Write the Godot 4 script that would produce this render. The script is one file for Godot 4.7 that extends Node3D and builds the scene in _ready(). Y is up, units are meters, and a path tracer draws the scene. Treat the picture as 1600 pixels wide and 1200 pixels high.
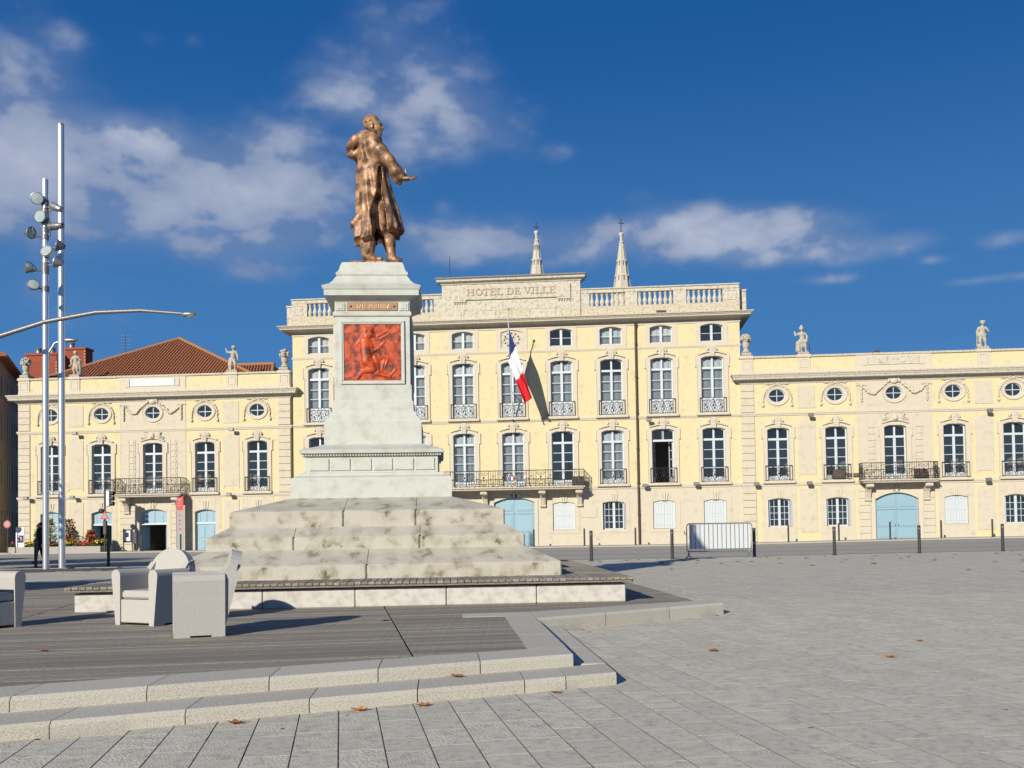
extends Node3D

# ---------------------------------------------------------------- constants
const DECK := 0.375                    # height of the timber platform
const AF := -0.09186                   # turn of the town hall front
const AB := 0.06823                    # turn of the pedestal
const AP := 0.16655                    # turn of the paving
const FACADE := Vector3(0.14, 0.0, -69.0)
const PED := Vector3(-2.51, 0.0, -19.0)

var M := {}                            # materials by name
var taken := {}                        # names in use at top level
var cache := {}                        # meshes shared by alike pieces
var rng := RandomNumberGenerator.new()


# ---------------------------------------------------------------- geometry helper
class Geo:
	var v := PackedVector3Array()
	var n := PackedVector3Array()
	var ix := PackedInt32Array()

	func quad(a: Vector3, b: Vector3, c: Vector3, d: Vector3) -> void:
		var nn := (c - a).cross(d - b).normalized()
		var k := v.size()
		v.append(a); v.append(b); v.append(c); v.append(d)
		n.append(nn); n.append(nn); n.append(nn); n.append(nn)
		ix.append(k); ix.append(k + 2); ix.append(k + 1)
		ix.append(k); ix.append(k + 3); ix.append(k + 2)

	func tri(a: Vector3, b: Vector3, c: Vector3) -> void:
		var nn := (b - a).cross(c - a).normalized()
		var k := v.size()
		v.append(a); v.append(b); v.append(c)
		n.append(nn); n.append(nn); n.append(nn)
		ix.append(k); ix.append(k + 2); ix.append(k + 1)

	# eight corners: four below, four above, both anticlockwise seen from above
	func hexa(p: Array) -> void:
		quad(p[3], p[2], p[1], p[0])
		quad(p[4], p[5], p[6], p[7])
		for e in 4:
			var f := (e + 1) % 4
			quad(p[e], p[f], p[f + 4], p[e + 4])

	func box(lo: Vector3, hi: Vector3) -> void:
		hexa([Vector3(lo.x, lo.y, hi.z), Vector3(hi.x, lo.y, hi.z), Vector3(hi.x, lo.y, lo.z), Vector3(lo.x, lo.y, lo.z),
			Vector3(lo.x, hi.y, hi.z), Vector3(hi.x, hi.y, hi.z), Vector3(hi.x, hi.y, lo.z), Vector3(lo.x, hi.y, lo.z)])

	# box with its edges chamfered by b
	func bevel(lo: Vector3, hi: Vector3, b: float) -> void:
		var c := (lo + hi) / 2.0
		var h := (hi - lo) / 2.0
		var g := func(sx: int, sy: int, sz: int, ax: int) -> Vector3:
			var q := Vector3(sx * (h.x - b), sy * (h.y - b), sz * (h.z - b))
			q[ax] += b * [sx, sy, sz][ax]
			return c + q
		for ax in 3:
			var u := (ax + 1) % 3
			var w := (ax + 2) % 3
			for s in [-1, 1]:
				var pts := []
				for k in [[-1, -1], [1, -1], [1, 1], [-1, 1]]:
					var sg := [0, 0, 0]
					sg[ax] = s; sg[u] = k[0]; sg[w] = k[1]
					pts.append(g.call(sg[0], sg[1], sg[2], ax))
				if s > 0:
					quad(pts[0], pts[1], pts[2], pts[3])
				else:
					quad(pts[3], pts[2], pts[1], pts[0])
			for k in [[-1, -1], [1, -1], [1, 1], [-1, 1]]:       # edges that run along ax
				var e := []
				for s in [-1, 1]:
					var sg := [0, 0, 0]
					sg[ax] = s; sg[u] = k[0]; sg[w] = k[1]
					e.append([g.call(sg[0], sg[1], sg[2], u), g.call(sg[0], sg[1], sg[2], w)])
				if k[0] * k[1] > 0:
					quad(e[0][0], e[0][1], e[1][1], e[1][0])
				else:
					quad(e[1][0], e[1][1], e[0][1], e[0][0])
				var out: Vector3 = e[0][0] - c
				var m := (n[n.size() - 1])
				out[ax] = 0.0
				if m.dot(out) < 0.0:
					flip_last_quad()
		for sx in [-1, 1]:
			for sy in [-1, 1]:
				for sz in [-1, 1]:
					var a: Vector3 = g.call(sx, sy, sz, 0)
					var d: Vector3 = g.call(sx, sy, sz, 1)
					var e2: Vector3 = g.call(sx, sy, sz, 2)
					if sx * sy * sz > 0:
						tri(a, d, e2)
					else:
						tri(a, e2, d)

	func flip_last_quad() -> void:
		var k := v.size() - 4
		var t := v[k + 1]
		v[k + 1] = v[k + 3]; v[k + 3] = t
		for j in 4:
			n[k + j] = -n[k + j]

	# anticlockwise outline in x, y drawn out from z0 to z1
	func prism(poly: PackedVector2Array, z0: float, z1: float) -> void:
		var t := Geometry2D.triangulate_polygon(poly)
		for k in range(0, t.size(), 3):
			var a := poly[t[k]]
			var b := poly[t[k + 1]]
			var c := poly[t[k + 2]]
			if (b - a).cross(c - a) < 0.0:
				var w := b
				b = c; c = w
			tri(Vector3(a.x, a.y, z1), Vector3(b.x, b.y, z1), Vector3(c.x, c.y, z1))
			tri(Vector3(a.x, a.y, z0), Vector3(c.x, c.y, z0), Vector3(b.x, b.y, z0))
		for k in poly.size():
			var a := poly[k]
			var b := poly[(k + 1) % poly.size()]
			quad(Vector3(a.x, a.y, z0), Vector3(b.x, b.y, z0), Vector3(b.x, b.y, z1), Vector3(a.x, a.y, z1))

	# a moulding along a plan path (x, z); profile is (out, y) from below upwards
	func mould(path: PackedVector2Array, profile: Array, closed := false) -> void:
		var c := path.size()
		var miter := []
		for k in c:
			var d0 := Vector2.ZERO
			var d1 := Vector2.ZERO
			if closed or k > 0:
				d0 = (path[k] - path[(k - 1 + c) % c]).normalized()
			if closed or k < c - 1:
				d1 = (path[(k + 1) % c] - path[k]).normalized()
			if d0 == Vector2.ZERO:
				d0 = d1
			if d1 == Vector2.ZERO:
				d1 = d0
			var n0 := Vector2(-d0.y, d0.x)
			var n1 := Vector2(-d1.y, d1.x)
			miter.append((n0 + n1) / (1.0 + n0.dot(n1)))
		for k in (c if closed else c - 1):
			var l := (k + 1) % c
			for j in profile.size() - 1:
				var pa: Vector2 = profile[j]
				var pb: Vector2 = profile[j + 1]
				var a: Vector2 = path[k] + miter[k] * pa.x
				var b: Vector2 = path[l] + miter[l] * pa.x
				var d: Vector2 = path[l] + miter[l] * pb.x
				var e: Vector2 = path[k] + miter[k] * pb.x
				quad(Vector3(a.x, pa.y, a.y), Vector3(b.x, pa.y, b.y), Vector3(d.x, pb.y, d.y), Vector3(e.x, pb.y, e.y))

	# square sections: profile is (half width, y); closed on top
	func stack(profile: Array) -> void:
		var p := []
		for q in profile:
			p.append(Vector2(q.x - 1.0, q.y))
		mould(PackedVector2Array([Vector2(-1, 1), Vector2(1, 1), Vector2(1, -1), Vector2(-1, -1)]), p, true)
		var h: float = profile[-1].x
		var y: float = profile[-1].y
		quad(Vector3(-h, y, h), Vector3(h, y, h), Vector3(h, y, -h), Vector3(-h, y, -h))
		h = profile[0].x
		y = profile[0].y
		quad(Vector3(-h, y, -h), Vector3(h, y, -h), Vector3(h, y, h), Vector3(-h, y, h))

	# turned shape round the y axis through at; profile is (radius, y)
	func lathe(profile: Array, segs := 16, at := Vector3.ZERO, turn := Basis.IDENTITY, squash := 1.0) -> void:
		var base := v.size()
		var c := profile.size()
		for j in c:
			var p: Vector2 = profile[j]
			var q0: Vector2 = profile[maxi(j - 1, 0)]
			var q1: Vector2 = profile[mini(j + 1, c - 1)]
			var t := (q1 - q0).normalized()
			for k in segs:
				var a := TAU * k / segs
				v.append(at + turn * Vector3(cos(a) * p.x, p.y, sin(a) * p.x * squash))
				n.append((turn * Vector3(cos(a) * t.y, -t.x, sin(a) * t.y)).normalized())
		for j in c - 1:
			for k in segs:
				var l := (k + 1) % segs
				var a := base + j * segs + k
				var b := base + j * segs + l
				var d := base + (j + 1) * segs + k
				var e := base + (j + 1) * segs + l
				ix.append(a); ix.append(b); ix.append(e)
				ix.append(a); ix.append(e); ix.append(d)

	# round bar through points; radius may be a number or one number for each point
	func tube(pts: Array, radius, segs := 6, caps := true) -> void:
		var base := v.size()
		var c := pts.size()
		var side := Vector3.ZERO
		for j in c:
			var t: Vector3 = (pts[mini(j + 1, c - 1)] - pts[maxi(j - 1, 0)])
			t = t.normalized()
			if side == Vector3.ZERO:
				side = t.cross(Vector3.UP if absf(t.y) < 0.9 else Vector3.RIGHT).normalized()
			else:
				side = (side - t * side.dot(t)).normalized()
			var up := side.cross(t)
			var r: float = radius if radius is float else radius[j]
			for k in segs:
				var a := TAU * k / segs
				var o := side * cos(a) + up * sin(a)
				v.append(pts[j] + o * r)
				n.append(o)
		for j in c - 1:
			for k in segs:
				var l := (k + 1) % segs
				var a := base + j * segs + k
				var b := base + j * segs + l
				var d := base + (j + 1) * segs + k
				var e := base + (j + 1) * segs + l
				ix.append(a); ix.append(b); ix.append(e)
				ix.append(a); ix.append(e); ix.append(d)
		if caps:
			for en in [0, c - 1]:
				var k0 := v.size()
				var nn: Vector3 = (pts[0] - pts[1]).normalized() if en == 0 else (pts[c - 1] - pts[c - 2]).normalized()
				for k in segs:
					v.append(v[base + en * segs + k])
					n.append(nn)
				for k in range(1, segs - 1):
					if en == 0:
						ix.append(k0); ix.append(k0 + k + 1); ix.append(k0 + k)
					else:
						ix.append(k0); ix.append(k0 + k); ix.append(k0 + k + 1)

	func ball(at: Vector3, r: Vector3, segs := 10) -> void:
		var base := v.size()
		var rows := maxi(4, segs / 2)
		for j in rows + 1:
			var e := PI * j / rows - PI / 2.0
			for k in segs:
				var a := TAU * k / segs
				var d := Vector3(cos(e) * cos(a), sin(e), cos(e) * sin(a))
				v.append(at + d * r)
				n.append((d / r).normalized())
		for j in rows:
			for k in segs:
				var l := (k + 1) % segs
				var a := base + j * segs + k
				var b := base + j * segs + l
				var d := base + (j + 1) * segs + k
				var e := base + (j + 1) * segs + l
				ix.append(a); ix.append(b); ix.append(e)
				ix.append(a); ix.append(e); ix.append(d)

	# band between two curves y(t), t from 0 to 1 across x0..x1, thick from z0 to z1
	func band(x0: float, x1: float, lower: Callable, upper: Callable, z0: float, z1: float, segs := 8) -> void:
		for k in segs:
			var t0 := float(k) / segs
			var t1 := float(k + 1) / segs
			var xa := lerpf(x0, x1, t0)
			var xb := lerpf(x0, x1, t1)
			var la: float = lower.call(t0)
			var lb: float = lower.call(t1)
			var ua: float = upper.call(t0)
			var ub: float = upper.call(t1)
			quad(Vector3(xa, la, z1), Vector3(xb, lb, z1), Vector3(xb, ub, z1), Vector3(xa, ua, z1))
			quad(Vector3(xa, ua, z1), Vector3(xb, ub, z1), Vector3(xb, ub, z0), Vector3(xa, ua, z0))
			quad(Vector3(xa, la, z0), Vector3(xb, lb, z0), Vector3(xb, lb, z1), Vector3(xa, la, z1))
			if k == 0:
				quad(Vector3(xa, la, z0), Vector3(xa, la, z1), Vector3(xa, ua, z1), Vector3(xa, ua, z0))
			if k == segs - 1:
				quad(Vector3(xb, lb, z1), Vector3(xb, lb, z0), Vector3(xb, ub, z0), Vector3(xb, ub, z1))

	func add(o: Geo, t: Transform3D) -> void:
		var k := v.size()
		for p in o.v:
			v.append(t * p)
		for p in o.n:
			n.append((t.basis * p).normalized())
		for q in o.ix:
			ix.append(q + k)

	func mesh() -> ArrayMesh:
		var a := []
		a.resize(Mesh.ARRAY_MAX)
		a[Mesh.ARRAY_VERTEX] = v
		a[Mesh.ARRAY_NORMAL] = n
		a[Mesh.ARRAY_INDEX] = ix
		var m := ArrayMesh.new()
		m.add_surface_from_arrays(Mesh.PRIMITIVE_TRIANGLES, a)
		return m


# ---------------------------------------------------------------- blended solid (tapered capsules joined smoothly), meshed as surface nets
class Blend:
	var cap := PackedFloat32Array()     # ax ay az bx by bz ra rb, eight numbers each
	var k := 0.05
	var extra = null             # further distance function joined in with k

	func add(a: Vector3, b: Vector3, ra: float, rb: float) -> void:
		cap.append_array([a.x, a.y, a.z, b.x, b.y, b.z, ra, rb])

	func chain(pts: Array, rad: Array) -> void:
		for j in pts.size() - 1:
			add(pts[j], pts[j + 1], rad[j], rad[j + 1])

	func dist(p: Vector3) -> float:
		var d := 9.0
		var c := cap.size()
		var j := 0
		while j < c:
			var ax := cap[j]
			var ay := cap[j + 1]
			var az := cap[j + 2]
			var bx := cap[j + 3] - ax
			var by := cap[j + 4] - ay
			var bz := cap[j + 5] - az
			var px := p.x - ax
			var py := p.y - ay
			var pz := p.z - az
			var t := clampf((px * bx + py * by + pz * bz) / (bx * bx + by * by + bz * bz + 1e-9), 0.0, 1.0)
			px -= bx * t
			py -= by * t
			pz -= bz * t
			var e := sqrt(px * px + py * py + pz * pz) - lerpf(cap[j + 6], cap[j + 7], t)
			var h := k - absf(d - e)
			d = minf(d, e)
			if h > 0.0:
				d -= h * h / (4.0 * k)
			j += 8
		if extra != null:
			var e2: float = extra.call(p)
			var h2 := k - absf(d - e2)
			d = minf(d, e2)
			if h2 > 0.0:
				d -= h2 * h2 / (4.0 * k)
		return d

	func into(geo: Geo, lo: Vector3, hi: Vector3, cell: float) -> void:
		var nb := Vector3i(((hi - lo) / (cell * 4.0)).ceil())
		var nx := nb.x * 4 + 1
		var ny := nb.y * 4 + 1
		var nz := nb.z * 4 + 1
		var val := PackedFloat32Array()
		val.resize(nx * ny * nz)
		val.fill(1.0)
		var reach := cell * 4.0 * 0.87 * 1.7 + cell
		for bz in nb.z:
			for by in nb.y:
				for bx in nb.x:
					var d := dist(lo + Vector3(bx * 4 + 2, by * 4 + 2, bz * 4 + 2) * cell)
					var near := absf(d) < reach
					for z in range(bz * 4, bz * 4 + (5 if bz == nb.z - 1 else 4)):
						for y in range(by * 4, by * 4 + (5 if by == nb.y - 1 else 4)):
							var o := (z * ny + y) * nx
							for x in range(bx * 4, bx * 4 + (5 if bx == nb.x - 1 else 4)):
								val[o + x] = dist(lo + Vector3(x, y, z) * cell) if near else signf(d)
		var at := PackedInt32Array()
		at.resize(nx * ny * nz)
		at.fill(-1)
		var base := geo.v.size()
		var off := [0, 1, nx, nx + 1, nx * ny, nx * ny + 1, nx * ny + nx, nx * ny + nx + 1]
		var corner := [Vector3(0, 0, 0), Vector3(1, 0, 0), Vector3(0, 1, 0), Vector3(1, 1, 0), Vector3(0, 0, 1), Vector3(1, 0, 1), Vector3(0, 1, 1), Vector3(1, 1, 1)]
		var edges := [[0, 1], [2, 3], [4, 5], [6, 7], [0, 2], [1, 3], [4, 6], [5, 7], [0, 4], [1, 5], [2, 6], [3, 7]]
		for z in nz - 1:
			for y in ny - 1:
				for x in nx - 1:
					var o := (z * ny + y) * nx + x
					var inside := 0
					for q in 8:
						if val[o + off[q]] < 0.0:
							inside += 1
					if inside == 0 or inside == 8:
						continue
					var sum := Vector3.ZERO
					var cnt := 0
					for e in edges:
						var v0 := val[o + off[e[0]]]
						var v1 := val[o + off[e[1]]]
						if (v0 < 0.0) != (v1 < 0.0):
							sum += (corner[e[0]] as Vector3).lerp(corner[e[1]], v0 / (v0 - v1))
							cnt += 1
					at[o] = geo.v.size()
					geo.v.append(lo + (Vector3(x, y, z) + sum / cnt) * cell)
					geo.n.append(Vector3.ZERO)
		var step := [1, nx, nx * ny]
		for z in range(1, nz - 1):
			for y in range(1, ny - 1):
				for x in range(1, nx - 1):
					var o := (z * ny + y) * nx + x
					for ax in 3:
						var v0 := val[o]
						var v1 := val[o + step[ax]]
						if (v0 < 0.0) == (v1 < 0.0):
							continue
						var u: int = step[(ax + 1) % 3]
						var w: int = step[(ax + 2) % 3]
						var a := at[o - u - w]
						var b := at[o - w]
						var c := at[o]
						var d := at[o - u]
						if a < 0 or b < 0 or c < 0 or d < 0:
							continue
						if v0 > 0.0:
							var s := b
							b = d
							d = s
						var nn := (geo.v[c] - geo.v[a]).cross(geo.v[d] - geo.v[b])
						for q in [a, b, c, d]:
							geo.n[q] += nn
						geo.ix.append_array([a, c, b, a, d, c])
		for q in range(base, geo.v.size()):
			geo.n[q] = geo.n[q].normalized()


# ---------------------------------------------------------------- nodes
func numbered(called: String) -> String:
	var c: int = taken.get(called, 0)
	taken[called] = c + 1
	return called if c == 0 else "%s_%03d" % [called, c]


func tag(o: Node, label := "", category := "", group := "", kind := "") -> Node:
	if label:
		o.set_meta("label", label)
	if category:
		o.set_meta("category", category)
	if group:
		o.set_meta("group", group)
	if kind:
		o.set_meta("kind", kind)
	return o


func thing(called: String, label: String, category: String, at := Vector3.ZERO, turn := 0.0, group := "") -> Node3D:
	var o := Node3D.new()
	o.name = numbered(called)
	add_child(o)
	o.position = at
	o.rotation.y = turn
	tag(o, label, category, group)
	return o


func part(called: String, shape, mat: Material, parent: Node, at := Vector3.ZERO) -> MeshInstance3D:
	var o := MeshInstance3D.new()
	o.name = called
	o.mesh = shape.mesh() if shape is Geo else shape
	o.material_override = mat
	parent.add_child(o, true)
	o.position = at
	return o


func solid(called: String, shape, mat: Material, label: String, category: String, at := Vector3.ZERO, turn := 0.0, group := "") -> MeshInstance3D:
	var o := part(numbered(called), shape, mat, self, at)
	o.rotation.y = turn
	tag(o, label, category, group)
	return o


func setting(called: String, shape, mat: Material) -> MeshInstance3D:
	var o := part(numbered(called), shape, mat, self)
	tag(o, "", "", "", "structure")
	return o


func copy_of(o: Node3D, label: String, at: Vector3, turn := 0.0) -> Node3D:
	var c: Node3D = o.duplicate()
	c.name = numbered(String(o.name).get_slice("_0", 0))
	add_child(c)
	c.position = at
	c.rotation.y = turn
	c.set_meta("label", label)
	return c


# ---------------------------------------------------------------- lie of the land
func ground(_x: float, d: float) -> float:
	return 0.172 + 0.045 * smoothstep(11.0, 15.0, d) + 0.118 * smoothstep(15.0, 34.0, d)


func footway(fx: float) -> float:       # pavement along the town hall, fx measured along its front
	return 0.25 + 0.2 * smoothstep(10.0, 33.0, fx) + 0.06 * smoothstep(-10.0, -26.0, fx)


func facade(x: float, y: float, z: float) -> Vector3:
	return FACADE + Vector3(x, y, z).rotated(Vector3.UP, AF)


func pave(x: float, y: float, z: float) -> Vector3:
	return Vector3(x, y, z).rotated(Vector3.UP, AP)


func lin(r: float, g: float, b: float) -> Color:
	return Color(r, g, b).linear_to_srgb()


# ---------------------------------------------------------------- materials
func noise(sd: int, freq: float, octaves: int, kind := FastNoiseLite.TYPE_SIMPLEX_SMOOTH) -> FastNoiseLite:
	var f := FastNoiseLite.new()
	f.seed = sd
	f.noise_type = kind
	f.frequency = freq
	f.fractal_type = FastNoiseLite.FRACTAL_FBM
	f.fractal_octaves = octaves
	f.fractal_gain = 0.55
	return f


func cloth(sd: int, freq: float, octaves: int, stops: Array, size := 512) -> NoiseTexture2D:
	var t := NoiseTexture2D.new()
	t.width = size
	t.height = size
	t.seamless = true
	t.noise = noise(sd, freq, octaves)
	if size > 600:                       # weather stains: torn edges
		t.noise.domain_warp_enabled = true
		t.noise.domain_warp_amplitude = 60.0
		t.noise.domain_warp_frequency = 0.012
	var g := Gradient.new()
	var off := PackedFloat32Array()
	var col := PackedColorArray()
	for s in stops:
		off.append(s[0])
		col.append(s[1] if s[1] is Color else Color(s[1], s[1], s[1]))
	g.offsets = off
	g.colors = col
	t.color_ramp = g
	return t


func bumps(sd: int, freq: float, octaves: int, strength: float) -> NoiseTexture2D:
	var t := NoiseTexture2D.new()
	t.width = 512
	t.height = 512
	t.seamless = true
	t.as_normal_map = true
	t.bump_strength = strength
	t.noise = noise(sd, freq, octaves)
	return t


func mat(called: String, color: Color, rough: float, tex: Texture2D = null, scale := 1.0, relief: Texture2D = null, amount := 0.5, metal := 0.0, world := true) -> StandardMaterial3D:
	var m := StandardMaterial3D.new()
	m.resource_name = called
	m.albedo_color = color
	m.roughness = rough
	m.metallic = metal
	if tex or relief:
		m.uv1_triplanar = true
		m.uv1_world_triplanar = world
		m.uv1_scale = Vector3.ONE / scale
	if tex:
		m.albedo_texture = tex
	if relief:
		m.normal_enabled = true
		m.normal_texture = relief
		m.normal_scale = amount
	M[called] = m
	return m


func make_materials() -> void:
	var grain := cloth(1, 0.05, 5, [[0.0, 0.5], [0.35, 0.8], [0.6, 0.95], [1.0, 1.0]])
	var mottle := cloth(2, 0.012, 6, [[0.0, 0.86], [0.4, 0.955], [0.6, 1.0], [1.0, Color(1.0, 0.985, 0.96)]])
	var paint := cloth(14, 0.02, 6, [[0.0, 0.9], [0.35, 0.975], [0.6, 1.0], [1.0, 1.0]])
	var render := cloth(3, 0.016, 7, [[0.0, Color(0.91, 0.9, 0.88)], [0.25, Color(0.97, 0.968, 0.96)], [0.5, 1.0], [0.75, Color(0.99, 0.988, 0.98)], [1.0, Color(0.965, 0.96, 0.95)]])
	var granite := cloth(4, 0.16, 4, [[0.0, 0.5], [0.28, 0.79], [0.46, 0.94], [0.6, 1.0], [1.0, 1.0]])
	var slab := cloth(5, 0.03, 7, [[0.0, 0.78], [0.3, 0.92], [0.6, 0.98], [1.0, 1.0]])
	var weather := cloth(6, 0.009, 8, [[0.0, Color(0.42, 0.41, 0.37)], [0.16, Color(0.6, 0.585, 0.54)], [0.27, Color(0.82, 0.805, 0.76)], [0.4, Color(0.93, 0.92, 0.89)], [0.6, Color(0.98, 0.975, 0.96)], [1.0, 1.0]], 1024)
	var stained := cloth(16, 0.02, 7, [[0.0, Color(0.74, 0.72, 0.68)], [0.25, Color(0.88, 0.87, 0.85)], [0.42, Color(0.965, 0.96, 0.95)], [0.6, 1.0], [1.0, 1.0]])
	var marble := cloth(7, 0.013, 7, [[0.0, Color(0.89, 0.87, 0.83)], [0.28, Color(0.955, 0.955, 0.94)], [0.55, 1.0], [1.0, Color(0.965, 0.99, 0.97)]])
	var bronze := cloth(8, 0.012, 6, [[0.0, Color(0.14, 0.12, 0.11)], [0.3, Color(0.3, 0.23, 0.18)], [0.48, Color(0.52, 0.39, 0.29)], [0.68, Color(0.71, 0.56, 0.43)], [1.0, Color(0.7, 0.64, 0.53)]])
	var copper := cloth(9, 0.006, 5, [[0.0, Color(0.27, 0.115, 0.04)], [0.3, Color(0.42, 0.145, 0.03)], [0.5, Color(0.66, 0.235, 0.03)], [1.0, Color(0.76, 0.32, 0.05)]])
	var asphalt := cloth(10, 0.2, 5, [[0.0, 0.6], [0.5, 0.88], [1.0, 1.0]])
	var brick := cloth(12, 0.06, 4, [[0.0, Color(0.6, 0.55, 0.5)], [0.5, Color(0.9, 0.85, 0.8)], [1.0, 1.0]])
	var fine := bumps(21, 0.2, 4, 5.0)
	var coarse := bumps(22, 0.05, 5, 8.0)
	var folds := bumps(23, 0.03, 4, 10.0)

	mat("yellow_render", lin(0.585, 0.52, 0.325), 0.92, render, 6.0, fine, 0.2)
	mat("beige_render", lin(0.52, 0.475, 0.385), 0.92, render, 6.0, fine, 0.2)
	mat("trim_stone", lin(0.535, 0.49, 0.405), 0.88, render, 2.3, fine, 0.3)
	mat("pale_stone", lin(0.51, 0.485, 0.41), 0.9, stained, 3.1, fine, 0.3)
	mat("ochre_stone", lin(0.5, 0.46, 0.36), 0.9, stained, 2.4, fine, 0.3)
	mat("cornice_stone", lin(0.49, 0.455, 0.385), 0.9, stained, 1.9, fine, 0.3)
	mat("lead", lin(0.17, 0.17, 0.175), 0.6, mottle, 2.0)
	mat("statue_stone", lin(0.46, 0.44, 0.38), 0.95, weather, 1.2, fine, 0.4, 0.0, false)
	mat("white_paint", lin(0.5, 0.55, 0.6), 0.45, paint, 1.5)
	mat("shutter_paint", lin(0.49, 0.54, 0.57), 0.55, paint, 1.2)
	mat("blue_paint", lin(0.235, 0.38, 0.47), 0.5, paint, 1.6)
	mat("iron", lin(0.022, 0.022, 0.024), 0.55)
	mat("dark_metal", lin(0.035, 0.036, 0.04), 0.5, mottle, 0.6)
	mat("galvanised", lin(0.42, 0.43, 0.44), 0.42, mottle, 0.9, null, 0.5, 0.75)
	mat("pole_metal", lin(0.66, 0.67, 0.68), 0.32, null, 1.0, null, 0.5, 0.7)
	mat("lamp_grey", lin(0.2, 0.21, 0.22), 0.45, mottle, 0.7, null, 0.5, 0.4)
	mat("pipe_brown", lin(0.06, 0.035, 0.025), 0.6, mottle, 0.8)
	mat("interior", lin(0.3, 0.28, 0.25), 0.95, mottle, 3.0)
	mat("curtain", lin(0.62, 0.7, 0.74), 0.95, paint, 1.1)
	mat("blind", lin(0.72, 0.78, 0.78), 0.95, paint, 1.1)
	var gl := mat("glass", lin(0.05, 0.07, 0.08), 0.03)
	gl.transparency = BaseMaterial3D.TRANSPARENCY_ALPHA
	gl.albedo_color.a = 0.3
	gl.metallic_specular = 0.9
	var lens := mat("lens", lin(0.35, 0.45, 0.45), 0.08)
	lens.metallic_specular = 0.8

	mat("marble", lin(0.475, 0.495, 0.46), 0.75, marble, 2.6, fine, 0.25, 0.0, false)
	mat("step_stone", lin(0.44, 0.43, 0.385), 0.92, weather, 4.2, fine, 0.12, 0.0, false)
	mat("bronze", lin(1.0, 0.95, 0.9), 0.5, bronze, 1.6, folds, 0.25, 0.15, false)
	mat("copper", lin(1.0, 0.95, 0.9), 0.48, copper, 0.8, null, 0.2, 0.0, false)
	mat("plate", lin(0.3, 0.185, 0.115), 0.5, mottle, 0.8, null, 0.5, 0.3)
	mat("gilt", lin(0.75, 0.55, 0.28), 0.35, mottle, 0.5, null, 0.5, 0.6)
	mat("bench_stone", lin(0.52, 0.51, 0.475), 0.85, mottle, 1.1, fine, 0.3)
	for k in 4:
		var tone: float = [1.0, 0.97, 0.94, 1.03][k]
		mat("slab_%d" % k, lin(0.55 * tone, 0.528 * tone, 0.44 * tone), 0.88, slab, [1.7, 2.3, 1.3, 2.9][k], fine, 0.22)
		mat("plank_%d" % k, lin([0.31, 0.275, 0.345, 0.25][k], [0.283, 0.25, 0.316, 0.226][k], [0.235, 0.207, 0.268, 0.186][k]), 0.85, grain, 1.0, null).uv1_scale = Vector3(0.55, 3.0, 5.0 + k)
	for k in 2:
		mat("kerb_%d" % k, lin(0.52 - 0.03 * k, 0.5 - 0.03 * k, 0.43 - 0.03 * k), 0.85, granite, 1.05 + 0.17 * k, coarse, 0.12)
	mat("chair_stone", lin(0.45, 0.445, 0.42), 0.82, granite, 0.9, coarse, 0.1, 0.0, false)
	mat("carved", lin(0.4, 0.32, 0.24), 0.9, mottle, 1.0)
	mat("bed", lin(0.12, 0.115, 0.1), 0.95, asphalt, 0.8)
	mat("asphalt", lin(0.44, 0.43, 0.39), 0.93, asphalt, 1.1, fine, 0.5)
	mat("asphalt_worn", lin(0.5, 0.485, 0.44), 0.93, asphalt, 0.9, fine, 0.5)
	mat("footway", lin(0.47, 0.45, 0.41), 0.93, asphalt, 0.8, fine, 0.5)
	mat("kerbstone", lin(0.4, 0.385, 0.355), 0.9, granite, 0.6, fine, 0.4)
	mat("earth", lin(0.2, 0.17, 0.13), 0.95, asphalt, 3.0)
	mat("roof_tile", lin(0.36, 0.155, 0.08), 0.88, brick, 0.9, fine, 0.5)
	mat("ridge_tile", lin(0.42, 0.24, 0.12), 0.88, brick, 0.7, fine, 0.5)
	mat("brick", lin(0.36, 0.1, 0.06), 0.9, brick, 0.7, fine, 0.4)
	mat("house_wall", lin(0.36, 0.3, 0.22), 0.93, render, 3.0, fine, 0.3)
	mat("house_shutter", lin(0.34, 0.35, 0.34), 0.7, mottle, 1.0)
	mat("spire_stone", lin(0.52, 0.49, 0.41), 0.92, mottle, 2.0, fine, 0.3)
	mat("flag_blue", lin(0.012, 0.03, 0.17), 0.75)
	mat("flag_white", lin(0.78, 0.79, 0.82), 0.75)
	mat("flag_red", lin(0.62, 0.018, 0.03), 0.75)
	for c in ["flag_blue", "flag_white", "flag_red"]:
		M[c].backlight = Color(0.25, 0.25, 0.25)
	mat("panel_white", lin(0.56, 0.6, 0.63), 0.5)
	mat("sign_red", lin(0.5, 0.03, 0.03), 0.5)
	mat("banner_grey", lin(0.3, 0.3, 0.31), 0.7)
	mat("paper", lin(0.78, 0.78, 0.78), 0.7)
	mat("ink", lin(0.02, 0.02, 0.05), 0.7)
	mat("pink", lin(0.7, 0.25, 0.3), 0.7)
	mat("sign_blue", lin(0.03, 0.06, 0.3), 0.5)
	mat("coat", lin(0.012, 0.012, 0.016), 0.85)
	mat("shirt", lin(0.1, 0.11, 0.13), 0.85)
	mat("skin", lin(0.45, 0.24, 0.17), 0.6)
	mat("hair", lin(0.03, 0.02, 0.015), 0.7)
	mat("bark", lin(0.2, 0.17, 0.13), 0.95, mottle, 0.8)
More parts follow.
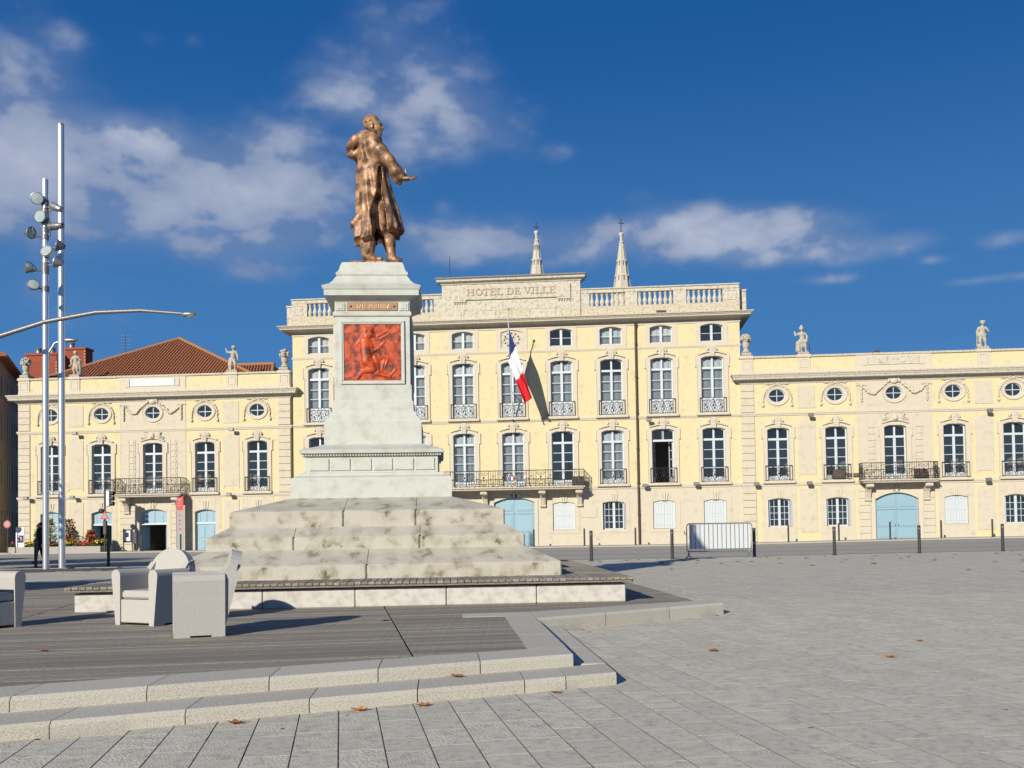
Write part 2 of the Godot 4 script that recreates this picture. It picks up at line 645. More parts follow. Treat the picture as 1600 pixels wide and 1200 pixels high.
	for a in [["leaf_green", 0.05, 0.11, 0.02], ["leaf_yellow", 0.55, 0.38, 0.03], ["leaf_red", 0.3, 0.03, 0.02], ["leaf_brown", 0.33, 0.13, 0.04], ["leaf_orange", 0.5, 0.2, 0.04], ["leaf_dark", 0.15, 0.07, 0.035], ["flower_red", 0.5, 0.04, 0.03], ["flower_yellow", 0.7, 0.5, 0.03]]:
		var m := mat(a[0], lin(a[1], a[2], a[3]), 0.7)
		m.backlight = Color(0.2, 0.2, 0.2)


# ---------------------------------------------------------------- scene
func _ready() -> void:
	rng.seed = 20
	# camera: upright lens raised, as a view camera, with the photograph's slight tilt
	var cam := Camera3D.new()
	cam.name = "camera"
	cam.position = Vector3(0, 1.5, 0)
	cam.rotation = Vector3(0.03014, 0.0, -0.01596)
	cam.projection = Camera3D.PROJECTION_FRUSTUM
	cam.keep_aspect = Camera3D.KEEP_HEIGHT
	cam.near = 0.1
	cam.far = 3000.0
	cam.size = 0.075
	cam.frustum_offset = Vector2(0, 0.1 * 176.25 / 1600.0)
	add_child(cam)
	cam.current = true
	# sky
	var env := Environment.new()
	env.background_mode = Environment.BG_SKY
	var sky := Sky.new()
	var pano := PanoramaSkyMaterial.new()
	pano.panorama = ImageTexture.create_from_image(sky_image())
	pano.energy_multiplier = 0.82
	sky.sky_material = pano
	env.sky = sky
	env.tonemap_mode = Environment.TONE_MAPPER_LINEAR
	env.tonemap_exposure = 1.25
	env.sdfgi_enabled = true
	env.ssao_enabled = true
	env.ssil_enabled = true
	var we := WorldEnvironment.new()
	we.name = "environment"
	we.environment = env
	add_child(we)
	# sun: from behind on the left, low
	var sun := DirectionalLight3D.new()
	sun.name = "sun"
	sun.light_color = Color(1.0, 0.96, 0.89)
	sun.light_energy = 1.5
	sun.light_angular_distance = 0.5
	sun.shadow_enabled = true
	add_child(sun)
	var az := deg_to_rad(27.7)
	var el := deg_to_rad(22.2)
	sun.look_at_from_position(Vector3.ZERO, Vector3(sin(az) * cos(el), -sin(el), -cos(az) * cos(el)))
	make_materials()
	build_ground()
	build_hall()
	build_wing(25.0, "right hand wing of the town hall with blue coach door under its balcony", 1.0)
	build_wing(-25.2, "left hand wing of the town hall with red tiled roof behind its parapet", -1.0)
	build_town()
	build_platform()
	build_pedestal()
	build_statue()
	build_chairs()
	build_roof_figures()
	build_flag()
	build_masts()
	build_street()
	build_leaves()
	build_fittings()


# blue sky with cumulus banks: laid out by azimuth and height, the same stuff all the way round
var sky_noise: FastNoiseLite
var sky_soft: FastNoiseLite
var sky_fine: FastNoiseLite
var banks := []


func sky_color(az: float, el: float) -> Color:
	var zen := Color(0.005, 0.04, 0.17)
	var mid := Color(0.012, 0.096, 0.32)
	var low := Color(0.058, 0.2, 0.47)
	var hor := Color(0.15, 0.31, 0.55)
	var e := maxf(el, 0.0)
	var c: Color
	if e > 0.47:
		c = mid.lerp(zen, clampf((e - 0.47) / 0.9, 0.0, 1.0))
	elif e > 0.17:
		c = low.lerp(mid, smoothstep(0.0, 1.0, (e - 0.17) / 0.3) * 0.6 + 0.4 * (e - 0.17) / 0.3)
	else:
		c = hor.lerp(low, e / 0.17)
	var p := Vector3(cos(e) * sin(az), sin(e), -cos(e) * cos(az))
	var n1 := sky_noise.get_noise_3d(p.x * 100.0, p.y * 190.0, p.z * 100.0)
	var cover := 0.0
	var bright := 0.0
	for b in banks:
		var dx: float = (az - b[0]) / b[2]
		var dy: float = (el - b[1]) / b[3]
		if dx < -2.2 or dx > 2.2 or dy < -2.2 or dy > 2.2:
			continue
		var d := dx * dx + dy * dy
		var m := exp(-d * 1.1)
		cover = maxf(cover, 0.0) + m * b[4]
		bright += m * b[5]
	if absf(az) > 0.62:                       # elsewhere: the same kind of broken bank
		var s := sky_soft.get_noise_3d(p.x * 100.0, p.y * 210.0, p.z * 100.0)
		var fade := smoothstep(0.62, 0.9, absf(az)) * smoothstep(0.02, 0.12, el)
		cover += fade * clampf(s * 2.2 - 0.1, 0.0, 0.8)
		bright += fade * clampf(s - 0.25, 0.0, 0.4)
	var n2 := sky_fine.get_noise_3d(p.x * 100.0, p.y * 170.0, p.z * 100.0)
	var m := cover * (0.85 + 1.3 * n1 + 1.15 * n2)
	var k := maxf(smoothstep(0.08, 1.0, m) * 0.85, 0.42 * smoothstep(0.1, 0.9, cover * (1.0 + 0.7 * n1)))
	var grey := Color(0.215, 0.275, 0.43)
	var white := Color(0.56, 0.6, 0.7)
	var cl := grey.lerp(white, clampf(bright * (0.55 + 1.2 * n1 + 0.5 * n2) + 0.25 * n1 + 0.02, 0.0, 1.0))
	return c.lerp(cl, k)


func sky_image() -> Image:
	sky_noise = noise(31, 0.045, 6)
	sky_soft = noise(32, 0.016, 4)
	sky_fine = noise(33, 0.16, 5)
	# azimuth, height, half widths, cover, brightness
	for b in [[20, 180, 120, 130, 0.9, 0.35], [60, 320, 150, 70, 0.6, 0.1], [225, 205, 55, 28, 0.85, 1.1], [250, 265, 190, 70, 0.85, 0.3], [390, 275, 140, 75, 0.8, 0.3], [450, 240, 60, 50, 0.55, 0.35],
			[390, 355, 140, 52, 0.75, 0.25], [410, 410, 80, 38, 0.5, 0.1], [520, 320, 70, 60, 0.4, 0.15], [640, 50, 160, 85, 0.46, 0.25], [700, 165, 100, 60, 0.5, 0.3], [560, 150, 90, 36, 0.4, 0.25], [640, 225, 90, 45, 0.34, 0.2], [800, 195, 60, 40, 0.32, 0.1],
			[885, 232, 36, 18, 0.35, 0.3], [105, 48, 34, 20, 0.33, 0.3], [240, 48, 30, 14, 0.22, 0.2], [310, 50, 24, 16, 0.22, 0.2], [700, 318, 18, 12, 0.4, 0.4],
			[680, 374, 100, 36, 0.72, 0.25], [800, 374, 120, 34, 0.75, 0.3], [930, 372, 100, 34, 0.7, 0.35], [1060, 362, 110, 42, 0.85, 0.55], [1180, 365, 110, 42, 0.85, 0.55], [1290, 350, 90, 28, 0.65, 0.45], [1260, 390, 110, 22, 0.6, 0.4], [1350, 390, 70, 20, 0.65, 0.4], [1440, 370, 44, 18, 0.55, 0.4],
			[1580, 370, 50, 15, 0.6, 0.45], [1300, 435, 46, 9, 0.6, 0.4], [1570, 432, 70, 8, 0.5, 0.4], [1470, 403, 30, 8, 0.4, 0.3], [90, 470, 140, 50, 0.36, 0.1], [230, 340, 200, 60, 0.45, 0.1], [1000, 300, 40, 14, 0.22, 0.2]]:
		var ax := atan((b[0] - 800.0) / 1600.0)
		var dd := 1600.0 / cos(ax)
		banks.append([ax, atan((824.5 - 0.016 * (b[0] - 800.0) - b[1]) / dd), b[2] / dd * 1.0, b[3] / dd, b[4], b[5]])
	var small := Image.create(1024, 512, false, Image.FORMAT_RGBF)
	for y in 512:
		var el := PI / 2 - PI * (y + 0.5) / 512.0
		for x in 1024:
			if el < -0.02:
				small.set_pixel(x, y, Color(0.17, 0.3, 0.52))
				continue
			var az := wrapf(TAU * (x + 0.5) / 1024.0, -PI, PI)
			small.set_pixel(x, y, sky_color(az, el))
	small.resize(4096, 2048, Image.INTERPOLATE_CUBIC)
	var y0 := int((PI / 2 - 0.6) / PI * 2048)
	for y in range(y0, 1024):
		var el := PI / 2 - PI * (y + 0.5) / 2048.0
		for x in range(-360, 360):
			small.set_pixel((x + 4096) % 4096, y, sky_color(TAU * (x + 0.5) / 4096.0, el))
	return small


# ---------------------------------------------------------------- ground, paving, road
func build_ground() -> void:
	var far := Geo.new()
	far.quad(Vector3(-1500, -0.4, 1200), Vector3(1500, -0.4, 1200), Vector3(1500, -0.4, -2400), Vector3(-1500, -0.4, -2400))
	setting("ground", far, M.earth)
	# square: one sheet following the lie of the land, slabs laid on it
	var edge := func(px: float) -> float: return -34.4 - 4.0 * smoothstep(-2.0, -8.0, px)
	var bed := Geo.new()
	var xs := []
	for k in 61:
		xs.append(-60.0 + 2.0 * k)
	for k in 60:
		var zs := [60.0, 20.0, 4.0, 0.0, -2.0, -4.0, -5.0, -6.0, -6.6, -7.2, -8.0, -9.0, -10.0, -11.5, -13.0, -15.0, -18.0, -21.0, -24.0, -28.0, -31.0]
		for j in zs.size():
			var p := []
			for q in [[k, j], [k + 1, j], [k + 1, j + 1], [k, j + 1]]:
				var z: float = zs[q[1]] if q[1] < zs.size() else edge.call(xs[q[0]])
				var w := pave(xs[q[0]], 0, z)
				p.append(Vector3(w.x, ground(w.x, -w.z) - (0.05 if w.z > -20.0 else 0.015), w.z))
			bed.quad(p[0], p[1], p[2], p[3])
	var plaza := setting("plaza", bed, M.bed)
	# granite slabs: strips 0.318 wide along the depth, cut to random lengths
	var cuts := {}
	var placed := []
	var W := 0.278
	for s in range(-115, 172):
		var x0 := -0.026 + s * W
		var z := -3.0 - rng.randf() * 0.6
		while z > -34.0:
			var l := rng.randf_range(0.38, 0.68)
			if z - l < edge.call(x0 + W):
				l = z - edge.call(x0 + W)
			if l > 0.1:
				var c := pave(x0 + W / 2, 0, z - l / 2)
				var d := -c.z
				var px := c.x / maxf(d, 0.1)
				if d > 4.5 and px > -0.72 and px < 0.72 and not on_platform(c):
					placed.append([x0, z - l, z, d, px])
			z -= l
	placed.sort_custom(func(a, b): return a[3] + 2.0 * absf(a[4]) < b[3] + 2.0 * absf(b[4]))
	var seen := 0
	var rest := [Geo.new(), Geo.new(), Geo.new(), Geo.new()]
	var mortar := Geo.new()
	for p in placed:
		var tone := rng.randi() % 4
		var single: bool = seen < 300 and p[3] > 5.7 and absf(p[4]) < 0.62
		var g: Geo = Geo.new() if single else rest[tone]
		var gap := 0.0045
		var tilt := rng.randf_range(-0.0007, 0.0007)
		var q := []
		for c in [[p[0] + gap, p[2] - gap], [p[0] + W - gap, p[2] - gap], [p[0] + W - gap, p[1] + gap], [p[0] + gap, p[1] + gap]]:
			var w := pave(c[0], 0, c[1])
			q.append(Vector3(w.x, ground(w.x, -w.z) + tilt, w.z))
		g.quad(q[0], q[1], q[2], q[3])
		if p[3] < 18.0:
			var dn := Vector3(0, 0.0018, 0)
			var m4 := []
			for c in [[p[0] - 0.01, p[2] + 0.01], [p[0] + W + 0.01, p[2] + 0.01], [p[0] + W + 0.01, p[1] - 0.01], [p[0] - 0.01, p[1] - 0.01]]:
				var w := pave(c[0], 0, c[1])
				m4.append(Vector3(w.x, ground(w.x, -w.z) - 0.0032 - 0.0003 * (seen % 3), w.z))
			mortar.quad(m4[0], m4[1], m4[2], m4[3])
			for e in 4:
				var f := (e + 1) % 4
				g.quad(q[e] - dn, q[f] - dn, q[f], q[e])
		if single:
			part("paving_slab", g, M["slab_%d" % tone], plaza)
			seen += 1
	tag(part("joint_mortar", mortar, M.bed, plaza), "", "", "", "stuff")
	for k in 4:
		tag(part("far_paving_slabs", rest[k], M["slab_%d" % k], plaza), "", "", "", "stuff")
	# kerb of the square, street and pavement along the town hall
	var kerb := Geo.new()
	var road := Geo.new()
	var worn := Geo.new()
	var foot := Geo.new()
	var fk := Geo.new()
	for k in range(-14, 14):
		var pts := []
		for q in 2:
			var fx := (k + q) * 5.0
			var far_e := facade(fx, 0, 3.0)
			var near := pave(0, 0, 0)
			# nearest point of the square's edge on the same line of sight down the street
			var px := pave_x(far_e, edge)
			var e: float = edge.call(px)
			near = pave(px, 0, e)
			pts.append([fx, far_e, near])
		var a: Array = pts[0]
		var b: Array = pts[1]
		var row := func(p: Array, t: float, lift: float) -> Vector3:
			var w: Vector3 = (p[2] as Vector3).lerp(p[1], t)
			var y0 := 0.335 - 0.09
			var y1 := footway(p[0]) - 0.07
			return Vector3(w.x, lerpf(y0, y1, t) + 0.05 * sin(PI * t) * 0.5 + lift, w.z)
		for j in 10:
			var t0 := j / 10.0
			var t1 := (j + 1) / 10.0
			road.quad(row.call(a, t0, 0.0), row.call(b, t0, 0.0), row.call(b, t1, 0.0), row.call(a, t1, 0.0))
		for st in [[0.14, 0.27], [0.38, 0.5], [0.66, 0.78]]:
			for j in 3:
				var t0 := lerpf(st[0], st[1], j / 3.0)
				var t1 := lerpf(st[0], st[1], (j + 1) / 3.0)
				worn.quad(row.call(a, t0, 0.004), row.call(b, t0, 0.004), row.call(b, t1, 0.004), row.call(a, t1, 0.004))
		var na: Vector3 = a[2]
		var nb: Vector3 = b[2]
		var bk := (na.normalized() * Vector3(1, 0, 1)) * 0.16
		kerb.hexa([na + Vector3(0, 0.2, 0) - bk * 0.2, nb + Vector3(0, 0.2, 0) - bk * 0.2, nb + Vector3(0, 0.2, 0) + bk, na + Vector3(0, 0.2, 0) + bk, na + Vector3(0, 0.337, 0) - bk * 0.2, nb + Vector3(0, 0.337, 0) - bk * 0.2, nb + Vector3(0, 0.337, 0) + bk, na + Vector3(0, 0.337, 0) + bk])
		var f0 := footway(a[0])
		var f1 := footway(b[0])
		foot.quad(facade(a[0], f0, 3.0), facade(b[0], f1, 3.0), facade(b[0], f1, -0.3), facade(a[0], f0, -0.3))
		fk.quad(facade(a[0], f0 - 0.12, 3.16), facade(b[0], f1 - 0.12, 3.16), facade(b[0], f1 + 0.004, 3.14), facade(a[0], f0 + 0.004, 3.14))
		fk.quad(facade(a[0], f0 + 0.004, 3.14), facade(b[0], f1 + 0.004, 3.14), facade(b[0], f1 + 0.004, 2.98), facade(a[0], f0 + 0.004, 2.98))
	setting("road", road, M.asphalt)
	setting("road_worn_lanes", worn, M.asphalt_worn)
	setting("plaza_kerb", kerb, M.kerbstone)
	setting("pavement", foot, M.footway)
	setting("pavement_kerb", fk, M.kerbstone)
	# the side street runs on past the left end of the wing
	var lane := Geo.new()
	lane.quad(facade(-70, 0.24, 0), facade(-34.9, 0.24, 0), facade(-34.9, 0.24, -80), facade(-70, 0.24, -80))
	setting("side_street", lane, M.asphalt)


func pave_x(p: Vector3, edge: Callable) -> float:      # where the line from the town hall across the street meets the square's edge
	var d := Vector3(0, 0, 1).rotated(Vector3.UP, AF)
	var q := p.rotated(Vector3.UP, -AP)
	var e := d.rotated(Vector3.UP, -AP)
	var x := q.x
	for k in 6:
		x = q.x + e.x * (edge.call(x) - q.z) / e.z
	return x


func ped_local(p: Vector3) -> Vector2:
	var q := (p - PED).rotated(Vector3.UP, -AB)
	return Vector2(q.x, q.z)


func on_platform(p: Vector3) -> bool:
	var q := ped_local(p)
	return Geometry2D.is_point_in_polygon(q, PackedVector2Array([Vector2(-12, 16.2), Vector2(2.62, 10.5), Vector2(2.62, 6.2), Vector2(5.1, 4.6), Vector2(4.85, -7), Vector2(-12, -7)]))


# ---------------------------------------------------------------- walls with openings
# an opening: x0, x1 and curves lo(t), hi(t) across it
func hole(x: float, w: float, y0: float, y1: float, rise := 0.15) -> Dictionary:
	return {"a": x - w / 2.0, "b": x + w / 2.0, "lo": func(_t: float) -> float: return y0, "hi": func(t: float) -> float: return y1 + rise * (1.0 - pow(2.0 * t - 1.0, 2.0)), "n": 8}


func oval(x: float, y: float, rx: float, ry: float) -> Dictionary:
	return {"a": x - rx, "b": x + rx, "n": 18,
		"lo": func(t: float) -> float: return y - ry * sqrt(maxf(0.0, 1.0 - pow(2.0 * t - 1.0, 2.0))),
		"hi": func(t: float) -> float: return y + ry * sqrt(maxf(0.0, 1.0 - pow(2.0 * t - 1.0, 2.0)))}


func wall_band(g: Geo, x0: float, x1: float, y0: float, y1: float, holes: Array, deep := 0.3) -> void:
	var x := x0
	for h in holes:
		if h.a > x:
			g.quad(Vector3(x, y0, 0), Vector3(h.a, y0, 0), Vector3(h.a, y1, 0), Vector3(x, y1, 0))
		for k in h.n:
			var t0: float = float(k) / h.n
			var t1: float = float(k + 1) / h.n
			if h.n > 10:                  # finer steps towards the ends of an oval
				t0 = 0.5 - 0.5 * cos(PI * t0)
				t1 = 0.5 - 0.5 * cos(PI * t1)
			var xa := lerpf(h.a, h.b, t0)
			var xb := lerpf(h.a, h.b, t1)
			var la: float = h.lo.call(t0)
			var lb: float = h.lo.call(t1)
			var ua: float = h.hi.call(t0)
			var ub: float = h.hi.call(t1)
			if la > y0 + 0.001 or lb > y0 + 0.001:
				g.quad(Vector3(xa, y0, 0), Vector3(xb, y0, 0), Vector3(xb, lb, 0), Vector3(xa, la, 0))
			g.quad(Vector3(xa, ua, 0), Vector3(xb, ub, 0), Vector3(xb, y1, 0), Vector3(xa, y1, 0))
			g.quad(Vector3(xa, ua, -deep), Vector3(xb, ub, -deep), Vector3(xb, ub, 0), Vector3(xa, ua, 0))
			g.quad(Vector3(xa, la, 0), Vector3(xb, lb, 0), Vector3(xb, lb, -deep), Vector3(xa, la, -deep))
		var l0: float = h.lo.call(0.0)
		var u0: float = h.hi.call(0.0)
		if u0 > l0 + 0.01:
			g.quad(Vector3(h.a, l0, 0), Vector3(h.a, l0, -deep), Vector3(h.a, u0, -deep), Vector3(h.a, u0, 0))
			g.quad(Vector3(h.b, l0, -deep), Vector3(h.b, l0, 0), Vector3(h.b, u0, 0), Vector3(h.b, u0, -deep))
		x = h.b
	if x < x1:
		g.quad(Vector3(x, y0, 0), Vector3(x1, y0, 0), Vector3(x1, y1, 0), Vector3(x, y1, 0))


# ---------------------------------------------------------------- windows and doors (origin: middle of the sill, in the plane of the joinery)
func arch(w: float, y1: float, rise: float, x: float) -> float:
	return y1 + rise * (1.0 - pow(2.0 * x / w, 2.0))


# casement with a transom light: returns the frame and the outlines of its panes
func tall_shapes(w: float, h: float, rise: float, light: float, rows: int, panel: float) -> Dictionary:
	var key := "tall %.2f %.2f %.2f %d %.2f" % [w, h, rise, rows, panel]
	if cache.has(key):
		return cache[key]
	var g := Geo.new()
	var e := 0.085
	var hw := w / 2.0
	var ty := h - light                     # underside of the transom
	var th := 0.14
	var top := func(t: float) -> float: return arch(w, h, rise, (t - 0.5) * w)
	for s in [-1.0, 1.0]:
		g.box(Vector3(minf(s * hw, s * (hw - e)), 0, -0.06), Vector3(maxf(s * hw, s * (hw - e)), h, 0.0))
	g.band(-hw, hw, func(t: float) -> float: return top.call(t) - e, top, -0.06, 0.003, 8)
	g.box(Vector3(-hw + e, ty, -0.06), Vector3(hw - e, ty + th, 0.05))
	g.bevel(Vector3(-0.085, 0.04, -0.05), Vector3(0.085, ty, 0.04), 0.015)
	g.box(Vector3(-0.06, ty + th, -0.05), Vector3(0.06, h + rise - e + 0.01, 0.03))
	g.box(Vector3(-hw + e, 0, -0.06), Vector3(hw - e, panel, -0.01))
	var mid := (hw - e + 0.085) / 2.0
	var pw := hw - e - 0.085
	for s in [-1.0, 1.0]:                  # sunk field in the foot panel
		g.bevel(Vector3(s * mid - pw / 2 + 0.07, 0.1, -0.012), Vector3(s * mid + pw / 2 - 0.07, panel - 0.07, 0.012), 0.01)
	var panes := []
	var rh := (ty - panel) / rows
	for s in [-1.0, 1.0]:
		for r in rows:
			var y0 := panel + r * rh
			if r > 0:
				g.box(Vector3(s * mid - pw / 2, y0 - 0.02, -0.045), Vector3(s * mid + pw / 2, y0 + 0.02, 0.012))
			panes.append([s * mid, y0 + rh / 2.0, pw, rh, 0.0, 0.0])
		var b0: float = s * 0.06
		var b1: float = s * (hw - e)
		panes.append([0.0, 0.0, b0, b1, ty + th, 1.0])
	var out := {"frame": g.mesh(), "panes": []}
	for p in panes:
		var q := Geo.new()
		if p[5] == 0.0:
			q.box(Vector3(p[0] - p[2] / 2, p[1] - p[3] / 2, -0.03), Vector3(p[0] + p[2] / 2, p[1] + p[3] / 2, -0.022))
		else:
			var xa := minf(p[2], p[3])
			var xb := maxf(p[2], p[3])
			var yy: float = p[4]
			q.band(xa, xb, func(_t: float) -> float: return yy, func(t: float) -> float: return arch(w, h, rise, lerpf(xa, xb, t)) - e, -0.03, -0.022, 4)
		out.panes.append(q.mesh())
	cache[key] = out
	return out


# plain grid of panes under a flat arch: attic and ground floor windows
func grid_shapes(w: float, h: float, rise: float, cols: int, rows: int) -> Dictionary:
	var key := "grid %.2f %.2f %d %d" % [w, h, cols, rows]
	if cache.has(key):
		return cache[key]
	var g := Geo.new()
	var e := 0.07
	var hw := w / 2.0
	var top := func(t: float) -> float: return arch(w, h, rise, (t - 0.5) * w)
	for s in [-1.0, 1.0]:
		g.box(Vector3(minf(s * hw, s * (hw - e)), 0, -0.06), Vector3(maxf(s * hw, s * (hw - e)), h, 0.0))
	g.band(-hw, hw, func(t: float) -> float: return top.call(t) - e, top, -0.06, 0.003, 8)
	g.box(Vector3(-hw + e, 0, -0.06), Vector3(hw - e, e, 0.002))
	g.box(Vector3(-0.08, e, -0.05), Vector3(0.08, h + rise - e, 0.03))
	var out := {"frame": null, "panes": []}
	var pw := (hw - e - 0.08) / cols
	var rh := (h + rise * 0.6 - 2 * e) / rows
	for s in [-1.0, 1.0]:
		for c in cols:
			var xa: float = s * (0.08 + c * pw)
			var xb: float = s * (0.08 + (c + 1) * pw)
			if c > 0:
				g.box(Vector3(xa - 0.015, e, -0.045), Vector3(xa + 0.015, h + rise * 0.5 - e, 0.012))
			for r in rows:
				var q := Geo.new()
				var y0 := e + r * rh
				if r > 0 and c == 0:
					g.box(Vector3(minf(s * 0.08, s * (hw - e)), y0 - 0.016, -0.045), Vector3(maxf(s * 0.08, s * (hw - e)), y0 + 0.016, 0.015))
				if r < rows - 1:
					q.box(Vector3(minf(xa, xb), y0, -0.03), Vector3(maxf(xa, xb), y0 + rh, -0.022))
				else:
					var l := minf(xa, xb)
					var m := maxf(xa, xb)
					q.band(l, m, func(_t: float) -> float: return y0, func(t: float) -> float: return arch(w, h, rise, lerpf(l, m, t)) - e, -0.03, -0.022, 3)
				out.panes.append(q.mesh())
	out.frame = g.mesh()
	cache[key] = out
	return out


func oval_shapes(rx: float, ry: float) -> Dictionary:
	if cache.has("oval"):
		return cache["oval"]
	var g := Geo.new()
	var ring := []
	for k in 25:
		ring.append(Vector3(cos(TAU * k / 24) * (rx - 0.02), sin(TAU * k / 24) * (ry - 0.02), 0))
	g.tube(ring, 0.035, 6, false)
	g.box(Vector3(-rx, -0.022, -0.03), Vector3(rx, 0.022, 0.02))
	g.box(Vector3(-0.022, -ry, -0.03), Vector3(0.022, ry, 0.025))
	var out := {"frame": g.mesh(), "panes": []}
	for s in [Vector2(1, 1), Vector2(-1, 1), Vector2(-1, -1), Vector2(1, -1)]:
		var poly := PackedVector2Array([Vector2.ZERO])
		for k in 7:
			var a := PI / 2 * k / 6.0
			poly.append(Vector2(cos(a) * rx * s.x, sin(a) * ry * s.y))
		if s.x * s.y < 0:
			poly.reverse()
		var q := Geo.new()
		q.prism(poly, -0.03, -0.022)
		out.panes.append(q.mesh())
	cache["oval"] = out
	return out


func put_window(parent: Node3D, shapes: Dictionary, at: Vector3, behind := "", w := 0.0, h := 0.0) -> MeshInstance3D:
	var f := part("window", shapes.frame, M.white_paint, parent, at)
	for p in shapes.panes:
		part("pane", p, M.glass, f)
	if behind:
		var key := "hang %s %.2f %.2f" % [behind, w, h]
		if not cache.has(key):
			var g := Geo.new()
			var steps := 14
			for k in steps:                   # a curtain hanging in shallow folds
				var xa := lerpf(-w / 2, w / 2, float(k) / steps)
				var xb := lerpf(-w / 2, w / 2, float(k + 1) / steps)
				var za := -0.2 + 0.03 * sin(k * 1.9)
				var zb := -0.2 + 0.03 * sin((k + 1) * 1.9)
				g.quad(Vector3(xa, 0.05, za), Vector3(xb, 0.05, zb), Vector3(xb, h, zb), Vector3(xa, h, za))
			cache[key] = g.mesh()
		part("curtain", cache[key], M[behind], f)
	return f


# the moulded stone surround of a tall window, eared, with an eyebrow and a scrolled keystone
func surround_shape(w: float, y0: float, y1: float, rise: float) -> Array:
	var key := "surround %.2f %.2f %.2f" % [w, y0, y1]
	if cache.has(key):
		return cache[key]
	var g := Geo.new()
	var hw := w / 2.0
	var wide := 0.3
	for s in [-1.0, 1.0]:
		var xa: float = s * hw
		var xb: float = s * (hw + wide)
		g.box(Vector3(minf(xa, xb), y0, -0.02), Vector3(maxf(xa, xb), y1 - 0.55, 0.05))
		var xc: float = s * (hw + wide + 0.09)
		g.box(Vector3(minf(xa, xc), y1 - 0.55, -0.02), Vector3(maxf(xa, xc), y1 + 0.12, 0.053))
		var xd: float = s * (hw + wide - 0.05)
		g.box(Vector3(minf(xd, xb), y0, 0.05), Vector3(maxf(xd, xb), y1 - 0.55, 0.085))
		var xe: float = s * (hw + wide + 0.04)
		g.box(Vector3(minf(xe, xc), y1 - 0.5, 0.053), Vector3(maxf(xe, xc), y1 + 0.12, 0.087))
		g.bevel(Vector3(minf(xe, xc) - 0.02, y1 - 0.6, 0.0), Vector3(maxf(xe, xc) + 0.02, y1 - 0.5, 0.1), 0.02)
	var a0 := func(t: float) -> float: return y1 + rise * (1.0 - pow(2.0 * t - 1.0, 2.0))
	g.band(-hw, hw, a0, func(_t: float) -> float: return y1 + 0.12 + rise * 0.6, -0.02, 0.05, 8)
	var e0 := func(t: float) -> float: return y1 + 0.12 + 0.2 * pow(sin(PI * t), 1.3)
	var big := hw + wide + 0.09
	g.band(-big, big, func(_t: float) -> float: return y1 + 0.115, e0, -0.02, 0.055, 12)
	g.band(-big + 0.22, big - 0.22, func(t: float) -> float: return y1 + 0.2 + 0.2 * sin(PI * t), func(t: float) -> float: return y1 + 0.275 + 0.22 * sin(PI * t), -0.02, 0.13, 12)
	var k := Geo.new()
	k.prism(PackedVector2Array([Vector2(-0.15, a0.call(0.5) - 0.06), Vector2(0.15, a0.call(0.5) - 0.06), Vector2(0.2, y1 + 0.62), Vector2(-0.2, y1 + 0.62)]), 0.0, 0.17)
	for x in [-0.1, 0.0, 0.1]:
		k.box(Vector3(x - 0.025, y1 + 0.22, 0.17), Vector3(x + 0.025, y1 + 0.58, 0.195))
	var cap := []
	for j in 9:
		var a := PI * j / 8.0
		cap.append(Vector3(cos(a) * 0.3, y1 + 0.56 + sin(a) * 0.2, 0.1))
	k.tube(cap, 0.07, 8)
	k.ball(Vector3(0.3, y1 + 0.55, 0.1), Vector3(0.09, 0.09, 0.1), 8)
	k.ball(Vector3(-0.3, y1 + 0.55, 0.1), Vector3(0.09, 0.09, 0.1), 8)
	k.ball(Vector3(0, y1 + 0.62, 0.1), Vector3(0.22, 0.1, 0.11), 10)
	cache[key] = [g.mesh(), k.mesh()]
	return cache[key]


# a scroll that winds in from its start
func scroll(at: Vector2, r: float, a0: float, turns: float, z: float) -> Array:
	var pts := []
	var c := int(10 * absf(turns)) + 3
	for k in c:
		var t := float(k) / (c - 1)
		var rr := r * (1.0 - 0.8 * t)
		var a := a0 + turns * TAU * t
		pts.append(Vector3(at.x + cos(a) * rr, at.y + sin(a) * rr, z))
	return pts


func railing_field(g: Geo, x0: float, x1: float, y0: float, y1: float, z: float) -> void:
	var c := Vector2((x0 + x1) / 2, (y0 + y1) / 2)
	var hw := (x1 - x0) / 2
	var hh := (y1 - y0) / 2
	for sx in [-1.0, 1.0]:
		for sy in [-1.0, 1.0]:
			g.tube(scroll(c + Vector2(sx * hw * 0.52, sy * hh * 0.48), hh * 0.44, 0.0 if sx > 0 else PI, 1.3 * sx * sy, z), 0.014, 4)
			g.tube(scroll(c + Vector2(sx * hw * 0.86, sy * hh * 0.3), hh * 0.3, PI if sx > 0 else 0.0, -1.2 * sx * sy, z), 0.012, 4)
			g.tube([Vector3(c.x, c.y + sy * hh * 0.95, z), Vector3(c.x + sx * hw * 0.25, c.y, z)], 0.014, 4)
		g.ball(Vector3(c.x + sx * hw * 0.7, c.y, z), Vector3(0.06, 0.06, 0.025), 6)
		g.tube([Vector3(c.x + sx * hw * 0.62, c.y, z), Vector3(c.x + sx * hw * 0.78, c.y, z)], 0.03, 4)
		g.tube([Vector3(c.x + sx * hw * 0.7, c.y - 0.1, z), Vector3(c.x + sx * hw * 0.7, c.y + 0.1, z)], 0.03, 4)
	g.ball(Vector3(c.x, c.y - hh * 0.12, z), Vector3(0.065, 0.07, 0.025), 6)
	g.tube(scroll(c + Vector2(0, hh * 0.3), hh * 0.25, -PI / 2, 1.2, z), 0.012, 4)


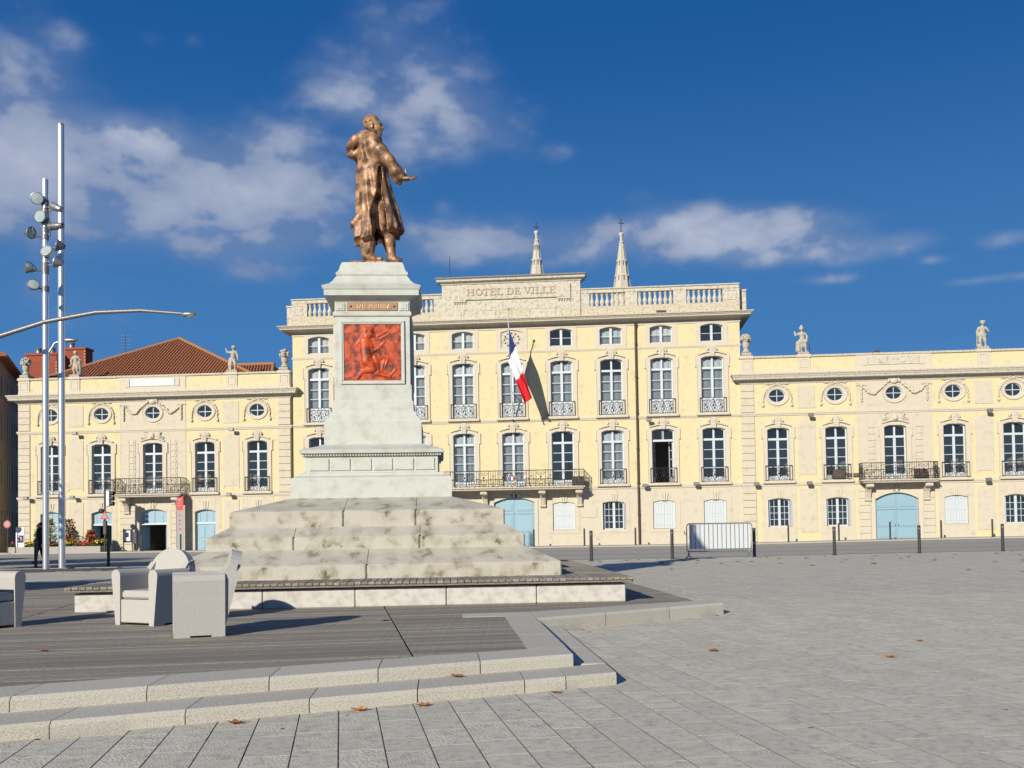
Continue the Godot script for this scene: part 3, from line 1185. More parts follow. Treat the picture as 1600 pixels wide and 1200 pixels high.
func balconette_shape() -> Mesh:
	if cache.has("balconette"):
		return cache["balconette"]
	var g := Geo.new()
	for y in [0.04, 0.98]:
		g.tube([Vector3(-0.86, y, 0.0), Vector3(0.86, y, 0.0)], 0.022, 5)
	for x in [-0.86, 0.86]:
		g.tube([Vector3(x, 0.0, 0.0), Vector3(x, 1.0, 0.0)], 0.02, 5)
		g.tube([Vector3(x, 0.98, 0.0), Vector3(x, 0.98, -0.16)], 0.018, 4)
		g.tube([Vector3(x, 0.04, 0.0), Vector3(x, 0.04, -0.16)], 0.018, 4)
	g.tube([Vector3(-0.7, 0.04, 0), Vector3(-0.7, 0.98, 0)], 0.012, 4)
	g.tube([Vector3(0.7, 0.04, 0), Vector3(0.7, 0.98, 0)], 0.012, 4)
	railing_field(g, -0.7, 0.7, 0.06, 0.96, 0.0)
	cache["balconette"] = g.mesh()
	return cache["balconette"]


# a long balcony: slab on consoles with a scrolled railing; returns its node's parts under parent
func balcony(parent: Node3D, x: float, half: float, y: float, out: float, consoles: Array) -> void:
	var s := Geo.new()
	s.mould(PackedVector2Array([Vector2(x - half, 0), Vector2(x - half, out), Vector2(x + half, out), Vector2(x + half, 0)]), [Vector2(-0.06, y - 0.2), Vector2(-0.02, y - 0.1), Vector2(0.06, y - 0.08), Vector2(0.06, y)])
	s.quad(Vector3(x - half - 0.06, y, out + 0.06), Vector3(x + half + 0.06, y, out + 0.06), Vector3(x + half + 0.06, y, 0), Vector3(x - half - 0.06, y, 0))
	s.quad(Vector3(x - half, y - 0.2, 0), Vector3(x + half, y - 0.2, 0), Vector3(x + half, y - 0.2, out), Vector3(x - half, y - 0.2, out))
	var b := part("balcony", s, M.cornice_stone, parent)
	var g := Geo.new()
	var z := out - 0.05
	for yy in [0.06, 0.2, 1.08]:
		g.tube([Vector3(x - half, y + yy, 0.0), Vector3(x - half, y + yy, z), Vector3(x + half, y + yy, z), Vector3(x + half, y + yy, 0.0)], 0.02 if yy < 1 else 0.028, 5)
	var cells := int(round(half * 2 / 0.62))
	for k in cells + 1:
		var xx := lerpf(x - half, x + half, float(k) / cells)
		g.tube([Vector3(xx, y, z), Vector3(xx, y + 1.08, z)], 0.018, 4)
		if k < cells:
			var xn := lerpf(x - half, x + half, float(k + 1) / cells)
			if k % 2 == 0:
				for sx in [-1.0, 1.0]:
					for sy in [-1.0, 1.0]:
						g.tube(scroll(Vector2((xx + xn) / 2 + sx * 0.13, y + 0.64 + sy * 0.2), 0.15, 0.0 if sx > 0 else PI, 1.2 * sx * sy, z), 0.014, 4)
				g.ball(Vector3((xx + xn) / 2, y + 0.64, z), Vector3(0.06, 0.09, 0.03), 6)
			else:
				for q in 3:
					var xq := lerpf(xx, xn, (q + 1) / 4.0)
					g.tube([Vector3(xq, y + 0.2, z), Vector3(xq, y + 1.08, z)], 0.013, 4)
					g.tube(scroll(Vector2(xq, y + 0.5 + 0.2 * (q % 2)), 0.09, 0.0, 1.0, z), 0.012, 4)
			g.tube(scroll(Vector2((xx + xn) / 2 - 0.1, y + 0.13), 0.06, 0.0, 1.0, z), 0.01, 4)
			g.tube(scroll(Vector2((xx + xn) / 2 + 0.1, y + 0.13), 0.06, PI, -1.0, z), 0.01, 4)
	for sx in [-1.0, 1.0]:
		for q in 5:
			var zz := z * (q + 0.5) / 5.0
			g.tube([Vector3(x + sx * half, y, zz), Vector3(x + sx * half, y + 1.08, zz)], 0.014, 4)
			g.tube([Vector3(x + sx * half, y + 0.25, zz), Vector3(x + sx * half, y + 0.6, zz + 0.14), Vector3(x + sx * half, y + 0.95, zz)], 0.012, 4)
	part("railing", g, M.iron, b)
	for cx in consoles:
		var c := Geo.new()
		var prof := PackedVector2Array([Vector2(0, y - 0.22), Vector2(0, y - 1.35), Vector2(0.14, y - 1.35), Vector2(0.2, y - 1.2), Vector2(0.3, y - 0.8), Vector2(0.5, y - 0.55), Vector2(out * 0.82, y - 0.42), Vector2(out * 0.86, y - 0.22)])
		var q := Geo.new()
		q.prism(prof, -0.17, 0.17)
		c.add(q, Transform3D(Basis(Vector3(0, 0, 1), Vector3(0, 1, 0), Vector3(-1, 0, 0)), Vector3(cx, 0, 0)))
		c.tube([Vector3(cx - 0.23, y - 0.36, out * 0.72), Vector3(cx + 0.23, y - 0.36, out * 0.72)], 0.13, 10)
		c.tube([Vector3(cx - 0.2, y - 1.28, 0.14), Vector3(cx + 0.2, y - 1.28, 0.14)], 0.08, 8)
		for xx in [-0.1, 0.0, 0.1]:
			c.tube([Vector3(cx + xx, y - 1.2, 0.21), Vector3(cx + xx, y - 0.8, 0.31), Vector3(cx + xx, y - 0.56, 0.51)], 0.025, 4)
		c.box(Vector3(cx - 0.25, y - 0.24, 0.0), Vector3(cx + 0.25, y - 0.201, out * 0.9))
		part("console", c, M.trim_stone, b)


func shutters(parent: Node3D, x: float, y0: float, w: float, h: float, rise: float) -> void:
	var key := "shutter %.2f %.2f" % [w, h]
	if not cache.has(key):
		for s in [-1.0, 1.0]:
			var g := Geo.new()
			var n := 4
			for k in n:                        # boards with open joints
				var xa: float = s * (0.006 + (w / 2 - 0.012) * k / n)
				var xb: float = s * (0.006 + (w / 2 - 0.012) * (k + 1) / n - 0.008)
				var l := minf(xa, xb)
				var m := maxf(xa, xb)
				g.band(l, m, func(_t: float) -> float: return 0.02, func(t: float) -> float: return arch(w, h, rise, lerpf(l, m, t)) - 0.02, -0.045, 0.0, 2)
			for yy in [0.22, h * 0.53, h - 0.1]:
				g.box(Vector3(minf(s * 0.03, s * (w / 2 - 0.02)), yy - 0.02, -0.06), Vector3(maxf(s * 0.03, s * (w / 2 - 0.02)), yy + 0.02, -0.046))
			cache[key + str(s)] = g.mesh()
			var i := Geo.new()
			for yy in [0.22, h * 0.53, h - 0.1]:
				for k in 3:
					i.ball(Vector3(s * (0.1 + k * 0.2), yy, 0.005), Vector3(0.016, 0.035, 0.014), 6)
			cache[key + "iron" + str(s)] = i.mesh()
		cache[key] = true
	for s in [-1.0, 1.0]:
		var o := part("shutter", cache[key + str(s)], M.shutter_paint, parent, Vector3(x, y0, -0.1))
		part("hinge_bolts", cache[key + "iron" + str(s)], M.lamp_grey, o)


func coach_door(parent: Node3D, x: float, y0: float, w: float, h: float, rise: float) -> void:
	for s in [-1.0, 1.0]:
		var g := Geo.new()
		var l := minf(s * 0.006, s * w / 2)
		var m := maxf(s * 0.006, s * w / 2)
		g.band(l, m, func(_t: float) -> float: return 0.02, func(t: float) -> float: return arch(w, h, rise, lerpf(l, m, t)), -0.08, 0.0, 6)
		var o := part("door_leaf", g, M.blue_paint, parent, Vector3(x, y0, -0.18))
		var cx: float = s * w / 4
		var pw := w / 2 - 0.2
		for r in [[0.1, h * 0.27], [h * 0.32, h * 0.72], [h * 0.8, h * 0.97]]:
			var f := Geo.new()
			f.bevel(Vector3(cx - pw / 2, r[0], -0.005), Vector3(cx + pw / 2, r[1], 0.03), 0.02)
			f.bevel(Vector3(cx - pw / 2 + 0.1, r[0] + 0.08, 0.02), Vector3(cx + pw / 2 - 0.1, r[1] - 0.08, 0.045), 0.015)
			part("door_panel", f, M.blue_paint, o)
		var rail := Geo.new()
		rail.bevel(Vector3(minf(s * 0.01, s * w / 2), h * 0.74, -0.01), Vector3(maxf(s * 0.01, s * w / 2), h * 0.78, 0.05), 0.012)
		part("rail", rail, M.blue_paint, o)
		var kn := Geo.new()
		kn.ball(Vector3(s * 0.1, h * 0.36, 0.05), Vector3(0.035, 0.05, 0.035), 8)
		part("handle", kn, M.iron, o)


# door in one bay with a blue fanlight; open: the leaves stand back and the hall behind is dark
func bay_door(parent: Node3D, x: float, y0: float, w: float, h: float, rise: float, open: bool) -> void:
	var g := Geo.new()
	var hw := w / 2.0
	var ty := h - 0.85
	for s in [-1.0, 1.0]:
		g.box(Vector3(minf(s * hw, s * (hw - 0.07)), 0, -0.08), Vector3(maxf(s * hw, s * (hw - 0.07)), h, 0))
	g.band(-hw, hw, func(t: float) -> float: return arch(w, h, rise, (t - 0.5) * w) - 0.07, func(t: float) -> float: return arch(w, h, rise, (t - 0.5) * w), -0.08, 0.003, 8)
	g.box(Vector3(-hw + 0.07, ty, -0.08), Vector3(hw - 0.07, ty + 0.12, 0.04))
	var f := part("doorway", g, M.white_paint, parent, Vector3(x, y0, -0.2))
	var l := Geo.new()
	l.band(-hw + 0.07, hw - 0.07, func(_t: float) -> float: return ty + 0.12, func(t: float) -> float: return arch(w, h, rise, (t - 0.5) * (w - 0.14)) - 0.07, -0.04, -0.03, 8)
	l.box(Vector3(-0.025, ty + 0.12, -0.03), Vector3(0.025, h + rise - 0.07, 0.0))
	l.box(Vector3(-hw * 0.62 - 0.015, ty + 0.12, -0.03), Vector3(-hw * 0.62 + 0.015, h - 0.02, -0.01))
	l.box(Vector3(hw * 0.62 - 0.015, ty + 0.12, -0.03), Vector3(hw * 0.62 + 0.015, h - 0.02, -0.01))
	part("fanlight", l, M.blue_paint, f)
	for s in [-1.0, 1.0]:
		var d := Geo.new()
		var lw := hw - 0.08
		d.box(Vector3(0, 0.01, -0.05), Vector3(lw, ty - 0.01, 0.0))
		for r in [[0.15, 0.75], [0.9, ty - 0.15]]:
			d.bevel(Vector3(0.12, r[0], -0.005), Vector3(lw - 0.12, r[1], 0.03), 0.015)
		var o := part("door_leaf", d, M.blue_paint, f)
		if open:
			o.position = Vector3(s * (hw - 0.08), 0, 0.02)
			o.rotation.y = 2.03 if s > 0 else 1.37
		else:
			o.position = Vector3(0.004 if s > 0 else -0.004 - lw, 0, -0.03)


# ---------------------------------------------------------------- ornaments
func garland(pts: Array, r: float) -> Geo:
	var g := Geo.new()
	var c := Curve3D.new()
	for p in pts:
		c.add_point(p)
	c.bake_interval = 0.05
	var step := r * 1.25
	var count := int(c.get_baked_length() / step)
	for k in count + 1:
		var t := float(k) / maxf(1.0, count)
		var rr := r * (0.62 + 0.5 * sin(PI * t))
		var p := c.sample_baked(c.get_baked_length() * t)
		var j := 0.35 * r
		g.ball(p + Vector3(rng.randf_range(-j, j), rng.randf_range(-j, j), 0), Vector3(rr, rr, rr * 0.8), 7)
	return g


func tassel(g: Geo, at: Vector3, n: int, r: float) -> void:
	for k in n:
		g.ball(at - Vector3(0, k * r * 1.7, 0), Vector3(r * (0.7 + 0.25 * (k % 2)), r, r * 0.8), 7)


func ribbon(g: Geo, at: Vector3, s: float) -> void:
	for sx in [-1.0, 1.0]:
		g.tube([at, at + Vector3(sx * 0.18, 0.1, 0.03) * s, at + Vector3(sx * 0.3, 0.0, 0) * s, at + Vector3(sx * 0.12, -0.07, 0.02) * s, at], 0.03 * s, 5, false)
		g.tube([at, at + Vector3(sx * 0.4, 0.03, 0) * s, at + Vector3(sx * 0.58, -0.03, 0.01) * s, at + Vector3(sx * 0.75, 0.01, 0) * s], 0.026 * s, 5)


func cornice_profile(y: float, h: float, out: float) -> Array:
	return [Vector2(0.0, y), Vector2(0.04, y), Vector2(0.05, y + h * 0.12), Vector2(0.12, y + h * 0.15), Vector2(out * 0.3, y + h * 0.34), Vector2(out * 0.36, y + h * 0.38), Vector2(out * 0.8, y + h * 0.42), Vector2(out * 0.82, y + h * 0.62), Vector2(out * 0.86, y + h * 0.64), Vector2(out * 0.93, y + h * 0.82), Vector2(out, y + h * 0.86), Vector2(out, y + h), Vector2(0.0, y + h + 0.06)]


func quoins(parent: Node3D, x: float, w: float, levels: Array, wrap := 0.0) -> void:
	for lv in levels:
		var n: int = maxi(1, int(round((lv[1] - lv[0]) / 0.47)))
		var h: float = (lv[1] - lv[0]) / n
		var key := "quoin %.3f %.2f %.2f" % [h, w, wrap]
		if not cache.has(key):
			var g := Geo.new()
			g.bevel(Vector3(-w / 2 - maxf(0.0, -wrap), 0.012, -maxf(absf(wrap), 0.06)), Vector3(w / 2 + maxf(0.0, wrap), h - 0.012, 0.07), 0.014)
			cache[key] = g.mesh()
		for k in n:
			part("quoin", cache[key], M.beige_render, parent, Vector3(x, lv[0] + k * h, 0))


func raised_panel(parent: Node3D, lo: Vector2, hi: Vector2, fancy := false) -> void:
	var g := Geo.new()
	if fancy:
		var c := (lo.x + hi.x) / 2
		var poly := PackedVector2Array([Vector2(lo.x, lo.y), Vector2(lo.x + 0.02, lo.y), Vector2(lo.x + 0.02, lo.y + 0.1), Vector2(lo.x + 0.14, lo.y + 0.2), Vector2(hi.x - 0.14, lo.y + 0.2), Vector2(hi.x - 0.02, lo.y + 0.1), Vector2(hi.x - 0.02, lo.y), Vector2(hi.x, lo.y), Vector2(hi.x, hi.y - 0.25), Vector2(hi.x - 0.1, hi.y - 0.24), Vector2(hi.x - 0.22, hi.y - 0.14), Vector2(c + 0.1, hi.y - 0.01), Vector2(c, hi.y), Vector2(c - 0.1, hi.y - 0.01), Vector2(lo.x + 0.22, hi.y - 0.14), Vector2(lo.x + 0.1, hi.y - 0.24), Vector2(lo.x, hi.y - 0.25)])
		g.prism(poly, -0.01, 0.035)
	else:
		g.bevel(Vector3(lo.x, lo.y, -0.03), Vector3(hi.x, hi.y, 0.035), 0.01)
	part("wall_panel", g, M.beige_render, parent)


func keystone_small(parent: Node3D, x: float, y: float) -> void:
	if not cache.has("key small"):
		var g := Geo.new()
		for k in 3:
			var a := (k - 1) * 0.14
			g.prism(PackedVector2Array([Vector2(a * 0.9 - 0.055, -0.05), Vector2(a * 0.9 + 0.055, -0.05), Vector2(a * 1.45 + 0.065, 0.48), Vector2(a * 1.45 - 0.065, 0.48)]), -0.02, 0.06 if k != 1 else 0.085)
		cache["key small"] = g.mesh()
	part("keystone", cache["key small"], M.trim_stone, parent, Vector3(x, y, 0))


func wall_lamp(parent: Node3D, x: float, y: float) -> void:
	if not cache.has("wall lamp"):
		var g := Geo.new()
		g.tube([Vector3(0, 0, 0), Vector3(0, 0.05, 0.5)], 0.025, 5)
		g.bevel(Vector3(-0.17, -0.06, 0.4), Vector3(0.17, 0.16, 0.62), 0.03)
		cache["wall lamp"] = g.mesh()
	part("floodlight", cache["wall lamp"], M.lamp_grey, parent, Vector3(x, y, 0))


func interior(parent: Node3D, x0: float, x1: float, y0: float, floors: Array, deep: float) -> void:
	var g := Geo.new()
	g.quad(Vector3(x0, y0, -deep), Vector3(x1, y0, -deep), Vector3(x1, floors[-1], -deep), Vector3(x0, floors[-1], -deep))
	for y in floors:
		g.box(Vector3(x0, y - 0.15, -deep), Vector3(x1, y, -0.32))
	g.quad(Vector3(x1, y0, -deep), Vector3(x1, y0, -0.3), Vector3(x1, floors[-1], -0.3), Vector3(x1, floors[-1], -deep))
	g.quad(Vector3(x0, y0, -0.3), Vector3(x0, y0, -deep), Vector3(x0, floors[-1], -deep), Vector3(x0, floors[-1], -0.3))
	part("rooms", g, M.interior, parent)


# ---------------------------------------------------------------- the middle block
func build_hall() -> void:
	var t := thing("town_hall", "tall yellow town hall with balustraded roof and carved name above the clock", "town hall", facade(0, 0, 0), AF)
	var L := -15.2
	var R := 15.2
	var col := func(i: int) -> float: return 3.34 * (i - 4)
	# --- walls
	var low := Geo.new()
	var hs := []
	for i in 9:
		hs.append(hole(0, 2.74, 0.2, 3.2, 0.32) if i == 4 else hole(col.call(i), 1.48, 1.28, 3.05, 0.12))
	wall_band(low, L, R, -0.1, 4.0, hs)
	part("ground_floor_wall", low, M.beige_render, t)
	var up := Geo.new()
	hs = []
	for i in 9:
		hs.append(hole(col.call(i), 1.48, 4.33, 7.8, 0.17))
	wall_band(up, L, R, 4.0, 8.79, hs)
	hs = []
	for i in 9:
		hs.append(hole(col.call(i), 1.48, 8.94, 12.57, 0.17))
	wall_band(up, L, R, 8.79, 13.4, hs)
	hs = []
	for i in 9:
		hs.append(hole(col.call(i), 1.48, 13.68, 14.72, 0.15))
	wall_band(up, L, R, 13.4, 15.0, hs)
	part("upper_wall", up, M.yellow_render, t)
	var side := Geo.new()
	for s in [[L, -1.0], [R, 1.0]]:
		var x: float = s[0]
		if s[1] < 0:
			side.quad(Vector3(x, -0.1, -12), Vector3(x, -0.1, 0), Vector3(x, 15, 0), Vector3(x, 15, -12))
		else:
			side.quad(Vector3(x, -0.1, 0), Vector3(x, -0.1, -12), Vector3(x, 15, -12), Vector3(x, 15, 0))
	side.quad(Vector3(R, -0.1, -12), Vector3(L, -0.1, -12), Vector3(L, 15, -12), Vector3(R, 15, -12))
	part("side_walls", side, M.yellow_render, t)
	var roof := Geo.new()
	roof.box(Vector3(L + 0.05, 15.3, -11.9), Vector3(R - 0.05, 15.62, -0.1))
	part("roof", roof, M.lead, t)
	interior(t, L + 0.1, R - 0.1, 0.2, [0.21, 4.1, 8.75, 13.45, 15.2], 4.5)
	# --- string courses
	var path := PackedVector2Array([Vector2(L, -12), Vector2(L, 0), Vector2(R, 0), Vector2(R, -12)])
	for y in [[3.98, 0.2, 0.1], [8.62, 0.18, 0.1], [13.3, 0.14, 0.06]]:
		var g := Geo.new()
		g.mould(path, [Vector2(0, y[0]), Vector2(y[2] * 0.5, y[0]), Vector2(y[2] * 0.6, y[0] + y[1] * 0.4), Vector2(y[2], y[0] + y[1] * 0.5), Vector2(y[2], y[0] + y[1]), Vector2(0, y[0] + y[1] + 0.03)])
		part("string_course", g, M.trim_stone, t)
	var fr := Geo.new()
	fr.mould(path, [Vector2(0, 14.92), Vector2(0.05, 14.92), Vector2(0.05, 15.02), Vector2(0.03, 15.03), Vector2(0.03, 15.14), Vector2(0, 15.14)])
	part("frieze", fr, M.trim_stone, t)
	var cor := Geo.new()
	cor.mould(path, cornice_profile(15.1, 0.44, 0.85))
	part("cornice", cor, M.cornice_stone, t)
	# --- balustrade
	var att := Geo.new()
	for seg in [[L - 0.05, -4.7], [4.7, R + 0.05]]:
		att = Geo.new()
		att.box(Vector3(seg[0], 15.58, -0.45), Vector3(seg[1], 16.28, 0.02))
		part("parapet_base", att, M.ochre_stone, t)
	var rail := Geo.new()
	for seg in [[L - 0.05, -4.72], [4.72, R + 0.05]]:
		rail = Geo.new()
		rail.bevel(Vector3(seg[0], 17.18, -0.42), Vector3(seg[1], 17.42, 0.03), 0.03)
		rail.bevel(Vector3(seg[0] - 0.03, 17.42, -0.46), Vector3(seg[1] + 0.03, 17.52, 0.1), 0.03)
		part("hand_rail", rail, M.pale_stone, t)
	for s in [-1.0, 1.0]:
		for p in [[4.72, 5.3], [7.7, 8.5], [10.9, 11.75], [14.15, 15.25]]:
			var g := Geo.new()
			g.box(Vector3(minf(s * p[0], s * p[1]), 16.28, -0.4), Vector3(maxf(s * p[0], s * p[1]), 17.18, 0.0))
			if p[0] > 14.0:
				var c: float = s * 14.75
				for e in [[c - 0.3, c + 0.3, 16.42, 16.46], [c - 0.3, c + 0.3, 17.02, 17.06], [c - 0.3, c - 0.26, 16.46, 17.02], [c + 0.26, c + 0.3, 16.46, 17.02]]:
					g.box(Vector3(e[0], e[2], 0.0), Vector3(e[1], e[3], 0.03))
			part("balustrade_pier", g, M.pale_stone, t)
		for b in [[5.3, 7.7], [8.5, 10.9], [11.75, 14.15]]:
			var n := int(round((b[1] - b[0]) / 0.343))
			if not cache.has("baluster"):
				var g := Geo.new()
				g.lathe([Vector2(0.0, 0.0), Vector2(0.13, 0.0), Vector2(0.13, 0.08), Vector2(0.09, 0.1), Vector2(0.15, 0.26), Vector2(0.155, 0.34), Vector2(0.1, 0.5), Vector2(0.065, 0.62), Vector2(0.085, 0.7), Vector2(0.065, 0.74), Vector2(0.13, 0.82), Vector2(0.13, 0.9), Vector2(0.0, 0.9)], 12)
				cache["baluster"] = g.mesh()
			for k in n:
				part("baluster", cache["baluster"], M.pale_stone, t, Vector3(s * lerpf(b[0], b[1], (k + 0.5) / n), 16.28, -0.2))
	for s in [-1.0, 1.0]:                     # the parapet turns back along the sides, one step lower
		var g := Geo.new()
		g.box(Vector3(minf(s * 15.26, s * 15.75), 15.58, -1.6), Vector3(maxf(s * 15.26, s * 15.75), 17.08, -0.55))
		g.bevel(Vector3(minf(s * 15.26, s * 15.8), 17.08, -1.65), Vector3(maxf(s * 15.26, s * 15.8), 17.2, -0.48), 0.02)
		part("corner_pier", g, M.pale_stone, t)
	# --- raised name block
	var blk := Geo.new()
	blk.box(Vector3(-4.7, 15.58, -0.7), Vector3(4.7, 18.1, 0.12))
	var nb := part("name_block", blk, M.pale_stone, t)
	var cap := Geo.new()
	cap.mould(PackedVector2Array([Vector2(-4.7, -0.7), Vector2(-4.7, 0.12), Vector2(4.7, 0.12), Vector2(4.7, -0.7)]), [Vector2(0, 18.05), Vector2(0.06, 18.07), Vector2(0.1, 18.16), Vector2(0.32, 18.24), Vector2(0.34, 18.38), Vector2(0.4, 18.4)])
	part("block_cornice", cap, M.pale_stone, nb)
	var lid := Geo.new()
	lid.bevel(Vector3(-5.12, 18.4, -0.75), Vector3(5.12, 18.52, 0.56), 0.03)
	part("lead_cap", lid, M.lead, nb)
	var tab := Geo.new()
	tab.bevel(Vector3(-3.95, 16.98, 0.1), Vector3(4.05, 17.92, 0.24), 0.02)
	part("name_tablet", tab, M.pale_stone, nb)
	for x in [-3.5, 3.6]:
		var g := Geo.new()
		g.box(Vector3(x - 0.44, 16.86, 0.1), Vector3(x + 0.44, 16.98, 0.23))
		for k in 5:
			g.ball(Vector3(x - 0.34 + k * 0.17, 16.78, 0.16), Vector3(0.06, 0.09, 0.06), 6)
		g.box(Vector3(x - 0.44, 16.2, 0.1), Vector3(x + 0.44, 16.7, 0.15))
		part("bracket", g, M.pale_stone, nb)
	for k in 5:                                # ashlar of the block, two courses
		var g := Geo.new()
		g.bevel(Vector3(-2.9 + k * 1.2, 16.24, 0.08), Vector3(-2.9 + k * 1.2 + 1.16, 16.9, 0.145), 0.012)
		part("ashlar_block", g, M.pale_stone, nb)
	var xs := -4.68
	for k in 8:
		var w: float = [1.3, 1.0, 1.35, 1.1, 1.2, 1.15, 1.0, 1.26][k]
		var g := Geo.new()
		g.bevel(Vector3(xs + 0.008, 15.66, 0.08), Vector3(xs + w - 0.008, 16.2, 0.15), 0.012)
		part("ashlar_block", g, M.ochre_stone if k in [3, 4, 7] else M.pale_stone, nb)
		xs += w
	var font := SystemFont.new()
	font.font_names = PackedStringArray(["Droid Serif"])
	var tm := TextMesh.new()
	tm.text = "HOTEL DE VILLE"
	tm.font = font
	tm.font_size = 64
	tm.pixel_size = 0.0098
	tm.depth = 0.06
	var w0: float = tm.get_aabb().size.x
	var tx := part("carved_name", tm, M.carved, nb, Vector3(0.02, 17.47, 0.255))
	tx.scale = Vector3(6.0 / maxf(w0, 0.1), 1.0, 1.0)
	# --- windows
	for i in 9:
		var x: float = col.call(i)
		if i == 4:
			clock(t)
		else:
			put_window(t, grid_shapes(1.48, 1.04, 0.15, 1, 2), Vector3(x, 13.68, -0.17), "" if i in [5, 8] else ("blind" if i in [0, 2, 3, 7] else "curtain"), 1.5, 1.2)
		var g := Geo.new()
		for s in [-1.0, 1.0]:
			g.box(Vector3(x + minf(s * 0.74, s * 1.06), 13.44, -0.02), Vector3(x + maxf(s * 0.74, s * 1.06), 14.92, 0.035))
		g.band(x - 0.74, x + 0.74, func(q: float) -> float: return 14.72 + 0.15 * (1.0 - pow(2.0 * q - 1.0, 2.0)), func(_q: float) -> float: return 14.92, -0.02, 0.035, 8)
		g.box(Vector3(x - 0.74, 13.44, -0.02), Vector3(x + 0.74, 13.68, 0.035))
		part("attic_surround", g, M.trim_stone, t)
		put_window(t, tall_shapes(1.48, 3.63, 0.17, 0.72, 3, 0.98), Vector3(x, 8.94, -0.17), "blind" if i in [0, 2, 3] else "curtain", 1.5, 3.6 if i != 6 else 2.7)
		var sr := surround_shape(1.48, 8.94, 12.57, 0.17)
		var su := part("window_surround", sr[0], M.trim_stone, t, Vector3(x, 0, 0))
		part("keystone", sr[1], M.trim_stone, su)
		var sill := Geo.new()
		sill.bevel(Vector3(x - 1.1, 8.74, -0.05), Vector3(x + 1.1, 8.92, 0.28), 0.025)
		part("sill", sill, M.trim_stone, t)
		part("balconette", balconette_shape(), M.iron, t, Vector3(x, 8.93, 0.14))
		if i == 7:
			open_window(t, Vector3(x, 4.33, -0.17))
		else:
			put_window(t, tall_shapes(1.48, 3.47, 0.17, 0.72, 4, 0.34), Vector3(x, 4.33, -0.17), ["", "curtain", "blind", "curtain", "curtain", "", "curtain", "", ""][i], 1.5, 3.4)
		sr = surround_shape(1.48, 4.33, 7.8, 0.17)
		su = part("window_surround", sr[0], M.trim_stone, t, Vector3(x, 0, 0))
		part("keystone", sr[1], M.trim_stone, su)
		if i < 3 or i > 5:
			sill = Geo.new()
			sill.bevel(Vector3(x - 1.1, 4.14, -0.05), Vector3(x + 1.1, 4.31, 0.28), 0.025)
			part("sill", sill, M.trim_stone, t)
			part("balconette", balconette_shape(), M.iron, t, Vector3(x, 4.32, 0.14))
		if i != 4:
			keystone_small(t, x, 3.2)
			var gs := Geo.new()
			for s in [-1.0, 1.0]:
				gs.box(Vector3(x + minf(s * 0.74, s * 1.05), 1.05, -0.02), Vector3(x + maxf(s * 0.74, s * 1.05), 3.3, 0.03))
			gs.box(Vector3(x - 0.74, 1.05, -0.02), Vector3(x + 0.74, 1.27, 0.03))
			part("window_surround", gs, M.beige_render, t)
			if i == 6:
				lattice(t, x, 1.28, 1.48, 1.77)
			else:
				shutters(t, x, 1.28, 1.48, 1.77, 0.12)
	coach_door(t, 0, 0.2, 2.74, 3.0, 0.32)
	var dk := Geo.new()
	dk.band(-1.37, 1.37, func(q: float) -> float: return 3.2 + 0.32 * (1.0 - pow(2.0 * q - 1.0, 2.0)), func(q: float) -> float: return 3.42 + 0.34 * (1.0 - pow(2.0 * q - 1.0, 2.0)), -0.02, 0.06, 12)
	for s in [-1.0, 1.0]:
		dk.box(Vector3(minf(s * 1.37, s * 1.6), 0.2, -0.02), Vector3(maxf(s * 1.37, s * 1.6), 3.42, 0.06))
	part("door_surround", dk, M.trim_stone, t)
	keystone_small(t, 0, 3.56)
	balcony(t, 0.0, 4.75, 4.2, 1.25, [-4.35, -1.95, 1.95, 4.4])
	var plaque := Geo.new()
	plaque.bevel(Vector3(4.55, 2.1, -0.02), Vector3(5.55, 2.75, 0.04), 0.012)
	part("plaque", plaque, M.beige_render, t)
	var pipe := Geo.new()
	pipe.tube([Vector3(8.34, 0.2, 0.12), Vector3(8.34, 14.7, 0.12), Vector3(8.34, 15.05, 0.3)], 0.075, 8)
	for y in [2.2, 4.3, 6.6, 9.0, 11.4, 13.6]:
		pipe.tube([Vector3(8.34, y, 0.12), Vector3(8.34, y + 0.08, 0.12)], 0.1, 8)
	part("downpipe", pipe, M.pipe_brown, t)
	for a in [[9.1, 8.45], [12.1, 4.15], [8.75, 4.1]]:
		wall_lamp(t, a[0], a[1])
	var aer := Geo.new()
	aer.tube([Vector3(-4.2, 18.5, -0.3), Vector3(-4.2, 20.2, -0.3)], 0.02, 4)
	part("lightning_rod", aer, M.iron, t)
	var flap := Geo.new()
	flap.box(Vector3(9.75, 15.72, 0.0), Vector3(10.4, 15.86, 0.06))
	part("vent", flap, M.iron, t)


func lattice(parent: Node3D, x: float, y0: float, w: float, h: float) -> void:
	put_window(parent, grid_shapes(w - 0.16, h, 0.12, 2, 4), Vector3(x, y0, -0.2))
	for s in [-1.0, 1.0]:                     # shutters folded into the reveal
		var g := Geo.new()
		g.bevel(Vector3(-0.03, 0.03, 0.0), Vector3(0.01, h, 0.3), 0.008)
		var o := part("shutter", g, M.shutter_paint, parent, Vector3(x + s * (w / 2 - 0.03), y0, -0.2))
		o.rotation.y = s * 0.15


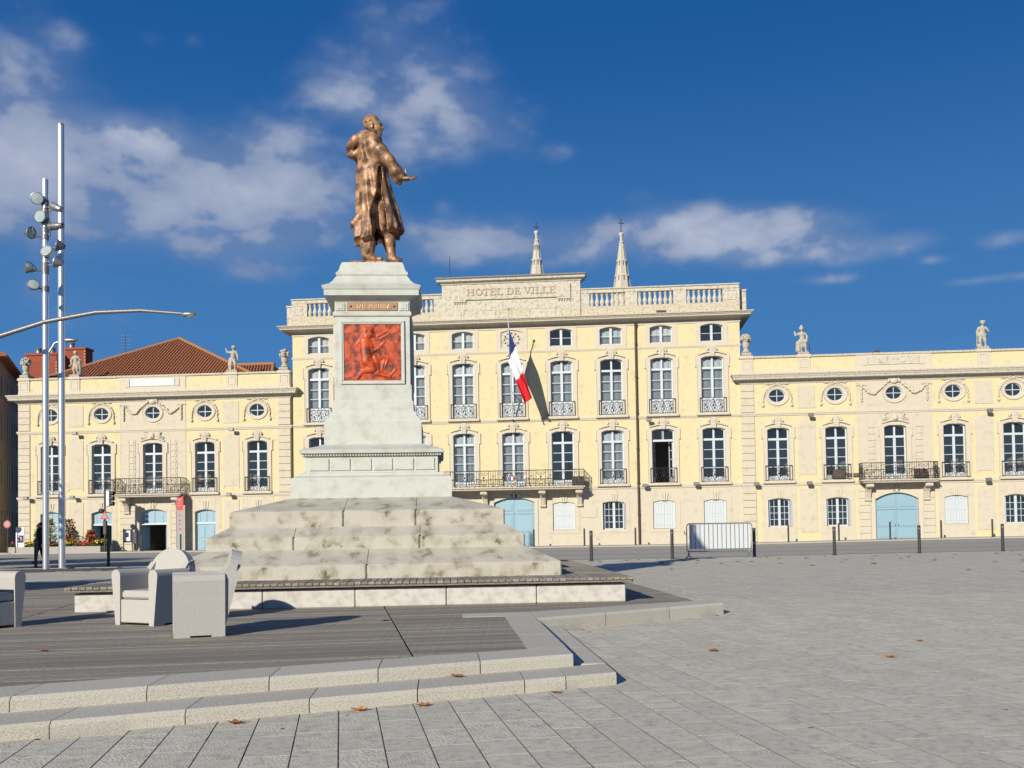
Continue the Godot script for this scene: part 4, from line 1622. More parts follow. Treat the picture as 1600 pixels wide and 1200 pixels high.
func open_window(parent: Node3D, at: Vector3) -> void:
	var sh := tall_shapes(1.48, 3.47, 0.17, 0.72, 4, 0.34)
	var key := "open frame"
	if not cache.has(key):
		var g := Geo.new()
		for s in [-1.0, 1.0]:
			g.box(Vector3(minf(s * 0.74, s * 0.655), 0, -0.06), Vector3(maxf(s * 0.74, s * 0.655), 3.47, 0.0))
			g.box(Vector3(minf(s * 0.02, s * 0.06), 2.89, -0.05), Vector3(maxf(s * 0.02, s * 0.06), 3.5, 0.03))
		g.band(-0.74, 0.74, func(t: float) -> float: return arch(1.48, 3.47, 0.17, (t - 0.5) * 1.48) - 0.085, func(t: float) -> float: return arch(1.48, 3.47, 0.17, (t - 0.5) * 1.48), -0.06, 0.003, 8)
		g.box(Vector3(-0.655, 2.75, -0.06), Vector3(0.655, 2.89, 0.05))
		cache[key] = g.mesh()
		var l := Geo.new()
		for y in [0.0, 0.34, 0.94, 1.54, 2.14, 2.66]:
			l.box(Vector3(0, y, -0.04), Vector3(0.64, y + (0.34 if y == 0.0 else 0.06), 0.0))
		l.box(Vector3(0, 0, -0.042), Vector3(0.07, 2.74, 0.002))
		l.box(Vector3(0.57, 0, -0.042), Vector3(0.64, 2.74, 0.002))
		cache["open leaf"] = l.mesh()
	var f := part("window", cache[key], M.white_paint, parent, at)
	for k in [4, 9]:
		part("pane", sh.panes[k], M.glass, f)
	for s in [-1.0, 1.0]:
		var o := part("casement", cache["open leaf"], M.white_paint, f, Vector3(s * 0.65, 0, -0.06))
		o.rotation.y = deg_to_rad(75.0 if s < 0 else 108.0)


func clock(t: Node3D) -> void:
	var g := Geo.new()
	var poly := PackedVector2Array([Vector2(-0.74, -0.52), Vector2(0.74, -0.52)])
	for k in 9:
		var x := 0.74 - 1.48 * k / 8.0
		poly.append(Vector2(x, arch(1.48, 0.52, 0.15, x)))
	g.prism(poly, -0.12, -0.06)
	var c := part("clock", g, M.pale_stone, t, Vector3(0, 14.2, 0))
	for k in 12:
		var a := TAU * k / 12.0
		var m := Geo.new()
		m.lathe([Vector2(0.0, -0.02), Vector2(0.055, -0.02), Vector2(0.055, 0.02), Vector2(0.0, 0.02)], 8, Vector3(cos(a) * 0.5, sin(a) * 0.44 + 0.03, -0.05), Basis(Vector3.RIGHT, PI / 2))
		part("hour_mark", m, M.iron, c)
	for h in [[0.5, PI - 0.25, 0.03], [0.3, 1.0, 0.035]]:
		var m := Geo.new()
		m.tube([Vector3(0, 0.03, -0.03), Vector3(cos(h[1]) * h[0], sin(h[1]) * h[0] + 0.03, -0.03)], [h[2], h[2] * 0.6], 5)
		part("clock_hand", m, M.iron, c)


# ---------------------------------------------------------------- a wing; cx is its middle along the front, outer says which end stands free
func build_wing(cx: float, label: String, outer: float) -> void:
	var t := thing("town_hall_wing", label, "town hall", facade(cx, 0, 0.1), AF, "wings of the town hall")
	var H := 9.85
	var L := -H
	var R := H
	var left := outer < 0
	var col := func(i: int) -> float: return 3.74 * (i - 2)
	var b := 3.9
	var low := Geo.new()
	var hs := []
	for i in 5:
		var x: float = col.call(i)
		if left:
			hs.append(hole(x, 2.0, 0.24, 2.95, 0.25) if i == 2 else hole(x, 1.5, 0.24, 2.95, 0.16))
		else:
			hs.append(hole(x, 2.72, 0.3, 2.98, 0.42) if i == 2 else hole(x, 1.48, 1.28, 3.03, 0.12))
	wall_band(low, L, R, -0.1, 4.0, hs)
	var up := Geo.new()
	hs = []
	for i in 5:
		hs.append(hole(col.call(i), 1.4, 4.33, 7.68, 0.16))
	wall_band(up, L, R, 4.0, 8.72, hs)
	hs = []
	for i in 5:
		hs.append(oval(col.call(i), 9.9, 0.53, 0.44))
	wall_band(up, L, R, 8.72, 10.75, hs, 0.25)
	part("ground_floor_wall", low, M.yellow_render, t)
	part("upper_wall", up, M.yellow_render, t)
	var side := Geo.new()
	side.quad(Vector3(L, -0.1, -10), Vector3(L, -0.1, 0), Vector3(L, 11, 0), Vector3(L, 11, -10))
	side.quad(Vector3(R, -0.1, 0), Vector3(R, -0.1, -10), Vector3(R, 11, -10), Vector3(R, 11, 0))
	side.quad(Vector3(R, -0.1, -10), Vector3(L, -0.1, -10), Vector3(L, 11, -10), Vector3(R, 11, -10))
	part("side_walls", side, M.yellow_render, t)
	interior(t, L + 0.1, R - 0.1, 0.24, [0.245, 4.1, 8.7, 10.9], 4.5)
	var roof := Geo.new()
	roof.box(Vector3(L + 0.05, 10.9, -9.9), Vector3(R - 0.05, 11.2, -0.1))
	part("roof", roof, M.lead, t)
	var path := PackedVector2Array([Vector2(L, -10), Vector2(L, 0), Vector2(R, 0), Vector2(R, -10)])
	for y in [[3.96, 0.2, 0.1], [8.6, 0.2, 0.1]]:
		var g := Geo.new()
		g.mould(path, [Vector2(0, y[0]), Vector2(y[2] * 0.5, y[0]), Vector2(y[2] * 0.6, y[0] + y[1] * 0.4), Vector2(y[2], y[0] + y[1] * 0.5), Vector2(y[2], y[0] + y[1]), Vector2(0, y[0] + y[1] + 0.03)])
		part("string_course", g, M.trim_stone, t)
	var cor := Geo.new()
	cor.mould(path, cornice_profile(10.72, 0.62, 0.62))
	part("cornice", cor, M.cornice_stone, t)
	# parapet with piers and a tablet
	var par := Geo.new()
	par.box(Vector3(L, 11.34, -0.4), Vector3(R, 12.42, 0.0))
	part("parapet", par, M.yellow_render, t)
	var cop := Geo.new()
	cop.bevel(Vector3(L - 0.06, 12.42, -0.46), Vector3(R + 0.06, 12.56, 0.1), 0.02)
	part("coping", cop, M.cornice_stone, t)
	var foot := Geo.new()
	foot.box(Vector3(L, 11.34, -0.02), Vector3(R, 11.58, 0.045))
	part("parapet_base", foot, M.trim_stone, t)
	for x in [-9.4, -5.7, 5.7, 9.4]:
		var g := Geo.new()
		g.box(Vector3(x - 0.4, 11.58, -0.42), Vector3(x + 0.4, 12.4, 0.06))
		for e in [[x - 0.27, x + 0.27, 11.72, 11.76], [x - 0.27, x + 0.27, 12.24, 12.28], [x - 0.27, x - 0.23, 11.76, 12.24], [x + 0.23, x + 0.27, 11.76, 12.24]]:
			g.box(Vector3(e[0], e[2], 0.06), Vector3(e[1], e[3], 0.085))
		g.bevel(Vector3(x - 0.45, 12.4, -0.5), Vector3(x + 0.45, 12.6, 0.14), 0.02)
		part("parapet_pier", g, M.trim_stone, t)
	var tab := Geo.new()
	tab.box(Vector3(-2.4, 11.58, -0.1), Vector3(2.4, 12.42, 0.05))
	tab.box(Vector3(-1.95, 11.74, 0.05), Vector3(-1.65, 12.3, 0.1))
	tab.box(Vector3(1.65, 11.74, 0.05), Vector3(1.95, 12.3, 0.1))
	part("tablet_frame", tab, M.trim_stone, t)
	var tb := Geo.new()
	tb.bevel(Vector3(-1.62, 11.76, 0.0), Vector3(1.62, 12.3, 0.1), 0.02)
	part("tablet", tb, M.shutter_paint if left else M.pale_stone, t)
	# quoins at both ends
	for x in [L + 0.44, R - 0.44]:
		quoins(t, x, 0.86, [[0.3, 3.95], [4.2, 8.58], [8.84, 10.7]])
	# beige ground behind the middle bay
	var mid := Geo.new()
	for q in [[4.2, 8.59], [8.82, 10.71]]:
		var hh := [hole(0, 1.4, 4.33, 7.68, 0.16)] if q[0] < 5 else [oval(0, 9.9, 0.53, 0.44)]
		var z := Geo.new()
		wall_band(z, -2.35, 2.35, q[0], q[1], hh, 0.02)
		for k in z.v.size():
			z.v[k].z += 0.02
		mid.add(z, Transform3D.IDENTITY)
	for x in [-2.35, 2.35]:
		mid.box(Vector3(x - 0.03, 4.2, -0.01), Vector3(x + 0.03, 8.59, 0.028))
		mid.box(Vector3(x - 0.03, 8.82, -0.01), Vector3(x + 0.03, 10.71, 0.028))
	part("middle_bay", mid, M.beige_render, t)
	var ent := Geo.new()
	wall_band(ent, -2.42, 2.42, 0.2, 3.95, [hole(0, 2.0, 0.24, 2.95, 0.25) if left else hole(0, 2.72, 0.3, 2.98, 0.42)], 0.02)
	for k in ent.v.size():
		ent.v[k].z += 0.012
	part("entrance_bay", ent, M.beige_render, t)
	# windows
	for i in 5:
		var x: float = col.call(i)
		put_window(t, tall_shapes(1.4, 3.35, 0.16, 0.7, 4, 0.3), Vector3(x, 4.33, -0.2))
		var sr := surround_shape(1.4, 4.33, 7.68, 0.16)
		var su := part("window_surround", sr[0], M.trim_stone, t, Vector3(x, 0, 0.02 if i == 2 else 0.0))
		if i != 2:
			part("keystone", sr[1], M.trim_stone, su)
			var sill := Geo.new()
			sill.bevel(Vector3(x - 1.05, 4.12, -0.05), Vector3(x + 1.05, 4.3, 0.26), 0.025)
			part("sill", sill, M.trim_stone, t)
			part("balconette", balconette_shape(), M.iron, t, Vector3(x, 4.31, 0.13))
		put_window(t, oval_shapes(0.53, 0.44), Vector3(x, 9.9, -0.12))
		var ring := Geo.new()
		var zc := 0.02 if i == 2 else 0.0
		for k in 28:
			var a0 := TAU * k / 28
			var a1 := TAU * (k + 1) / 28
			var pr := [[0.53, 0.44, -0.05], [0.53, 0.44, 0.03], [0.58, 0.49, 0.05], [0.68, 0.58, 0.05], [0.71, 0.61, 0.08], [0.76, 0.65, 0.08], [0.77, 0.66, -0.01]]
			for j in 6:
				var f := func(a: float, p: Array) -> Vector3: return Vector3(cos(a) * p[0], sin(a) * p[1], p[2])
				ring.quad(f.call(a0, pr[j]), f.call(a0, pr[j + 1]), f.call(a1, pr[j + 1]), f.call(a1, pr[j]))
		var rg := part("oval_surround", ring, M.trim_stone, t, Vector3(x, 9.9, zc))
		if i != 2:
			if not cache.has("swag"):
				var g := garland([Vector3(-0.05, 0.72, 0.06), Vector3(-0.4, 0.62, 0.06), Vector3(-0.72, 0.4, 0.06), Vector3(-0.88, 0.05, 0.06), Vector3(-0.93, -0.5, 0.06)], 0.075)
				var g2 := garland([Vector3(0.05, 0.72, 0.06), Vector3(0.4, 0.62, 0.06), Vector3(0.72, 0.4, 0.06), Vector3(0.88, 0.05, 0.06), Vector3(0.93, -0.5, 0.06)], 0.075)
				g.add(g2, Transform3D.IDENTITY)
				ribbon(g, Vector3(0, 0.78, 0.06), 1.0)
				for sx in [-1.0, 1.0]:
					g.ball(Vector3(sx * 0.93, -0.62, 0.06), Vector3(0.1, 0.12, 0.09), 8)
				cache["swag"] = g.mesh()
			part("garland", cache["swag"], M.trim_stone, rg)
		else:
			var g := Geo.new()
			for sx in [-1.0, 1.0]:
				g.add(garland([Vector3(sx * 0.4, 0.72, 0.06), Vector3(sx * 0.85, 0.35, 0.08), Vector3(sx * 1.25, -0.02, 0.08), Vector3(sx * 1.65, 0.1, 0.08), Vector3(sx * 2.05, 0.5, 0.07)], 0.1), Transform3D.IDENTITY)
				ribbon(g, Vector3(sx * 2.08, 0.55, 0.06), 0.5)
				tassel(g, Vector3(sx * 2.08, 0.45, 0.07), 7, 0.09)
			g.ball(Vector3(0, 0.78, 0.08), Vector3(0.26, 0.2, 0.14), 12)
			for k in 9:
				var a := PI * k / 8
				g.ball(Vector3(cos(a) * 0.34, 0.76 + sin(a) * 0.26, 0.09), Vector3(0.09, 0.1, 0.08), 7)
			part("garland", g, M.trim_stone, rg)
			# mask with leaves over the middle window, and chains of small panels beside it
			var mk := Geo.new()
			mk.ball(Vector3(0, 8.28, 0.15), Vector3(0.2, 0.24, 0.15), 10)
			mk.ball(Vector3(0, 8.22, 0.28), Vector3(0.05, 0.08, 0.05), 6)
			for sx in [-1.0, 1.0]:
				for k in 5:
					mk.tube([Vector3(sx * 0.15, 8.18 + k * 0.05, 0.08), Vector3(sx * (0.4 + 0.06 * k), 8.12 + k * 0.1, 0.1), Vector3(sx * (0.75 - 0.09 * k), 8.2 + k * 0.09, 0.06)], [0.06, 0.05, 0.02], 5)
				mk.tube(scroll(Vector2(sx * 0.72, 8.12), 0.14, 0.0, 1.2 * sx, 0.08), 0.03, 5)
			part("mask", mk, M.trim_stone, t)
			for sx in [-1.0, 1.0]:
				for k in 9:
					if not cache.has("chain"):
						var ch := Geo.new()
						ch.bevel(Vector3(-0.2, 0.04, -0.01), Vector3(0.2, 0.17, 0.045), 0.015)
						ch.bevel(Vector3(-0.12, 0.17, -0.01), Vector3(0.12, 0.4, 0.03), 0.012)
						ch.box(Vector3(-0.25, -0.01, -0.01), Vector3(-0.22, 0.42, 0.03))
						ch.box(Vector3(0.22, -0.01, -0.01), Vector3(0.25, 0.42, 0.03))
						cache["chain"] = ch.mesh()
					part("chain_panel", cache["chain"], M.trim_stone, t, Vector3(sx * 1.5, 4.25 + k * 0.42, 0.02))
		# ground floor
		var gs := Geo.new()
		if i != 2:
			gs.box(Vector3(x - 1.12, 0.3, -0.02), Vector3(x - (0.75 if left else 0.74), 3.95, 0.02))
			gs.box(Vector3(x + (0.75 if left else 0.74), 0.3, -0.02), Vector3(x + 1.12, 3.95, 0.02))
			var yy := 2.95 if left else 3.03
			var rs := 0.16 if left else 0.12
			gs.band(x - 0.745, x + 0.745, func(q: float) -> float: return yy + rs * (1.0 - pow(2.0 * q - 1.0, 2.0)), func(_q: float) -> float: return 3.95, -0.02, 0.02, 8)
			if not left:
				gs.box(Vector3(x - 0.74, 0.3, -0.02), Vector3(x + 0.74, 1.27, 0.02))
			part("window_surround", gs, M.beige_render, t)
			keystone_small(t, x, 3.2)
			if left:
				bay_door(t, x, 0.24, 1.5, 2.71, 0.16, i == 1)
			elif i == 3:
				shutters(t, x, 1.28, 1.48, 1.75, 0.12)
			else:
				lattice(t, x, 1.28, 1.48, 1.75)
		else:
			var w := 1.0 if left else 1.36
			for s in [-1.0, 1.0]:
				for k in 8:
					var bk := Geo.new()
					bk.bevel(Vector3(minf(s * (w + 0.3), s * 2.4), 0.3 + k * 0.455 + 0.012, -0.02), Vector3(maxf(s * (w + 0.3), s * 2.4), 0.3 + (k + 1) * 0.455 - 0.012, 0.06), 0.014)
					part("rusticated_block", bk, M.beige_render, t)
				gs.box(Vector3(minf(s * w, s * (w + 0.28)), 0.3, -0.02), Vector3(maxf(s * w, s * (w + 0.28)), 3.1, 0.045))
			var rs2 := 0.25 if left else 0.42
			var ys := 2.95 if left else 2.98
			gs.band(-w, w, func(q: float) -> float: return ys + rs2 * (1.0 - pow(2.0 * q - 1.0, 2.0)), func(q: float) -> float: return ys + 0.2 + rs2 * (1.0 - pow(2.0 * q - 1.0, 2.0)), -0.02, 0.06, 12)
			part("door_surround", gs, M.trim_stone, t)
			keystone_small(t, 0, ys + rs2 + 0.1)
			if left:
				bay_door(t, 0, 0.24, 2.0, 2.71, 0.25, true)
			else:
				coach_door(t, 0, 0.3, 2.72, 2.68, 0.42)
	balcony(t, 0.0, 2.36, 4.22, 1.0, [-1.85, 1.85])
	for s in [-1.0, 1.0]:
		var px: float = s * 5.62
		raised_panel(t, Vector2(px - 0.56, 9.05), Vector2(px + 0.56, 10.55))
		raised_panel(t, Vector2(px - 0.56, 4.5), Vector2(px + 0.56, 8.34), true)
		raised_panel(t, Vector2(px - 0.56, 0.9), Vector2(px + 0.56, 3.75))
		wall_lamp(t, px, 4.05)
		wall_lamp(t, px + 0.2, 8.5 if s > 0 or left else 8.5)
	wall_lamp(t, -9.0, 4.05)
	if left:
		tiled_roof(t)


# hipped pantile roof standing behind the wing's parapet
func tiled_roof(t: Node3D) -> void:
	var zr := -8.0
	var eave := 12.2
	var a := Vector3(-10.6, eave, -1.2)
	var b := Vector3(7.4, eave, -1.2)
	var apex := Vector3(-1.45, 16.55, zr)
	var g := Geo.new()
	g.tri(a, b, apex)
	var b2 := Vector3(7.4, eave, -15.0)
	var a2 := Vector3(-10.6, eave, -15.0)
	g.tri(b, b2, apex)
	g.tri(b2, a2, apex)
	g.tri(a2, a, apex)
	var low := [Vector3(4.2, eave, -1.0), Vector3(8.2, eave, -1.0), Vector3(7.2, 13.75, -4.5), Vector3(3.4, 13.75, -4.5)]
	g.quad(low[0], low[1], low[2], low[3])
	g.tri(low[1], Vector3(8.2, eave, -8.0), low[2])
	var r := part("tiled_roof", g, M.roof_tile, t)
	var tiles := Geo.new()                  # rows of rolls, each course stepped over the one below
	var n := 74
	for k in n:
		var x := lerpf(a.x, b.x, (k + 0.5) / n)
		var tt := (x - a.x) / (apex.x - a.x) if x < apex.x else (b.x - x) / (b.x - apex.x)
		var top := Vector3(x, lerpf(a.y, apex.y, tt), lerpf(a.z, apex.z, tt))
		var bot := Vector3(x, a.y, a.z)
		var cs := maxi(1, int(bot.distance_to(top) / 0.42))
		var up := (b - a).cross(apex - a).normalized()
		for j in cs:
			var p0 := bot.lerp(top, float(j) / cs)
			var p1 := bot.lerp(top, float(j + 1) / cs)
			var w := 0.085 + rng.randf_range(-0.008, 0.008)
			var l0 := p0 + up * 0.1
			var l1 := p1 + up * 0.055
			var e := Vector3(w, 0, 0)
			tiles.quad(p0 - e, l0 - e * 0.5, l1 - e * 0.45, p1 - e * 0.85)
			tiles.quad(l0 - e * 0.5, l0 + e * 0.5, l1 + e * 0.45, l1 - e * 0.45)
			tiles.quad(l0 + e * 0.5, p0 + e, p1 + e * 0.85, l1 + e * 0.45)
			tiles.quad(p0 - e, p0 + e, l0 + e * 0.5, l0 - e * 0.5)
	for k in 18:
		var f0 := (k + 0.5) / 18.0
		var p0: Vector3 = low[0].lerp(low[1], f0)
		var p1: Vector3 = low[3].lerp(low[2], f0)
		tiles.tube([p0 + Vector3(0, 0.02, 0), p1 + Vector3(0, 0.02, 0)], 0.085, 6)
	var tl := part("roof_tiles", tiles, M.roof_tile, r)
	tag(tl, "", "", "", "stuff")
	var rid := Geo.new()
	for pr in [[a, apex], [b, apex], [low[3], low[2]], [low[2], low[1]]]:
		var cnt := int(pr[0].distance_to(pr[1]) / 0.4)
		for k in cnt:
			rid.tube([(pr[0] as Vector3).lerp(pr[1], float(k) / cnt) + Vector3(0, 0.08, 0), (pr[0] as Vector3).lerp(pr[1], (k + 1.08) / cnt) + Vector3(0, 0.1, 0)], [0.14, 0.11], 7)
	part("ridge_tiles", rid, M.ridge_tile, r)


# ---------------------------------------------------------------- timber platform with granite steps
func front_z(x: float) -> float:            # front edge of the upper step, in the pedestal's axes
	return 10.13 - 0.39 * (x - 2.345)


# block with a chamfered top edge: plan corners anticlockwise from above (x, z), a height for the top of each corner
func block(g: Geo, plan: Array, tops: Array, bottom: float, b := 0.022) -> void:
	var mid := Vector2.ZERO
	for p in plan:
		mid += p / plan.size()
	var n := plan.size()
	var a := []
	var c := []
	var d := []
	for k in n:
		var p: Vector2 = plan[k]
		var q: Vector2 = plan[(k + 1) % n]
		var o: Vector2 = plan[(k - 1 + n) % n]
		var inn := Vector2.ZERO              # only the front edge (first two corners) is chamfered
		if k == 0:
			inn = (o - p).normalized() * b
		elif k == 1:
			inn = (q - p).normalized() * b
		var y: float = tops[k]
		a.append(Vector3(p.x, bottom, p.y))
		c.append(Vector3(p.x, y - (b if k < 2 else 0.0), p.y))
		d.append(Vector3(p.x + inn.x, y, p.y + inn.y))
	g.quad(d[0], d[1], d[2], d[3])
	for k in n:
		var l := (k + 1) % n
		g.quad(a[k], a[l], c[l], c[k])
		if k == 0:
			g.quad(c[k], c[l], d[l], d[k])
		elif k == 1:
			g.tri(c[1], c[2], d[1])
		elif k == 3:
			g.tri(c[3], c[0], d[0])


func low_top(_x: float) -> float:
	return 0.273


func build_platform() -> void:
	var t := thing("timber_platform", "low timber deck with granite steps round the monument", "platform", PED, AB)
	# substructure
	var base := Geo.new()
	var poly := [Vector2(-12, front_z(-12) - 0.1), Vector2(2.25, front_z(2.25) - 0.1), Vector2(2.25, 6.3), Vector2(4.88, 4.6), Vector2(4.88, -6.5), Vector2(-12, -6.5)]
	for k in poly.size():
		var a: Vector2 = poly[k]
		var b: Vector2 = poly[(k + 1) % poly.size()]
		base.quad(Vector3(a.x, -0.1, a.y), Vector3(b.x, -0.1, b.y), Vector3(b.x, DECK - 0.03, b.y), Vector3(a.x, DECK - 0.03, a.y))
	for q in [[0, 1, 2, 5], [2, 3, 4, 5]]:
		var p := []
		for k in q:
			p.append(Vector3(poly[k].x, DECK - 0.03, poly[k].y))
		base.quad(p[0], p[1], p[2], p[3])
	part("deck_frame", base, M.bed, t)
	# planks lie square to the paving
	var dl := AP - AB
	var deck := PackedVector2Array()
	for p in [Vector2(-12, front_z(-12) - 0.6), Vector2(2.0, front_z(2.0) - 0.6), Vector2(2.0, 5.9), Vector2(2.36, 5.5), Vector2(4.93, 4.15), Vector2(4.9, -6.5), Vector2(-12, -6.5)]:
		var w := Vector3(p.x, 0, p.y).rotated(Vector3.UP, -dl)
		deck.append(Vector2(w.x, w.z))
	var span := func(z: float) -> Vector2:
		var xs := []
		for k in deck.size():
			var a := deck[k]
			var b := deck[(k + 1) % deck.size()]
			if (a.y > z) != (b.y > z):
				xs.append(lerpf(a.x, b.x, (z - a.y) / (b.y - a.y)))
		xs.sort()
		return Vector2(xs[0], xs[-1]) if xs.size() > 1 else Vector2(0, 0)
	var w := 0.138
	var z := 14.0
	var count := 0
	var rest := [Geo.new(), Geo.new(), Geo.new(), Geo.new()]
	while z > -6.4:
		var s0: Vector2 = span.call(z)
		var s1: Vector2 = span.call(z - w)
		if s0.y - s0.x > 0.1 and s1.y - s1.x > 0.1:
			var joints := [-10.35, -4.95, -0.05, 4.4]
			var cuts := [[s0.x, s1.x]]
			for j in joints:
				if j > maxf(s0.x, s1.x) + 0.1 and j < minf(s0.y, s1.y) - 0.1:
					cuts.append([j, j])
			cuts.append([s0.y, s1.y])
			for k in cuts.size() - 1:
				var e := 0.012
				var single: bool = count < 300 and z > 1.0 and cuts[k + 1][0] > -8.0
				var tone := rng.randi() % 4
				var g: Geo = Geo.new() if single else rest[tone]
				var dy := rng.randf_range(-0.002, 0.002)
				var a := [Vector3(cuts[k][0] + e, DECK + dy, z - 0.004), Vector3(cuts[k + 1][0] - e, DECK + dy, z - 0.004), Vector3(cuts[k + 1][1] - e, DECK + dy, z - w + 0.004), Vector3(cuts[k][1] + e, DECK + dy, z - w + 0.004)]
				for q in 4:
					a[q] = (a[q] as Vector3).rotated(Vector3.UP, dl)
				var lo := []
				for q in a:
					lo.append(q - Vector3(0, 0.025, 0))
				g.hexa([lo[0], lo[1], lo[2], lo[3], a[0], a[1], a[2], a[3]])
				if single:
					part("plank", g, M["plank_%d" % tone], t)
					count += 1
		z -= w
	for k in 4:
		if rest[k].v.size():
			tag(part("far_planks", rest[k], M["plank_%d" % k], t), "", "", "", "stuff")
	# upper step: blocks along the angled front
	var gap := 0.004
	var cuts := [2.345, 1.51, 0.674, -0.14, -0.97, -1.81]
	while cuts[-1] > -11.0:
		cuts.append(cuts[-1] - 0.84)
	var top := DECK + 0.004
	for k in cuts.size() - 1:
		var x: float = cuts[k]
		var x1: float = cuts[k + 1]
		var g := Geo.new()
		block(g, [Vector2(x1 + gap, front_z(x1)), Vector2(x - gap, front_z(x)), Vector2(x - gap, front_z(x) - 0.62), Vector2(x1 + gap, front_z(x1) - 0.62)], [top, top, top, top], 0.05, 0.03)
		part("kerb_block", g, M["kerb_%d" % (k % 2)], t)
	# its right hand side, running back
	var zz := front_z(2.345) - 0.625
	for l in [1.1, 1.15, 1.16]:
		var g := Geo.new()
		block(g, [Vector2(1.98, zz - gap + (0.142 if l < 1.12 else 0.0)), Vector2(2.345, zz - gap), Vector2(2.345, zz - l + gap), Vector2(1.98, zz - l + gap)], [top, top, top, top], 0.05, 0.002)
		part("kerb_block", g, M.kerb_1, t)
		zz -= l
	# kerb of the rear corner, angled, with a flush strip leading into the deck
	var kz := func(xx: float) -> float: return 6.5 - 0.645 * (xx - 2.36)
	var kb := func(xx: float) -> float: return 5.5 - 0.525 * (xx - 2.36)
	var strip := Geo.new()
	block(strip, [Vector2(1.45, 6.12), Vector2(2.345, 6.095), Vector2(2.345, 5.52), Vector2(1.45, 5.62)], [top, top, top, top], DECK - 0.02, 0.002)
	part("kerb_block", strip, M.kerb_0, t)
	var cx := 2.36
	for l in [0.95, 0.98, 0.92]:
		var g := Geo.new()
		block(g, [Vector2(cx + gap, kz.call(cx)), Vector2(cx + l - gap, kz.call(cx + l)), Vector2(cx + l - gap, kb.call(cx + l)), Vector2(cx + gap, kb.call(cx))], [top, top, top, top], 0.1, 0.03)
		part("kerb_block", g, M["kerb_%d" % (int(cx * 10) % 2)], t)
		cx += l
	# lower step
	cuts = [2.65, 2.2, 1.85, 1.0, 0.22, -0.59, -1.39]
	while cuts[-1] > -11.0:
		cuts.append(cuts[-1] - 0.82)
	for k in cuts.size() - 1:
		var x: float = cuts[k]
		var x1: float = cuts[k + 1]
		var g := Geo.new()
		var f0 := front_z(x1) + 0.57
		var f1 := front_z(x) + 0.57
		block(g, [Vector2(x1 + gap, f0), Vector2(x - gap, f1), Vector2(x - gap, f1 - 0.58), Vector2(x1 + gap, f0 - 0.58)], [low_top(x1), low_top(x), low_top(x), low_top(x1)], 0.02, 0.03)
		part("kerb_block", g, M["kerb_%d" % ((k + 1) % 2)], t)
	zz = front_z(2.65) - 0.02
	for l in [1.25, 1.3, 1.15]:
		var g := Geo.new()
		block(g, [Vector2(2.35, zz - gap), Vector2(2.65, zz - gap), Vector2(2.65, zz - l + gap), Vector2(2.35, zz - l + gap)], [0.273, 0.273, 0.273, 0.273], 0.02, 0.002)
		part("kerb_block", g, M.kerb_0, t)
		zz -= l


